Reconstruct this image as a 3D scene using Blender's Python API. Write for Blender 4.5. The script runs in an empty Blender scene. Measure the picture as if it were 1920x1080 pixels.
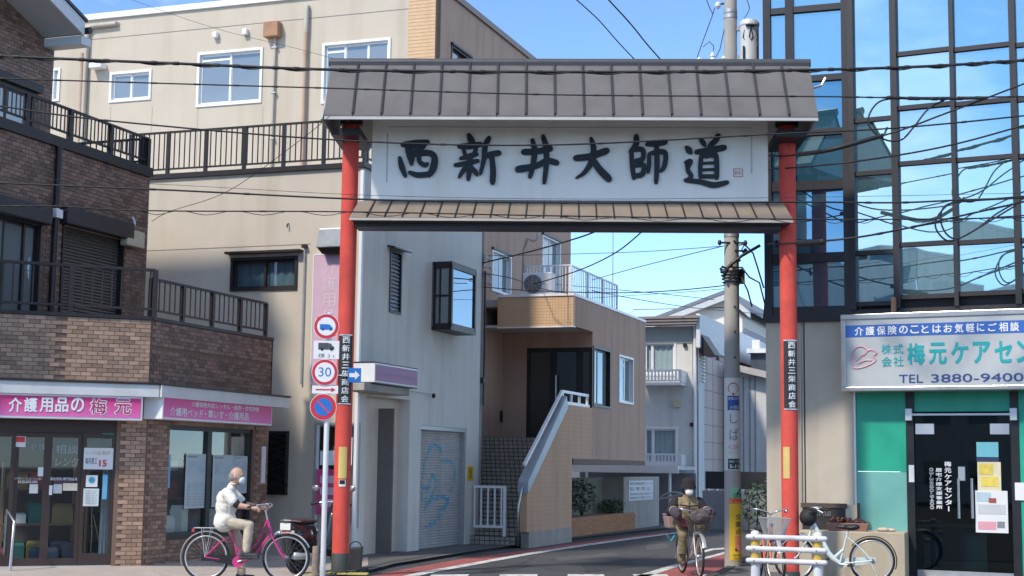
import bpy, bmesh, math, random
from mathutils import Vector, Matrix
random.seed(7)
SC = bpy.context.scene
COL = SC.collection
R = math.radians

# ------------------------------------------------------------------ camera
FPX, PITCH, ROLL, EYE = 2811.0, math.atan(335 / 2811.0), 0.013, 1.65
_fw = Vector((0, math.cos(PITCH), math.sin(PITCH)))
_up0 = Vector((0, -math.sin(PITCH), math.cos(PITCH)))
_rt = Vector((1, 0, 0)) * math.cos(ROLL) + _up0 * math.sin(ROLL)
_up = -Vector((1, 0, 0)) * math.sin(ROLL) + _up0 * math.cos(ROLL)
CAMPOS = Vector((0, 0, EYE))
cd = bpy.data.cameras.new('camera')
cd.sensor_width = 36.0
cd.lens = FPX / 1920 * 36
cd.clip_start, cd.clip_end = 0.1, 5000
cam = bpy.data.objects.new('camera', cd)
cam.matrix_world = Matrix(((_rt.x, _up.x, -_fw.x, 0), (_rt.y, _up.y, -_fw.y, 0), (_rt.z, _up.z, -_fw.z, EYE), (0, 0, 0, 1)))
COL.objects.link(cam)
SC.camera = cam

# ------------------------------------------------------------------ sky, sun, exposure
SUN_AZ = Vector((-0.69, -0.72)).normalized()      # horizontal direction towards the sun
SUN_EL = R(46)
world = bpy.data.worlds.new('World')
SC.world = world
world.use_nodes = True
nt = world.node_tree
nt.nodes.clear()
N = nt.nodes.new
out = N('ShaderNodeOutputWorld'); bg = N('ShaderNodeBackground'); sky = N('ShaderNodeTexSky')
sky.sky_type = 'NISHITA'; sky.sun_disc = False
sky.sun_elevation = SUN_EL
sky.sun_rotation = math.atan2(SUN_AZ.x, SUN_AZ.y)
sky.altitude = 30; sky.air_density = 0.55; sky.dust_density = 0.0; sky.ozone_density = 4.0
tc = N('ShaderNodeTexCoord'); mp = N('ShaderNodeMapping')
mp.inputs['Scale'].default_value = (1, 1, 2.6)
mp.inputs['Location'].default_value = (19.55, 23.66, 2.82)
nz = N('ShaderNodeTexNoise'); nz.inputs['Scale'].default_value = 2.1; nz.inputs['Detail'].default_value = 9
nz.inputs['Roughness'].default_value = 0.58
rmp = N('ShaderNodeValToRGB')
rmp.color_ramp.elements[0].position = 0.48; rmp.color_ramp.elements[0].color = (0, 0, 0, 1)
rmp.color_ramp.elements[1].position = 0.72; rmp.color_ramp.elements[1].color = (0.8, 0.8, 0.8, 1)
mix = N('ShaderNodeMixRGB'); mix.inputs['Color2'].default_value = (7.5, 7.6, 7.6, 1)
L = nt.links.new
L(tc.outputs['Generated'], mp.inputs['Vector']); L(mp.outputs['Vector'], nz.inputs['Vector'])
L(nz.outputs['Fac'], rmp.inputs['Fac']); L(rmp.outputs['Color'], mix.inputs['Fac'])
hs_n = N('ShaderNodeHueSaturation'); hs_n.inputs['Saturation'].default_value = 1.0; hs_n.inputs['Hue'].default_value = 0.494
L(sky.outputs['Color'], hs_n.inputs['Color']); L(hs_n.outputs['Color'], mix.inputs['Color1']); L(mix.outputs['Color'], bg.inputs['Color'])
bg.inputs['Strength'].default_value = 0.15
L(bg.outputs['Background'], out.inputs['Surface'])
sd = bpy.data.lights.new('sun', 'SUN')
sd.energy = 2.0; sd.angle = R(4.0); sd.color = (1.0, 0.90, 0.76)
sun = bpy.data.objects.new('sun', sd)
sv = Vector((SUN_AZ.x * math.cos(SUN_EL), SUN_AZ.y * math.cos(SUN_EL), math.sin(SUN_EL)))
sun.rotation_euler = (-sv).to_track_quat('-Z', 'Y').to_euler()
sun.location = sv * 60
COL.objects.link(sun)
SC.view_settings.view_transform = 'Standard'
SC.view_settings.look = 'None'
SC.view_settings.exposure = 1.05
SC.view_settings.gamma = 1.0
SC.view_settings.use_curve_mapping = False
SC.render.engine = 'CYCLES'
SC.cycles.max_bounces = 8
SC.cycles.transparent_max_bounces = 16
SC.cycles.use_denoising = True

# ------------------------------------------------------------------ measuring helpers (photo pixel -> place)
def ray(px, py):
    return (_fw * FPX + _rt * (px - 960) + _up * (540 - py)).normalized()

def G(px, py, z=0.0):                       # where a pixel meets the level z
    d = ray(px, py)
    return CAMPOS + d * ((z - EYE) / d.z)

def DY(px, py, Y):                          # where a pixel meets the distance Y
    d = ray(px, py)
    return CAMPOS + d * (Y / d.y)

class Frame:
    """upright local axes: x along a wall to the right, y into it, z up"""
    def __init__(s, o, ang):
        s.o = Vector((o[0], o[1], 0)); s.ang = ang
        s.m = Matrix.Translation(s.o) @ Matrix.Rotation(ang, 4, 'Z')
        s.inv = s.m.inverted()
    def hit(s, px, py, x=None, y=None, z=None):
        o = s.inv @ CAMPOS; d = (s.inv.to_3x3() @ ray(px, py))
        i, v = (0, x) if x is not None else (1, y) if y is not None else (2, z)
        return o + d * ((v - o[i]) / d[i])
    def loc(s, p):
        return s.inv @ Vector(p)
    def w(s, x, y, z=0):
        return s.m @ Vector((x, y, z))
    def rect(s, x0, y0, x1, y1, y=0.0):     # pixel box on plane y -> (xa, xb, za, zb)
        a = s.hit(x0, (y0 + y1) / 2, y=y); b = s.hit(x1, (y0 + y1) / 2, y=y)
        xm = (x0 + x1) / 2
        t = s.hit(xm, y0, y=y); u = s.hit(xm, y1, y=y)
        return a.x, b.x, u.z, t.z
    def srect(s, x0, y0, x1, y1, x=0.0):    # pixel box on plane x -> (ya, yb, za, zb)
        a = s.hit(x0, (y0 + y1) / 2, x=x); b = s.hit(x1, (y0 + y1) / 2, x=x)
        xm = (x0 + x1) / 2
        t = s.hit(xm, y0, x=x); u = s.hit(xm, y1, x=x)
        return a.y, b.y, u.z, t.z
    def sub(s, x, y, dang=0.0):
        return Frame(s.w(x, y), s.ang + dang)

# ------------------------------------------------------------------ materials
MATS = {}
def mat(name, col, rough=0.6, metal=0.0, var=0.08, scale=5.0, bump=0.0, bscale=60.0, streak=0.0, spec=0.5, rnd=0.0, emit=0.0, coat=0.0, sub=0.0):
    if name in MATS: return MATS[name]
    m = bpy.data.materials.new(name); m.use_nodes = True
    t = m.node_tree; n = t.nodes; l = t.links.new
    b = n['Principled BSDF']
    b.inputs['Roughness'].default_value = rough
    b.inputs['Metallic'].default_value = metal
    b.inputs['Specular IOR Level'].default_value = spec
    if coat: b.inputs['Coat Weight'].default_value = coat; b.inputs['Coat Roughness'].default_value = 0.08
    c = (col[0], col[1], col[2], 1)
    b.inputs['Base Color'].default_value = c
    tcn = n.new('ShaderNodeTexCoord')
    last = None
    if var > 0:
        ns = n.new('ShaderNodeTexNoise'); ns.inputs['Scale'].default_value = scale; ns.inputs['Detail'].default_value = 6
        l(tcn.outputs['Object'], ns.inputs['Vector'])
        mx = n.new('ShaderNodeMixRGB')
        mx.inputs['Color1'].default_value = tuple(max(0, x * (1 - 2 * var)) for x in col) + (1,)
        mx.inputs['Color2'].default_value = tuple(min(1, x * (1 + 2 * var)) for x in col) + (1,)
        l(ns.outputs['Fac'], mx.inputs['Fac']); last = mx.outputs['Color']
        mr = n.new('ShaderNodeMapRange'); mr.inputs['To Min'].default_value = max(0.02, rough - 0.08); mr.inputs['To Max'].default_value = min(1, rough + 0.08)
        l(ns.outputs['Fac'], mr.inputs['Value']); l(mr.outputs['Result'], b.inputs['Roughness'])
    if rnd > 0:                              # each piece its own tone
        oi = n.new('ShaderNodeObjectInfo'); ge = n.new('ShaderNodeNewGeometry')
        ad = n.new('ShaderNodeMath'); ad.operation = 'ADD'; l(oi.outputs['Random'], ad.inputs[0]); l(ge.outputs['Random Per Island'], ad.inputs[1])
        fr = n.new('ShaderNodeMath'); fr.operation = 'FRACT'; l(ad.outputs[0], fr.inputs[0])
        m2 = n.new('ShaderNodeMapRange'); m2.inputs['To Min'].default_value = 1 - rnd; m2.inputs['To Max'].default_value = 1 + rnd
        l(fr.outputs[0], m2.inputs['Value'])
        mu = n.new('ShaderNodeMixRGB'); mu.blend_type = 'MULTIPLY'; mu.inputs['Fac'].default_value = 1
        if last: l(last, mu.inputs['Color1'])
        else: mu.inputs['Color1'].default_value = c
        l(m2.outputs['Result'], mu.inputs['Color2']); last = mu.outputs['Color']
    if streak > 0:                           # rain streaks and grime
        mpn = n.new('ShaderNodeMapping'); mpn.inputs['Scale'].default_value = (3.0, 3.0, 0.25)
        l(tcn.outputs['Object'], mpn.inputs['Vector'])
        n2 = n.new('ShaderNodeTexNoise'); n2.inputs['Scale'].default_value = 1.0; n2.inputs['Detail'].default_value = 5; n2.inputs['Roughness'].default_value = 0.5
        l(mpn.outputs['Vector'], n2.inputs['Vector'])
        rp = n.new('ShaderNodeValToRGB'); rp.color_ramp.elements[0].position = 0.47; rp.color_ramp.elements[1].position = 0.74
        rp.color_ramp.elements[0].color = (1, 1, 1, 1); g = 1 - streak; rp.color_ramp.elements[1].color = (g, g * 0.98, g * 0.94, 1)
        l(n2.outputs['Fac'], rp.inputs['Fac'])
        mu = n.new('ShaderNodeMixRGB'); mu.blend_type = 'MULTIPLY'; mu.inputs['Fac'].default_value = 1
        if last: l(last, mu.inputs['Color1'])
        else: mu.inputs['Color1'].default_value = c
        l(rp.outputs['Color'], mu.inputs['Color2']); last = mu.outputs['Color']
    if last: l(last, b.inputs['Base Color'])
    if bump > 0:
        n3 = n.new('ShaderNodeTexNoise'); n3.inputs['Scale'].default_value = bscale; n3.inputs['Detail'].default_value = 5
        l(tcn.outputs['Object'], n3.inputs['Vector'])
        bp = n.new('ShaderNodeBump'); bp.inputs['Strength'].default_value = bump; bp.inputs['Distance'].default_value = 0.02
        l(n3.outputs['Fac'], bp.inputs['Height']); l(bp.outputs['Normal'], b.inputs['Normal'])
    if emit > 0:
        b.inputs['Emission Color'].default_value = c; b.inputs['Emission Strength'].default_value = emit
    MATS[name] = m
    return m

def coated_glass(name, dark, tint, fac, rough=0.015, wav=0.12, wscale=1.2):   # reflective pane with a dark room behind it
    if name in MATS: return MATS[name]
    m = bpy.data.materials.new(name); m.use_nodes = True
    t = m.node_tree; n = t.nodes; l = t.links.new
    n.remove(n['Principled BSDF'])
    d = n.new('ShaderNodeBsdfDiffuse'); d.inputs['Color'].default_value = dark + (1,)
    g = n.new('ShaderNodeBsdfGlossy'); g.inputs['Color'].default_value = tint + (1,); g.inputs['Roughness'].default_value = rough
    lw = n.new('ShaderNodeLayerWeight'); lw.inputs['Blend'].default_value = 0.25
    ma = n.new('ShaderNodeMath'); ma.operation = 'MULTIPLY_ADD'; ma.inputs[1].default_value = 1 - fac; ma.inputs[2].default_value = fac; ma.use_clamp = True
    l(lw.outputs['Fresnel'], ma.inputs[0])
    x = n.new('ShaderNodeMixShader'); l(ma.outputs[0], x.inputs[0]); l(d.outputs[0], x.inputs[1]); l(g.outputs[0], x.inputs[2])
    tcn = n.new('ShaderNodeTexCoord'); ns = n.new('ShaderNodeTexNoise'); ns.inputs['Scale'].default_value = wscale; ns.inputs['Detail'].default_value = 1
    l(tcn.outputs['Object'], ns.inputs['Vector'])
    bp = n.new('ShaderNodeBump'); bp.inputs['Strength'].default_value = wav; bp.inputs['Distance'].default_value = 0.02
    l(ns.outputs['Fac'], bp.inputs['Height']); l(bp.outputs['Normal'], g.inputs['Normal'])
    l(x.outputs[0], n['Material Output'].inputs[0])
    MATS[name] = m
    return m

def clear_glass(name, tint=(0.85, 0.9, 0.9), blend=0.28):                     # see-through pane
    if name in MATS: return MATS[name]
    m = bpy.data.materials.new(name); m.use_nodes = True
    t = m.node_tree; n = t.nodes; l = t.links.new
    n.remove(n['Principled BSDF'])
    d = n.new('ShaderNodeBsdfTransparent'); d.inputs['Color'].default_value = tint + (1,)
    g = n.new('ShaderNodeBsdfGlossy'); g.inputs['Roughness'].default_value = 0.02; g.inputs['Color'].default_value = (0.9, 0.95, 1, 1)
    lw = n.new('ShaderNodeLayerWeight'); lw.inputs['Blend'].default_value = 0.5
    pw = n.new('ShaderNodeMath'); pw.operation = 'POWER'; l(lw.outputs['Facing'], pw.inputs[0]); pw.inputs[1].default_value = 4.0
    ma = n.new('ShaderNodeMath'); ma.operation = 'MULTIPLY_ADD'; ma.use_clamp = True; l(pw.outputs[0], ma.inputs[0]); ma.inputs[1].default_value = 0.8; ma.inputs[2].default_value = blend * 0.12
    x = n.new('ShaderNodeMixShader'); l(ma.outputs[0], x.inputs[0]); l(d.outputs[0], x.inputs[1]); l(g.outputs[0], x.inputs[2])
    l(x.outputs[0], n['Material Output'].inputs[0])
    MATS[name] = m
    return m

# ------------------------------------------------------------------ object helpers
def link(o, parent=None, frame=None, pframe=None):
    COL.objects.link(o)
    if parent is not None:
        o.parent = parent
    return o

def tag(o, label, cat, group=None):
    o['label'] = label; o['category'] = cat
    if group: o['group'] = group
    return o

def empty(name, frame_or_loc, label=None, cat=None, group=None, ang=0.0, z=0.0):
    o = bpy.data.objects.new(name, None); o.empty_display_size = 0.2
    if isinstance(frame_or_loc, Frame):
        o.location = (frame_or_loc.o.x, frame_or_loc.o.y, z); o.rotation_euler = (0, 0, frame_or_loc.ang)
    else:
        o.location = frame_or_loc; o.rotation_euler = (0, 0, ang)
    COL.objects.link(o)
    if label: tag(o, label, cat, group)
    return o

def sub(v, t): return tuple(a - b for a, b in zip(v, t))

class MB:
    def __init__(s): s.v = []; s.f = []
    def add(s, vs, fs):
        n = len(s.v); s.v += [tuple(p) for p in vs]; s.f += [tuple(i + n for i in f) for f in fs]; return s
    def box(s, x0, x1, y0, y1, z0, z1):
        return s.add([(x0, y0, z0), (x1, y0, z0), (x1, y1, z0), (x0, y1, z0), (x0, y0, z1), (x1, y0, z1), (x1, y1, z1), (x0, y1, z1)],
                     [(0, 3, 2, 1), (4, 5, 6, 7), (0, 1, 5, 4), (1, 2, 6, 5), (2, 3, 7, 6), (3, 0, 4, 7)])
    def hexa(s, p):                          # 4 bottom (ccw from above) + 4 top points
        return s.add(p, [(0, 3, 2, 1), (4, 5, 6, 7), (0, 1, 5, 4), (1, 2, 6, 5), (2, 3, 7, 6), (3, 0, 4, 7)])
    def prism(s, poly, f0, f1):              # poly: list of 2d; f0/f1 map 2d -> 3d (two caps)
        n = len(poly); vs = [f0(p) for p in poly] + [f1(p) for p in poly]
        fs = [tuple(range(n))[::-1], tuple(range(n, 2 * n))] + [(i, (i + 1) % n, (i + 1) % n + n, i + n) for i in range(n)]
        return s.add(vs, fs)
    def pxz(s, poly, y0, y1): return s.prism(poly, lambda p: (p[0], y0, p[1]), lambda p: (p[0], y1, p[1]))
    def pyz(s, poly, x0, x1): return s.prism(poly, lambda p: (x0, p[0], p[1]), lambda p: (x1, p[0], p[1]))
    def pxy(s, poly, z0, z1): return s.prism(poly, lambda p: (p[0], p[1], z0), lambda p: (p[0], p[1], z1))
    def tube(s, pts, r, n=8, closed=False, cap=True):
        P = [Vector(p) for p in pts]; k = len(P)
        rs = r if isinstance(r, (list, tuple)) else [r] * k
        T = []
        for i in range(k):
            a = P[i - 1] if (i > 0 or closed) else P[i]; b = P[(i + 1) % k] if (i < k - 1 or closed) else P[i]
            T.append((b - a).normalized())
        u = T[0].orthogonal().normalized(); vs = []
        for i in range(k):
            u = (u - T[i] * u.dot(T[i])).normalized(); w = T[i].cross(u)
            for j in range(n):
                a = 2 * math.pi * j / n
                vs.append(P[i] + (u * math.cos(a) + w * math.sin(a)) * rs[i])
        fs = []
        for i in range(k if closed else k - 1):
            i2 = (i + 1) % k
            for j in range(n):
                j2 = (j + 1) % n; fs.append((i * n + j, i * n + j2, i2 * n + j2, i2 * n + j))
        if cap and not closed:
            fs.append(tuple(range(n))[::-1]); fs.append(tuple((k - 1) * n + j for j in range(n)))
        return s.add(vs, fs)
    def bar(s, a, b, w, h=None):             # square bar a -> b
        h = h or w
        a = Vector(a); b = Vector(b); t = (b - a).normalized()
        up = Vector((0, 0, 1)) if abs(t.z) < 0.9 else Vector((0, 1, 0))
        u = t.cross(up).normalized() * (w / 2); v = u.cross(t).normalized() * (h / 2)
        return s.hexa([a - u - v, a + u - v, b + u - v, b - u - v, a - u + v, a + u + v, b + u + v, b - u + v])
    def cyl(s, c, r, z0, z1, n=20, r2=None):
        return s.tube([(c[0], c[1], z0), (c[0], c[1], z1)], [r, r if r2 is None else r2], n)
    def lathe(s, prof, n=24, c=(0, 0, 0)):   # (r, z) profile about z
        vs = []; fs = []; k = len(prof)
        for r, z in prof:
            for j in range(n):
                a = 2 * math.pi * j / n; vs.append((c[0] + r * math.cos(a), c[1] + r * math.sin(a), c[2] + z))
        for i in range(k - 1):
            for j in range(n):
                j2 = (j + 1) % n; fs.append((i * n + j, i * n + j2, (i + 1) * n + j2, (i + 1) * n + j))
        fs.append(tuple(range(n))[::-1]); fs.append(tuple((k - 1) * n + j for j in range(n)))
        return s.add(vs, fs)
    def ell(s, c, r, n=14, m=9, rot=None):
        vs = []; fs = []
        for i in range(m + 1):
            th = math.pi * i / m
            for j in range(n):
                a = 2 * math.pi * j / n
                p = Vector((r[0] * math.sin(th) * math.cos(a), r[1] * math.sin(th) * math.sin(a), r[2] * math.cos(th)))
                if rot: p = rot @ p
                vs.append(p + Vector(c))
        for i in range(m):
            for j in range(n):
                j2 = (j + 1) % n; fs.append((i * n + j, (i + 1) * n + j, (i + 1) * n + j2, i * n + j2))
        return s.add(vs, fs)
    def cap(s, a, b, ra, rb, n=12):          # tapered capsule
        a = Vector(a); b = Vector(b); t = (b - a).normalized(); pts = []; rs = []
        for k in range(5):
            th = math.pi / 2 * (1 - k / 4); pts.append(a - t * ra * math.sin(th)); rs.append(max(0.0005, ra * math.cos(th)))
        for k in range(5):
            th = math.pi / 2 * (k / 4); pts.append(b + t * rb * math.sin(th)); rs.append(max(0.0005, rb * math.cos(th)))
        return s.tube(pts, rs, n)
    def mesh(s, name, m, smooth=False, xf=None):
        me = bpy.data.meshes.new(name)
        vs = [xf @ Vector(p) for p in s.v] if xf else s.v
        me.from_pydata([tuple(p) for p in vs], [], s.f)
        bm = bmesh.new(); bm.from_mesh(me); bmesh.ops.recalc_face_normals(bm, faces=bm.faces); bm.to_mesh(me); bm.free()
        if smooth is True:
            me.polygons.foreach_set('use_smooth', [True] * len(me.polygons))
        elif smooth:
            me.polygons.foreach_set('use_smooth', [True] * len(me.polygons)); me.set_sharp_from_angle(angle=R(smooth))
        for q in (m if isinstance(m, (list, tuple)) else [m]): me.materials.append(q)
        me.update()
        return me
    def build(s, name, m, parent=None, smooth=False, bevel=0.0, xf=None, loc=None, label=None):
        o = bpy.data.objects.new(name, s.mesh(name, m, smooth, xf))
        COL.objects.link(o)
        if parent is not None: o.parent = parent
        if loc is not None: o.location = loc
        if bevel:
            b = o.modifiers.new('bevel', 'BEVEL'); b.width = bevel; b.segments = 2; b.limit_method = 'ANGLE'
        if label: o['label'] = label
        return o

def bx(name, m, parent, x0, x1, y0, y1, z0, z1, bevel=0.0, xf=None):
    return MB().box(min(x0, x1), max(x0, x1), min(y0, y1), max(y0, y1), min(z0, z1), max(z0, z1)).build(name, m, parent, bevel=bevel, xf=xf)

def inst(name, me, parent, loc, rot=None, scale=None):
    o = bpy.data.objects.new(name, me); COL.objects.link(o); o.parent = parent; o.location = loc
    if rot: o.rotation_euler = rot
    if scale: o.scale = scale
    return o

def struct(o): o['kind'] = 'structure'; return o

def wall_holes(u0, u1, z0, z1, holes, depth, to3):
    """front faces of a wall with real openings and their reveals; to3(u, d, z)"""
    mb = MB()
    us = sorted(set([u0, u1] + [max(u0, min(u1, h[i])) for h in holes for i in (0, 1)]))
    zs = sorted(set([z0, z1] + [max(z0, min(z1, h[i])) for h in holes for i in (2, 3)]))
    for i in range(len(us) - 1):
        for j in range(len(zs) - 1):
            cu = (us[i] + us[i + 1]) / 2; cz = (zs[j] + zs[j + 1]) / 2
            if any(h[0] < cu < h[1] and h[2] < cz < h[3] for h in holes): continue
            mb.add([to3(us[i], 0, zs[j]), to3(us[i + 1], 0, zs[j]), to3(us[i + 1], 0, zs[j + 1]), to3(us[i], 0, zs[j + 1])], [(0, 1, 2, 3)])
    for h in holes:
        a, b, c, d = h[:4]
        for p, q in (((a, c), (a, d)), ((a, d), (b, d)), ((b, d), (b, c)), ((b, c), (a, c))):
            mb.add([to3(p[0], 0, p[1]), to3(q[0], 0, q[1]), to3(q[0], depth, q[1]), to3(p[0], depth, p[1])], [(0, 1, 2, 3)])
    return mb

def evaluated_mesh(o):
    """mesh of an object with its modifiers or glyphs, worked out on an otherwise empty scene"""
    ts = bpy.data.scenes.new('workbench'); ts.collection.objects.link(o)
    ts.view_layers[0].update(); dg = ts.view_layers[0].depsgraph
    me = bpy.data.meshes.new_from_object(o.evaluated_get(dg))
    ts.collection.objects.unlink(o); bpy.data.scenes.remove(ts)
    return me

_tc = {}
def text_mesh(body, bold=0.0, cuts=0):
    key = (body, bold, cuts)
    if key in _tc: return _tc[key]
    cu = bpy.data.curves.new('lettering', 'FONT'); cu.body = body; cu.resolution_u = 3
    o = bpy.data.objects.new('lettering', cu); me = evaluated_mesh(o)
    if cuts:                                 # finer mesh so that the print can bend round a post
        bm = bmesh.new(); bm.from_mesh(me); xs = [v.co.x for v in bm.verts]; lo, hi = min(xs), max(xs)
        for k in range(1, cuts):
            bmesh.ops.bisect_plane(bm, geom=bm.verts[:] + bm.edges[:] + bm.faces[:], plane_co=(lo + (hi - lo) * k / cuts, 0, 0), plane_no=(1, 0, 0))
        bm.to_mesh(me); bm.free()
    vs = [tuple(v.co) for v in me.vertices]; fs = [tuple(p.vertices) for p in me.polygons]
    bpy.data.objects.remove(o); bpy.data.curves.remove(cu); bpy.data.meshes.remove(me)
    xs = [v[0] for v in vs]; ys = [v[1] for v in vs]
    a, b, c, d = min(xs), max(xs), min(ys), max(ys)
    if bold:                                 # heavier face: the glyph overprinted a hair to every side
        n = len(vs); V = []; F = []
        for i, (dx, dy) in enumerate(((0, 0), (1, 0), (-1, 0), (0, 1), (0, -1), (.7, .7), (-.7, .7), (.7, -.7), (-.7, -.7))):
            V += [(v[0] + dx * bold, v[1] + dy * bold, i * 0.0002) for v in vs]; F += [tuple(k + i * n for k in f) for f in fs]
        vs, fs = V, F; a -= bold; b += bold; c -= bold; d += bold
    _tc[key] = (vs, fs, a, b, c, d)
    return _tc[key]

def text(body, m, parent, u0, u1, z0, z1, to3, bold=0.0, name='lettering', keep=False, mb=None, cuts=0):
    """flat lettering filling the box u0..u1 x z0..z1 on the surface to3(u, z)"""
    vs, fs, a, b, c, d = text_mesh(body, bold, cuts)
    su = (u1 - u0) / (b - a); sz = (z1 - z0) / (d - c)
    if keep: su = sz = min(su, sz)
    q = MB() if mb is None else mb
    nrm = (Vector(to3(u0, z0)) - Vector(to3(u1, z0))).cross(Vector(to3(u0, z1)) - Vector(to3(u0, z0))).normalized()
    q.add([Vector(to3(u0 + (x - a) * su, z0 + (y - c) * sz)) - nrm * e for x, y, e in vs], fs)
    if mb is None: return q.build(name, m, parent)

def vtext(body, m, parent, uc, w, z_top, z_bot, to3, bold=0.0, cuts=0):
    n = len(body); h = (z_top - z_bot) / n
    for i, ch in enumerate(body):
        if ch == 'ー':                        # the long-vowel bar stands upright in vertical writing
            text('|', m, parent, uc - w * 0.09, uc + w * 0.09, z_top - (i + 0.9) * h, z_top - (i + 0.1) * h, to3, bold, 'character'); continue
        text(ch, m, parent, uc - w / 2, uc + w / 2, z_top - (i + 0.9) * h, z_top - (i + 0.1) * h, to3, bold, 'character', cuts=cuts)

def bake(o):
    """modifiers -> plain mesh"""
    me = evaluated_mesh(o)
    o.modifiers.clear(); o.data = me
    return o

def fuse(mb, name, m, parent, voxel=0.012, smooth=3, loc=None):
    """melt overlapping volumes into one continuous skin"""
    o = mb.build(name, m, None, smooth=True)
    r = o.modifiers.new('r', 'REMESH'); r.mode = 'VOXEL'; r.voxel_size = voxel; r.use_smooth_shade = True
    if smooth:
        s = o.modifiers.new('s', 'SMOOTH'); s.factor = 0.5; s.iterations = smooth
    bake(o)
    me = o.data
    me.polygons.foreach_set('use_smooth', [True] * len(me.polygons))
    if not me.materials: me.materials.append(m)
    if parent is not None: o.parent = parent
    if loc is not None: o.location = loc
    return o

def arc(c, r, a0, a1, n, f): return [f(c[0] + r * math.cos(a0 + (a1 - a0) * i / n), c[1] + r * math.sin(a0 + (a1 - a0) * i / n)) for i in range(n + 1)]

# ------------------------------------------------------------------ palette
cream = mat('cream_render', (0.53, 0.468, 0.385), 0.85, var=0.05, scale=1.2, bump=0.15, bscale=90, streak=0.11)
creamg = mat('pale_grey_render', (0.72, 0.73, 0.69), 0.85, var=0.05, scale=1.2, bump=0.2, bscale=120, streak=0.13)
brown_st = mat('brown_stucco', (0.50, 0.34, 0.265), 0.9, var=0.06, scale=1.5, bump=0.25, bscale=120, streak=0.18)
orange_tile = mat('ochre_tile', (0.60, 0.40, 0.235), 0.6, var=0.07, scale=8, streak=0.10)
white_trim = mat('white_trim', (0.72, 0.72, 0.70), 0.5, var=0.04, streak=0.12)
alu = mat('aluminium', (0.62, 0.64, 0.66), 0.35, 0.8, var=0.05)
alu_white = mat('white_aluminium', (0.75, 0.76, 0.77), 0.4, 0.1, var=0.04)
dark_bronze = mat('dark_bronze', (0.028, 0.024, 0.024), 0.45, 0.3, var=0.12, scale=9)
black = mat('black_paint', (0.015, 0.015, 0.017), 0.45, var=0.1)
rubber = mat('black_rubber', (0.018, 0.018, 0.019), 0.8, var=0.15, bump=0.2)
steel = mat('steel', (0.55, 0.56, 0.58), 0.3, 0.9, var=0.08, scale=20)
galv = mat('galvanised_steel', (0.45, 0.47, 0.48), 0.5, 0.7, var=0.12, scale=14)
concrete = mat('concrete', (0.40, 0.385, 0.35), 0.9, var=0.10, scale=3, bump=0.35, bscale=70, streak=0.25)
win_glass = coated_glass('window_glass', (0.20, 0.225, 0.235), (0.62, 0.70, 0.74), 0.20)
win_dark = coated_glass('dark_window_glass', (0.012, 0.015, 0.02), (0.6, 0.7, 0.8), 0.12)
shop_glass = clear_glass('shop_glass', (0.90, 0.94, 0.94), 0.22)
paper = mat('white_paper', (0.72, 0.74, 0.76), 0.7, var=0.03)
# ================================================================== ground
PZ = 0.05
asphalt = mat('asphalt', (0.068, 0.070, 0.076), 0.88, var=0.22, scale=0.9, bump=0.6, bscale=180)
paving = mat('pavement_concrete', (0.40, 0.355, 0.32), 0.9, var=0.10, scale=2.5, bump=0.3, bscale=120)
paving_g = mat('pavement_asphalt', (0.12, 0.118, 0.118), 0.9, var=0.16, scale=2.5, bump=0.5, bscale=150)
kerbm = mat('kerb_concrete', (0.085, 0.083, 0.082), 0.95, var=0.2, scale=6, bump=0.5, bscale=60)
def worn_paint(name, col, lo, hi, under=(0.075, 0.077, 0.082, 1), sc=5.5):
    m = mat(name, col, 0.85, var=0.10, scale=7, bump=0.4, bscale=140)
    t = m.node_tree; n = t.nodes; l = t.links.new; b = n['Principled BSDF']; src = b.inputs['Base Color'].links[0].from_socket
    tcx = n.new('ShaderNodeTexCoord'); ns = n.new('ShaderNodeTexNoise'); ns.inputs['Scale'].default_value = sc; ns.inputs['Detail'].default_value = 9; ns.inputs['Roughness'].default_value = 0.72
    rp_ = n.new('ShaderNodeValToRGB'); rp_.color_ramp.elements[0].position = lo; rp_.color_ramp.elements[1].position = hi
    mx = n.new('ShaderNodeMixRGB'); mx.inputs['Color1'].default_value = under
    l(tcx.outputs['Object'], ns.inputs['Vector']); l(ns.outputs['Fac'], rp_.inputs['Fac']); l(rp_.outputs['Color'], mx.inputs['Fac']); l(src, mx.inputs['Color2']); l(mx.outputs['Color'], b.inputs['Base Color'])
    return m
roadwhite = worn_paint('road_paint_white', (0.66, 0.66, 0.64), 0.36, 0.48)
roadred = worn_paint('road_paint_red', (0.40, 0.10, 0.09), 0.30, 0.52)
struct(MB().add([(-400, -300, 0), (400, -300, 0), (400, 700, 0), (-400, 700, 0)], [(0, 1, 2, 3)]).build('road', asphalt))

def ribbon(name, outer, inner, z, m, lift=0.0):
    a = [G(*p) for p in outer]; b = [G(*p) for p in inner]; q = MB(); n = len(a)
    q.add([(p.x, p.y, z) for p in a] + [(p.x, p.y, z) for p in b], [(i, i + 1, n + i + 1, n + i) for i in range(n - 1)])
    return struct(q.build(name, m))

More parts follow.
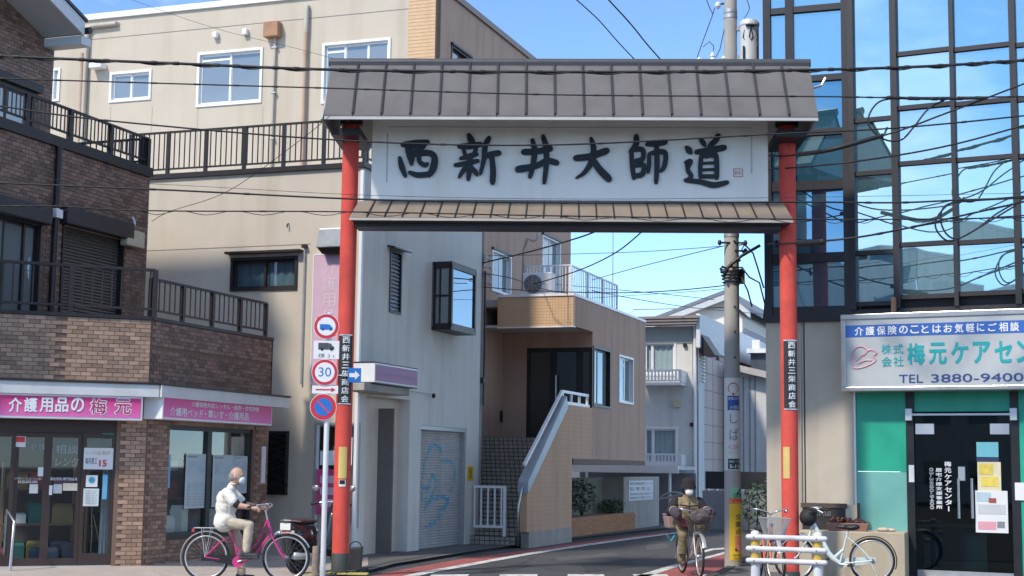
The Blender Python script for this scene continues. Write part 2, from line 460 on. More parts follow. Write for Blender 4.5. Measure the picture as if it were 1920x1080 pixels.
# left pavement with its low kerb
kl_px = [(560, 1094), (660, 1079), (738, 1060), (820, 1046), (900, 1034), (1000, 1021), (1110, 1008), (1240, 994)]
kl = [G(*p) for p in kl_px]
kl = [Vector((-5.5, 18.0, 0)), Vector((-3.9, 19.3, 0)), Vector((-2.95, 20.8, 0))] + [v for v in kl[1:]]
far_dir = (kl[-1] - kl[-2]).normalized()
kl += [kl[-1] + far_dir * 12, kl[-1] + far_dir * 40]
lp = [(p.x, p.y) for p in kl] + [(-30, 80), (-60, 60), (-60, 18)]
q = MB(); q.add([(x, y, PZ) for x, y in lp], [tuple(range(len(lp)))]); struct(q.build('pavement', paving))
q = MB()
for a, b in zip(kl[:-1], kl[1:]):
    d = (b - a).normalized(); nrm = Vector((-d.y, d.x, 0)) * 0.14
    q.hexa([a, b, b + nrm, a + nrm] and [Vector((p.x, p.y, 0)) for p in (a, b, b + nrm, a + nrm)] + [Vector((p.x, p.y, PZ + 0.012)) for p in (a, b, b + nrm, a + nrm)])
struct(q.build('kerb', kerbm))
# darker strip of footway in front of the grey building
gp = [(690, 1070), (738, 1057), (900, 1031), (1000, 1018), (1110, 1005), (1250, 990)]
gp2 = [(690, 1030), (770, 1020), (905, 1008), (990, 1000), (1080, 990), (1250, 975)]
a = [G(x, y, PZ) for x, y in gp]; b = [G(x, y, PZ) for x, y in gp2]; n = len(a)
q = MB(); q.add([(p.x, p.y, PZ + 0.004) for p in a] + [(p.x, p.y, PZ + 0.004) for p in b], [(i, i + 1, n + i + 1, n + i) for i in range(n - 1)])
struct(q.build('footway', paving_g))
# right pavement
rp = [G(*p) for p in [(1300, 1096), (1352, 1074), (1385, 1056), (1402, 1040), (1420, 1015), (1440, 1000)]]
rpp = [(5.5, 17.5), (3.0, 19.5)] + [(p.x, p.y) for p in rp] + [(30, 45), (40, 17.5)]
q = MB(); q.add([(x, y, PZ) for x, y in rpp], [tuple(range(len(rpp)))]); struct(q.build('pavement', paving_g))
q = MB(); k2 = [Vector((x, y, 0)) for x, y in rpp[:8]]
for a, b in zip(k2[:-1], k2[1:]):
    d = (b - a).normalized(); nrm = Vector((d.y, -d.x, 0)) * 0.14
    q.hexa([Vector((p.x, p.y, 0)) for p in (a, b, b + nrm, a + nrm)] + [Vector((p.x, p.y, PZ + 0.012)) for p in (a, b, b + nrm, a + nrm)])
struct(q.build('kerb', kerbm))
# painted edges of the side street
ribbon('red_edge_strip', [(688, 1082), (760, 1067), (880, 1046), (1000, 1030), (1100, 1015.5), (1180, 1006), (1251, 998)],
       [(750, 1082), (800, 1071), (880, 1057), (1000, 1035.5), (1100, 1020.5), (1180, 1009.5), (1251, 1001)], 0.004, roadred)
ribbon('white_edge_line', [(750, 1082), (800, 1071), (880, 1057), (1000, 1035.5), (1100, 1020.5), (1180, 1009.5), (1251, 1001), (1330, 989)],
       [(775, 1083), (820, 1072.5), (890, 1060), (1000, 1039.5), (1100, 1024), (1180, 1012.5), (1251, 1003), (1330, 990.5)], 0.008, roadwhite)
ribbon('red_edge_strip', [(1190, 1090), (1262, 1065), (1320, 1049), (1368, 1036)], [(1290, 1098), (1345, 1076), (1378, 1060), (1390, 1044)], 0.004, roadred)
ribbon('white_edge_line', [(1168, 1088), (1250, 1063), (1315, 1047), (1368, 1033)], [(1192, 1090), (1262, 1066), (1320, 1050), (1370, 1036)], 0.008, roadwhite)
ribbon('white_arc_line', [(1300, 1037), (1335, 1029), (1368, 1027)], [(1304, 1041), (1338, 1032), (1370, 1029.5)], 0.008, roadwhite)
# crosswalk bars across the mouth of the street
for x0, x1 in ((938, 1008), (1064, 1132), (1186, 1250), (810, 880), (1310, 1375)):
    a = G(x0, 1077.6); b = G(x1, 1077.6)
    q = MB(); q.add([(a.x, a.y, 0.008), (b.x, b.y, 0.008), (b.x - 0.1, b.y - 3.2, 0.008), (a.x - 0.1, a.y - 3.2, 0.008)], [(0, 1, 2, 3)])
    struct(q.build('crosswalk_bar', roadwhite))
# repairs in the asphalt
patch_m = mat('asphalt_patch', (0.046, 0.047, 0.052), 0.9, var=0.2, scale=2, bump=0.7, bscale=150); patch_l = mat('asphalt_old', (0.10, 0.10, 0.104), 0.9, var=0.2, scale=2, bump=0.6, bscale=150)
for pts, m_ in (([(1040, 1046), (1150, 1036), (1165, 1042), (1050, 1053)], patch_l), ([(1090, 1060), (1175, 1050), (1200, 1062), (1100, 1074)], patch_m), ([(900, 1070), (985, 1056), (1000, 1061), (915, 1076)], patch_m), ([(1210, 1022), (1250, 1018), (1255, 1028), (1212, 1032)], patch_l)):
    q = MB(); pp_ = [G(*p) for p in pts]; q.add([(p.x, p.y, 0.0035) for p in pp_], [(0, 1, 2, 3)]); struct(q.build('asphalt_patch', m_))
crk = mat('crack_tar', (0.018, 0.018, 0.02), 0.8)
rgc = random.Random(12)
for (x0, y0), (x1, y1) in (((905, 1052), (1060, 1070)), ((1010, 1040), (1180, 1030)), ((1120, 1066), (1235, 1040)), ((960, 1068), (1000, 1046))):
    q = MB(); n_ = 16; P = []
    for k in range(n_ + 1):
        p = G(x0 + (x1 - x0) * k / n_ + rgc.uniform(-3, 3), y0 + (y1 - y0) * k / n_ + rgc.uniform(-1.2, 1.2)); P.append(Vector((p.x, p.y, 0.003)))
    for a_, b_ in zip(P[:-1], P[1:]):
        d_ = (b_ - a_).normalized(); nn_ = Vector((-d_.y, d_.x, 0)) * rgc.uniform(.004, .012); q.add([a_ - nn_, b_ - nn_, b_ + nn_, a_ + nn_], [(0, 1, 2, 3)])
    o = struct(q.build('road_crack', crk))
tactile = mat('yellow_tactile_paving', (0.50, 0.42, 0.12), 0.85, var=0.15)
a = G(575, 1074, PZ)
q = MB()
for i in range(3):
    q.box(a.x + i * 0.31, a.x + i * 0.31 + 0.3, a.y - 0.28, a.y + 0.02, PZ, PZ + 0.012)
    for u in range(4):
        for v in range(4):
            q.cyl((a.x + i * 0.31 + 0.045 + u * 0.07, a.y - 0.25 + v * 0.07), 0.02, PZ + 0.012, PZ + 0.018, 6)
struct(q.build('tactile_paving', tactile))
# ================================================================== gate over the street
gl = DY(639, 1000, 22.55); gr_ = DY(1482, 1000, 22.27)
gm = (gl + gr_) / 2
FG = Frame((gm.x, gm.y), math.atan2(gr_.y - gl.y, gr_.x - gl.x))
gate = empty('street_gate', FG, 'tall red-pillared street gate with grey roof and white calligraphy board across the lane', 'gate')
red = mat('red_paint', (0.66, 0.085, 0.065), 0.5, var=0.10, scale=2.5, streak=0.25, bump=0.1, bscale=30)
roofm = mat('grey_roof_metal', (0.140, 0.131, 0.128), 0.5, 0.1, var=0.10, scale=3, streak=0.12)
roofrib = mat('dark_roof_seam', (0.055, 0.052, 0.054), 0.4, 0.4, var=0.1)
panelw = mat('white_board', (0.90, 0.86, 0.79), 0.6, var=0.03, scale=1.5, streak=0.09)
charm = mat('navy_black_letters', (0.007, 0.010, 0.015), 0.55, var=0.1)
brown_roof = mat('brown_pent_roof', (0.25, 0.205, 0.165), 0.55, 0.1, var=0.08, streak=0.12)
beam_m = mat('dark_beam', (0.060, 0.058, 0.065), 0.5, 0.2, var=0.1)
plate_m = mat('black_plate', (0.022, 0.024, 0.028), 0.4, var=0.08)
sticker_y = mat('yellow_sticker', (0.62, 0.48, 0.16), 0.6, var=0.08)
lx = FG.loc(gl).x; rx = FG.loc(gr_).x
ztop = FG.hit(1068, 228, y=0).z
for i, x in enumerate((lx, rx)):
    zb = 0.32 if i == 0 else 0.16
    red_w = worn_paint('vermilion_paint', (0.66, 0.085, 0.065), 0.27, 0.30, (0.16, 0.045, 0.035, 1), 9.0)
    p = MB().cyl((x, 0), 0.125, zb, ztop, 28).build('pillar', red_w, gate, smooth=40)
    MB().lathe([(0.131, 0), (0.131, zb), (0.127, zb + 0.006)], 28, (x, 0, PZ - 0.03)).build('pillar_foot', mat('dark_base', (0.045, 0.055, 0.055), 0.7, var=0.15), p, smooth=40)
    MB().cyl((x, 0), 0.175, ztop - 0.07, ztop, 28).build('pillar_cap', black, p, smooth=40)
    # name plate bent round the pillar
    y0, y1 = ((628, 757), (638, 767))[i]
    px = (650, 1480)[i]
    z1 = FG.hit(px, y0, y=-0.13).z; z0 = FG.hit(px, y1, y=-0.13).z
    def cylmap(x=x, r=0.131): return lambda u, z: (x + r * math.sin(u / r), -r * math.cos(u / r), z)
    off = 0.016
    def curved(u0, u1, za, zc, r, x=x, n=10):
        q = MB(); f = cylmap(x, r); g = cylmap(x, r - 0.004); vs = []
        for k in range(n + 1):
            u = u0 + (u1 - u0) * k / n; vs += [f(u, za), f(u, zc), g(u, za), g(u, zc)]
        fs = []
        for k in range(n):
            b = 4 * k; fs += [(b, b + 4, b + 5, b + 1), (b + 2, b + 3, b + 7, b + 6), (b + 1, b + 5, b + 7, b + 3), (b, b + 2, b + 6, b + 4)]
        fs += [(0, 1, 3, 2), (4 * n, 4 * n + 2, 4 * n + 3, 4 * n + 1)]
        return q.add(vs, fs)
    pl = curved(off - 0.115, off + 0.115, z0, z1, 0.1315).build('name_plate', plate_m, p)
    vtext('西新井三栄商店会', paper, pl, off + 0.012, 0.115, z1 - 0.01, z0 + 0.01, cylmap(x, 0.1335), 0.02, 6)
    for zz in (z0, z1):
        curved(off - 0.118, off + 0.118, zz - 0.009, zz + 0.009, 0.1345).build('plate_trim', alu, pl)
    sy = ((838, 897), (838, 897))[i]; sx = (642, 1471)[i]
    za = FG.hit(sx, sy[1], y=-0.13).z; zc = FG.hit(sx, sy[0], y=-0.13).z
    u = (0.03, -0.075)[i]
    curved(u - 0.075 if i == 0 else u - 0.05, u + 0.055, za, zc, 0.1305).build('sticker', sticker_y, p)
    if i == 0:
        curved(-0.03, 0.075, za - 0.12, za - 0.02, 0.130).build('sticker', paper, p)
        curved(-0.02, 0.06, za - 0.085, za - 0.025, 0.1325).build('sticker_print', black, p)
# roof: panels with standing seams on both slopes
EV = 1.0
rl = FG.hit(620, 121, y=0); rr = FG.hit(1517, 122, y=0)
el = FG.hit(607, 215, y=-EV); er = FG.hit(1535, 217, y=-EV)
zr = (rl.z + rr.z) / 2; ze = (el.z + er.z) / 2
NP = 17
for s in (-1, 1):
    for i in range(NP):
        t0 = i / NP; t1 = (i + 1) / NP
        xa, xb = rl.x + (rr.x - rl.x) * t0, rl.x + (rr.x - rl.x) * t1
        ea, eb = el.x + (er.x - el.x) * t0, el.x + (er.x - el.x) * t1
        g = 0.006; th = 0.03
        MB().hexa([(ea + g, s * EV, ze - th), (eb - g, s * EV, ze - th), (xb - g, s * 0.03, zr - th), (xa + g, s * 0.03, zr - th),
                   (ea + g, s * EV, ze), (eb - g, s * EV, ze), (xb - g, s * 0.03, zr), (xa + g, s * 0.03, zr)]).build('roof_panel', roofm, gate)
        if i:
            MB().bar((ea, s * (EV + 0.005), ze + 0.012), (xa, s * 0.04, zr + 0.012), 0.028, 0.04).build('roof_seam', roofrib, gate)
MB().tube([(rl.x - 0.02, 0, zr + 0.03), (rr.x + 0.02, 0, zr + 0.03)], 0.065, 10).build('ridge_cap', mat('ridge_grey', (0.09, 0.088, 0.09), 0.4, 0.4), gate, smooth=40)
MB().box(rl.x, rr.x, -0.06, 0.06, zr - 0.05, zr + 0.02).build('ridge_board', roofrib, gate)
zso = ze - 0.075
for s in (-1, 1):
    MB().box(el.x + 0.01, er.x - 0.01, s * EV - 0.025 + 0.0, s * EV + 0.02, zso, ze - 0.035).build('eave_trim', mat('pale_eave_trim', (0.50, 0.50, 0.50), 0.5), gate)
for s in (-1, 1):
    MB().hexa([(el.x + 0.05, s * (EV - 0.03), ze - .055), (er.x - 0.05, s * (EV - 0.03), ze - .055), (rr.x - 0.05, s * 0.02, zr - .075), (rl.x + 0.05, s * 0.02, zr - .075), (el.x + 0.05, s * (EV - 0.03), ze - .038), (er.x - 0.05, s * (EV - 0.03), ze - .038), (rr.x - 0.05, s * 0.02, zr - .058), (rl.x + 0.05, s * 0.02, zr - .058)]).build('roof_deck', mat('grey_soffit', (0.45, 0.44, 0.42), 0.7), gate)
for x, s in ((rl.x + 0.03, 1), (rr.x - 0.03, -1)):
    MB().pyz([(-EV + 0.04, ze - 0.06), (0, zr - 0.05), (EV - 0.04, ze - 0.06)], x, x + s * 0.03).build('gable_board', mat('pale_gable', (0.40, 0.40, 0.40), 0.6), gate)
for x in (lx, rx):
    MB().box(x - 0.22, x + 0.22, -0.55, 0.55, zso - 0.13, zso - 0.025).build('cross_beam', black, gate)
# calligraphy board
a = FG.rect(697, 222, 1440, 376, -0.16)
zb_top = ze + 0.22
board = MB().box(a[0], a[1], -0.16, 0.16, a[2], zb_top).build('board', panelw, gate, bevel=0.006)
MB().box(a[0] - 0.012, a[1] + 0.012, -0.13, 0.13, a[2] - 0.02, a[2] - 0.001).build('board_edge', mat('board_edge_grey', (0.35, 0.35, 0.36), 0.5), board)
groove = mat('faint_groove', (0.50, 0.50, 0.50), 0.6)
for p0, p1 in (((727, 250), (727, 342)), ((1409, 255), (1409, 325))):
    u = FG.hit(p0[0], p0[1], y=-0.16); v = FG.hit(p1[0], p1[1], y=-0.16)
    MB().box(u.x - 0.008, u.x + 0.008, -0.168, -0.1605, v.z, u.z).build('moulding', groove, board)
u = FG.hit(1060, 239, y=-0.16)
MB().box(a[0] + 0.25, a[1] - 0.25, -0.166, -0.1605, u.z - 0.006, u.z + 0.006).build('moulding', groove, board)
# brushed characters, each stroke (x, y, width) measured on the board
def strokes(name, data):
    q = MB()
    for si, st in enumerate(data):
        P = []
        m = len(st)
        for i in range(m - 1):                                   # Catmull-Rom
            p0 = st[max(i - 1, 0)]; p1 = st[i]; p2 = st[i + 1]; p3 = st[min(i + 2, m - 1)]
            for k in range(6):
                t = k / 6
                P.append(tuple(0.5 * ((2 * b) + (c - a_) * t + (2 * a_ - 5 * b + 4 * c - d) * t * t + (3 * b - a_ - 3 * c + d) * t ** 3) for a_, b, c, d in zip(p0, p1, p2, p3)))
        P.append(st[-1])
        left = []; right = []
        for i, (x, y, w) in enumerate(P):
            x0, y0, _ = P[max(i - 1, 0)]; x1, y1, _ = P[min(i + 1, len(P) - 1)]
            d = math.hypot(x1 - x0, y1 - y0) or 1; nx, ny = -(y1 - y0) / d, (x1 - x0) / d
            w = w * 1.14
            left.append((x + nx * w / 2, y + ny * w / 2)); right.append((x - nx * w / 2, y - ny * w / 2))
        def capp(P0, P1):
            x, y, w = P0; a0 = math.atan2(y - P1[1], x - P1[0])
            return [(x + w / 2 * math.cos(a0 + t), y + w / 2 * math.sin(a0 + t)) for t in (-1.05, -0.5, 0, 0.5, 1.05)]
        poly = capp(P[0], P[1]) ; end = capp(P[-1], P[-2])
        outl = [poly[i] for i in range(5)][::-1] + right[0:0]
        # order: start cap, right side, end cap, left side
        ring = poly[::-1] + left[1:-1] + end[::-1] + right[1:-1][::-1]
        if len(ring) < 3: continue
        pts = []
        for (zx, zy) in ring:
            h = FG.hit(680 + zx / 2.4615, 210 + zy / 2.4615, y=-0.16)
            pts.append((h.x, h.z))
        y1 = -0.195 - 0.0007 * si
        n = len(pts)
        cx = sum(p[0] for p in pts) / n; cz = sum(p[1] for p in pts) / n
        f = [(p[0], y1, p[1]) for p in pts]; bk = [(p[0], -0.161, p[1]) for p in pts]
        q.add(f + bk, [tuple(range(n))] + [(i, (i + 1) % n, n + (i + 1) % n, n + i) for i in range(n)])
    return q.build(name, charm, board)
strokes('character', [[(186, 152, 22), (245, 150, 34), (300, 141, 22)], [(212, 165, 30), (222, 200, 34), (226, 242, 16)], [(285, 155, 20), (250, 185, 24), (235, 200, 20)],
                      [(172, 213, 16), (182, 255, 24), (197, 296, 16)], [(240, 196, 22), (305, 190, 24), (332, 212, 26), (326, 262, 28), (306, 292, 22)],
                      [(218, 280, 16), (255, 292, 22), (310, 288, 22)], [(262, 195, 20), (262, 228, 18), (286, 246, 20), (300, 240, 14)]])
strokes('character', [[(490, 108, 18), (500, 128, 28), (512, 146, 20)], [(446, 160, 18), (495, 158, 26), (545, 150, 20)], [(466, 175, 16), (476, 205, 18)], [(525, 172, 16), (508, 205, 18)],
                      [(452, 216, 14), (490, 206, 20), (528, 196, 16)], [(428, 246, 16), (480, 238, 20), (532, 226, 16)], [(498, 200, 20), (494, 260, 24), (488, 312, 16)],
                      [(482, 250, 16), (462, 275, 18), (446, 302, 12)], [(502, 256, 14), (520, 276, 20), (528, 292, 14)],
                      [(584, 122, 20), (566, 160, 22), (560, 220, 20), (544, 286, 14)], [(570, 205, 20), (600, 196, 24), (630, 190, 22)], [(596, 200, 20), (602, 270, 24), (600, 326, 24)]])
strokes('character', [[(744, 186, 26), (800, 184, 24), (866, 170, 26)], [(718, 266, 30), (800, 250, 24), (850, 226, 22), (896, 236, 24)],
                      [(784, 132, 18), (794, 180, 24), (786, 250, 22), (772, 300, 18)], [(832, 114, 18), (846, 160, 24), (848, 240, 22), (838, 326, 18)]])
strokes('character', [[(984, 214, 26), (1050, 206, 26), (1126, 180, 28)], [(1054, 124, 16), (1066, 170, 24), (1056, 230, 24), (1024, 280, 18), (986, 306, 8)], [(1062, 214, 20), (1090, 262, 28), (1136, 310, 30)]])
strokes('character', [[(1262, 114, 22), (1262, 150, 24), (1236, 184, 18)], [(1240, 180, 18), (1244, 250, 20), (1252, 306, 18)], [(1246, 178, 16), (1290, 174, 20), (1292, 216, 20), (1258, 226, 16)],
                      [(1254, 250, 16), (1296, 246, 20), (1290, 288, 22), (1252, 296, 18)], [(1312, 150, 18), (1350, 148, 22), (1396, 140, 24)], [(1322, 196, 16), (1322, 240, 18), (1318, 278, 14)],
                      [(1328, 192, 16), (1376, 184, 20), (1398, 196, 20), (1392, 252, 20), (1376, 274, 14)], [(1356, 154, 20), (1358, 240, 22), (1354, 326, 18)]])
strokes('character', [[(1494, 164, 16), (1506, 178, 26), (1514, 190, 16)], [(1490, 234, 14), (1514, 228, 18), (1500, 266, 18), (1516, 298, 18), (1494, 318, 16)], [(1490, 316, 18), (1560, 324, 20), (1620, 338, 24), (1682, 326, 18)],
                      [(1558, 128, 14), (1570, 142, 20), (1580, 156, 14)], [(1640, 112, 24), (1625, 136, 24), (1600, 158, 18)], [(1540, 186, 20), (1600, 178, 24), (1668, 166, 26)], [(1606, 176, 18), (1590, 206, 20)],
                      [(1562, 204, 18), (1558, 250, 18), (1558, 302, 16)], [(1562, 206, 16), (1618, 200, 20), (1632, 214, 20), (1634, 304, 20)], [(1566, 238, 10), (1622, 236, 11)], [(1566, 268, 10), (1622, 266, 11)], [(1560, 298, 16), (1628, 298, 16)]])
pinkstamp = mat('red_stamp', (0.62, 0.20, 0.18), 0.7)
sa = FG.rect(1375, 316, 1393, 332, -0.16)
q = MB()
w = 0.012
for x0, x1, z0, z1 in ((sa[0], sa[1], sa[2], sa[2] + w), (sa[0], sa[1], sa[3] - w, sa[3]), (sa[0], sa[0] + w, sa[2] + w, sa[3] - w), (sa[1] - w, sa[1], sa[2] + w, sa[3] - w)):
    q.box(x0, x1, -0.164, -0.1602, z0, z1)
text('師', pinkstamp, None, sa[0] + 0.025, sa[1] - 0.025, sa[2] + 0.03, sa[3] - 0.03, lambda u, z: (u, -0.163, z), mb=q)
q.build('seal', pinkstamp, board)
# small brown roof below the board
PE = 0.42
tl = FG.hit(672, 376, y=-0.17); bl = FG.hit(655, 408, y=-PE); br = FG.hit(1487, 410, y=-PE); tr = FG.hit(1470, 378, y=-0.17)
zt = (tl.z + tr.z) / 2 - 0.01; zb = (bl.z + br.z) / 2
NL = 25
for i in range(NL):
    t0, t1 = i / NL, (i + 1) / NL
    xa, xb = bl.x + (br.x - bl.x) * t0, bl.x + (br.x - bl.x) * t1
    ta, tb = tl.x + (tr.x - tl.x) * t0, tl.x + (tr.x - tl.x) * t1
    MB().hexa([(xa + .004, -PE, zb - .015), (xb - .004, -PE, zb - .015), (tb - .004, -0.15, zt - .015), (ta + .004, -0.15, zt - .015),
               (xa + .004, -PE, zb), (xb - .004, -PE, zb), (tb - .004, -0.15, zt), (ta + .004, -0.15, zt)]).build('pent_roof_panel', brown_roof, gate)
    if i:
        MB().bar((xa, -PE - 0.003, zb + 0.008), (ta, -0.15, zt + 0.008), 0.016, 0.026).build('pent_roof_seam', roofrib, gate)
MB().hexa([(bl.x, PE, zb - .015), (br.x, PE, zb - .015), (tr.x, 0.15, zt - .015), (tl.x, 0.15, zt - .015), (bl.x, PE, zb), (br.x, PE, zb), (tr.x, 0.15, zt), (tl.x, 0.15, zt)]).build('pent_roof_back', brown_roof, gate)
MB().box(bl.x, br.x, -PE - 0.012, -PE + 0.01, zb - 0.05, zb - 0.017).build('pent_roof_trim', mat('pent_trim', (0.45, 0.42, 0.38), 0.5), gate)
zbm = FG.hit(1068, 428, y=-0.2).z
MB().box(lx + 0.127, rx - 0.127, -0.2, 0.2, zbm, zb - 0.02).build('beam', beam_m, gate)
MB().box(bl.x + 0.03, br.x - 0.03, -PE + 0.02, PE - 0.02, zb - 0.05, zb - 0.02).build('pent_roof_soffit', beam_m, gate)
# thin bracket lamp on the right gable
sp = FG.hit(1540, 160, y=-0.3); s2 = FG.hit(1548, 146, y=-0.3)
MB().tube([(er.x - 0.15, -0.3, sp.z - 0.1), (sp.x, -0.3, sp.z), (s2.x, -0.3, s2.z)], 0.02, 8).build('lamp_bracket', steel, gate)
# ================================================================== cream / grey two-storey block beside the lane
U1 = math.atan(0.356)                                   # the lane's left side runs 19.6 deg right of straight ahead
_p = DY(768, 1000, 28.4)
_f = Frame((_p.x, _p.y), -U1)
_c = _f.hit(672, 700, x=0)                              # its street corner
FA = Frame(_f.w(0, _c.y), -U1)
A = empty('corner_block', FA, 'two-storey block with cream front and grey lane side behind the left red pillar', 'building')
zA = FA.hit(640, 316, y=0).z
yA = FA.hit(903, 800, x=0).y                            # back edge along the lane
front = lambda u, d, z: (u, d, z)
side = lambda u, d, z: (-d, u, z)
def window(root, r, frame_m, glass_m, to3, depth=0.10, fw=0.045, split=(0.5,), curtain=None, proud=0.02, rail=None):
    """frame ring, sashes and panes set into an opening r=(u0,u1,z0,z1)"""
    u0, u1, z0, z1 = r
    def B(a, b, d0, d1, c, e, name, m, par):
        P = [to3(a, d0, c), to3(b, d1, e)]
        lo = [min(P[0][i], P[1][i]) for i in range(3)]; hi = [max(P[0][i], P[1][i]) for i in range(3)]
        return MB().box(lo[0], hi[0], lo[1], hi[1], lo[2], hi[2]).build(name, m, par)
    q = MB()
    def qb(a, b, d0, d1, c, e):
        P = [to3(a, d0, c), to3(b, d1, e)]
        lo = [min(P[0][i], P[1][i]) for i in range(3)]; hi = [max(P[0][i], P[1][i]) for i in range(3)]
        q.box(lo[0], hi[0], lo[1], hi[1], lo[2], hi[2])
    qb(u0, u0 + fw, -proud, depth, z0, z1); qb(u1 - fw, u1, -proud, depth, z0, z1)
    qb(u0 + fw, u1 - fw, -proud, depth, z0, z0 + fw); qb(u0 + fw, u1 - fw, -proud, depth, z1 - fw, z1)
    w = q.build('window', frame_m, root)
    cuts = [u0 + fw] + [u0 + (u1 - u0) * s for s in split] + [u1 - fw]
    for i in range(len(cuts) - 1):
        d = depth * (0.45 if i % 2 == 0 else 0.7)
        a, b = cuts[i] - (0.015 if i else 0), cuts[i + 1] + (0.015 if i < len(cuts) - 2 else 0)
        q = MB(); sw = fw * 0.8
        qb(a, a + sw, d, d + 0.025, z0 + fw, z1 - fw); qb(b - sw, b, d, d + 0.025, z0 + fw, z1 - fw)
        qb(a + sw, b - sw, d, d + 0.025, z0 + fw, z0 + fw + sw); qb(a + sw, b - sw, d, d + 0.025, z1 - fw - sw, z1 - fw)
        if rail and i < len(rail) and rail[i]:
            zz = z0 + (z1 - z0) * rail[i]; qb(a + sw, b - sw, d, d + 0.025, zz - sw / 2, zz + sw / 2)
        q.build('sash', frame_m, w)
        q = MB(); qb(a + sw * 0.7, b - sw * 0.7, d + 0.010, d + 0.016, z0 + fw + sw * 0.7, z1 - fw - sw * 0.7)
        q.build('pane', glass_m, w)
    if curtain:
        q = MB(); n = max(8, int((u1 - u0) / 0.06)); vs = []
        for k in range(n + 1):
            u = u0 + fw + (u1 - u0 - 2 * fw) * k / n; d = depth + 0.05 + 0.02 * math.sin(k * 1.9)
            vs += [to3(u, d, z0 + fw), to3(u, d, z1 - fw)]
        q.add(vs, [(2 * k, 2 * k + 2, 2 * k + 3, 2 * k + 1) for k in range(n)]).build('curtain', curtain, w, smooth=True)
    return w
curt = mat('white_curtain', (0.55, 0.57, 0.57), 0.9, var=0.06)
thin_glass = clear_glass('thin_window_glass', (0.62, 0.70, 0.74), 0.35)
# --- front wall with its openings
wA = FA.rect(433, 482, 558, 545, 0)
gA = FA.rect(503, 810, 541, 926, 0)
sA = FA.rect(588, 792, 668, 990, 0)
MBf = wall_holes(-11, 0, 0, zA, [wA, sA], 0.14, front)
MBf.build('front_wall', cream, A)
q = MB().box(-11, -0.004, 0.16, yA, zA - 0.02, zA); q.box(-11, -10.9, 0.1, yA, 0, zA - 0.03); q.build('roof_terrace', concrete, A)
window(A, wA, dark_bronze, thin_glass, front, 0.10, 0.05, (0.5,), curt, 0.03)
q = MB().pxz([(wA[0] - 0.06, wA[3] + 0.10), (wA[1] + 0.10, wA[3] + 0.10), (wA[1] + 0.10, wA[3] + 0.06), (wA[0] - 0.06, wA[3] + 0.06)], -0.16, 0.0)
q.build('window_hood', dark_bronze, A)
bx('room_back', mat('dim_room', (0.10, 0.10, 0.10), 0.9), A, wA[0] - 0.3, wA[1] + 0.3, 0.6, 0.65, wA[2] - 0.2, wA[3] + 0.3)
# barred window next to the brick shop
gw = MB(); gw.box(gA[0], gA[1], -0.05, -0.002, gA[2], gA[3]); gwo = gw.build('window_box', black, A)
q = MB(); q.box(gA[0] + 0.03, gA[1] - 0.03, -0.054, -0.051, gA[2] + 0.18, gA[3] - 0.04); q.build('pane', win_dark, gwo)
q = MB()
H = gA[3] - gA[2]; Wd = gA[1] - gA[0]; nn = 9
for i in range(nn):
    z = gA[2] + 0.02 + (H - 0.04) * i / nn; z2 = gA[2] + 0.02 + (H - 0.04) * (i + 1) / nn
    q.bar((gA[0], -0.10, z), (gA[1], -0.10, z2), 0.012); q.bar((gA[1], -0.112, z), (gA[0], -0.112, z2), 0.012)
for x in (gA[0], gA[1]): q.bar((x, -0.105, gA[2]), (x, -0.105, gA[3]), 0.03)
for z in (gA[2], gA[2] + 0.16, gA[3]): q.bar((gA[0] - 0.02, -0.105, z), (gA[1] + 0.05, -0.105, z), 0.03)
for x in (gA[0] + 0.03, gA[1] - 0.03):
    for z in (gA[2] + 0.05, gA[3] - 0.05): q.bar((x, -0.1, z), (x, 0, z), 0.02)
q.build('window_grille', black, gwo)
# shop window with pink posters left of the red pillar
pinkp = mat('pink_poster', (0.52, 0.07, 0.20), 0.6, var=0.08)
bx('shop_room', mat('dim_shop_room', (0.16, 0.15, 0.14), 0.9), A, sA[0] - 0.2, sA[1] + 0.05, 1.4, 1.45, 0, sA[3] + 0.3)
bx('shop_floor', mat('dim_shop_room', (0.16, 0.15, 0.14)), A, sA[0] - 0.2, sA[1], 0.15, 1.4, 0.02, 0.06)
sw_ = window(A, sA, alu, shop_glass, front, 0.10, 0.04, (0.62,), None, 0.01)
for (x0, y0, x1, y1, m) in ((592, 880, 640, 965, pinkp), (600, 845, 628, 872, paper), (634, 730 + 90, 660, 872, paper)):
    r_ = FA.rect(x0, y0, x1, y1, 0.03); bx('poster', m, sw_, r_[0], r_[1], 0.034, 0.038, r_[2], r_[3])
for k in range(3):
    r_ = FA.rect(600, 892 + 22 * k, 632, 906 + 22 * k, 0.03); bx('poster_print', mat('pale_pink_print', (0.66, 0.45, 0.55), 0.6), sw_, r_[0], r_[1], 0.030, 0.033, r_[2], r_[3])
# expansion joints, drain pipes, hood, vertical sign
jz = FA.hit(450, 463, y=0).z
seam = mat('wall_seam', (0.22, 0.20, 0.18), 0.9)
for z in (jz,):
    bx('seam', seam, A, -10, -1.0, -0.004, -0.001, z - 0.006, z + 0.006)
px_ = FA.hit(571, 470, y=-0.04); pz0 = FA.hit(563, 720, y=-0.04).z
MB().tube([(px_.x, -0.02, px_.z + 0.1), (px_.x, -0.04, px_.z), (px_.x + 0.0, -0.04, pz0)], 0.016, 8).build('conduit', galv, A)
MB().box(px_.x - 0.04, px_.x + 0.04, -0.09, 0, px_.z + 0.05, px_.z + 0.11).build('conduit_hook', dark_bronze, A)
nb = FA.hit(540, 423, y=-0.02)
MB().tube([(nb.x, 0, nb.z + 0.04), (nb.x, -0.05, nb.z + 0.02), (nb.x, -0.05, nb.z - 0.04)], 0.012, 6).build('wall_hook', dark_bronze, A)
hv = FA.rect(593, 428, 640, 474, -0.3)
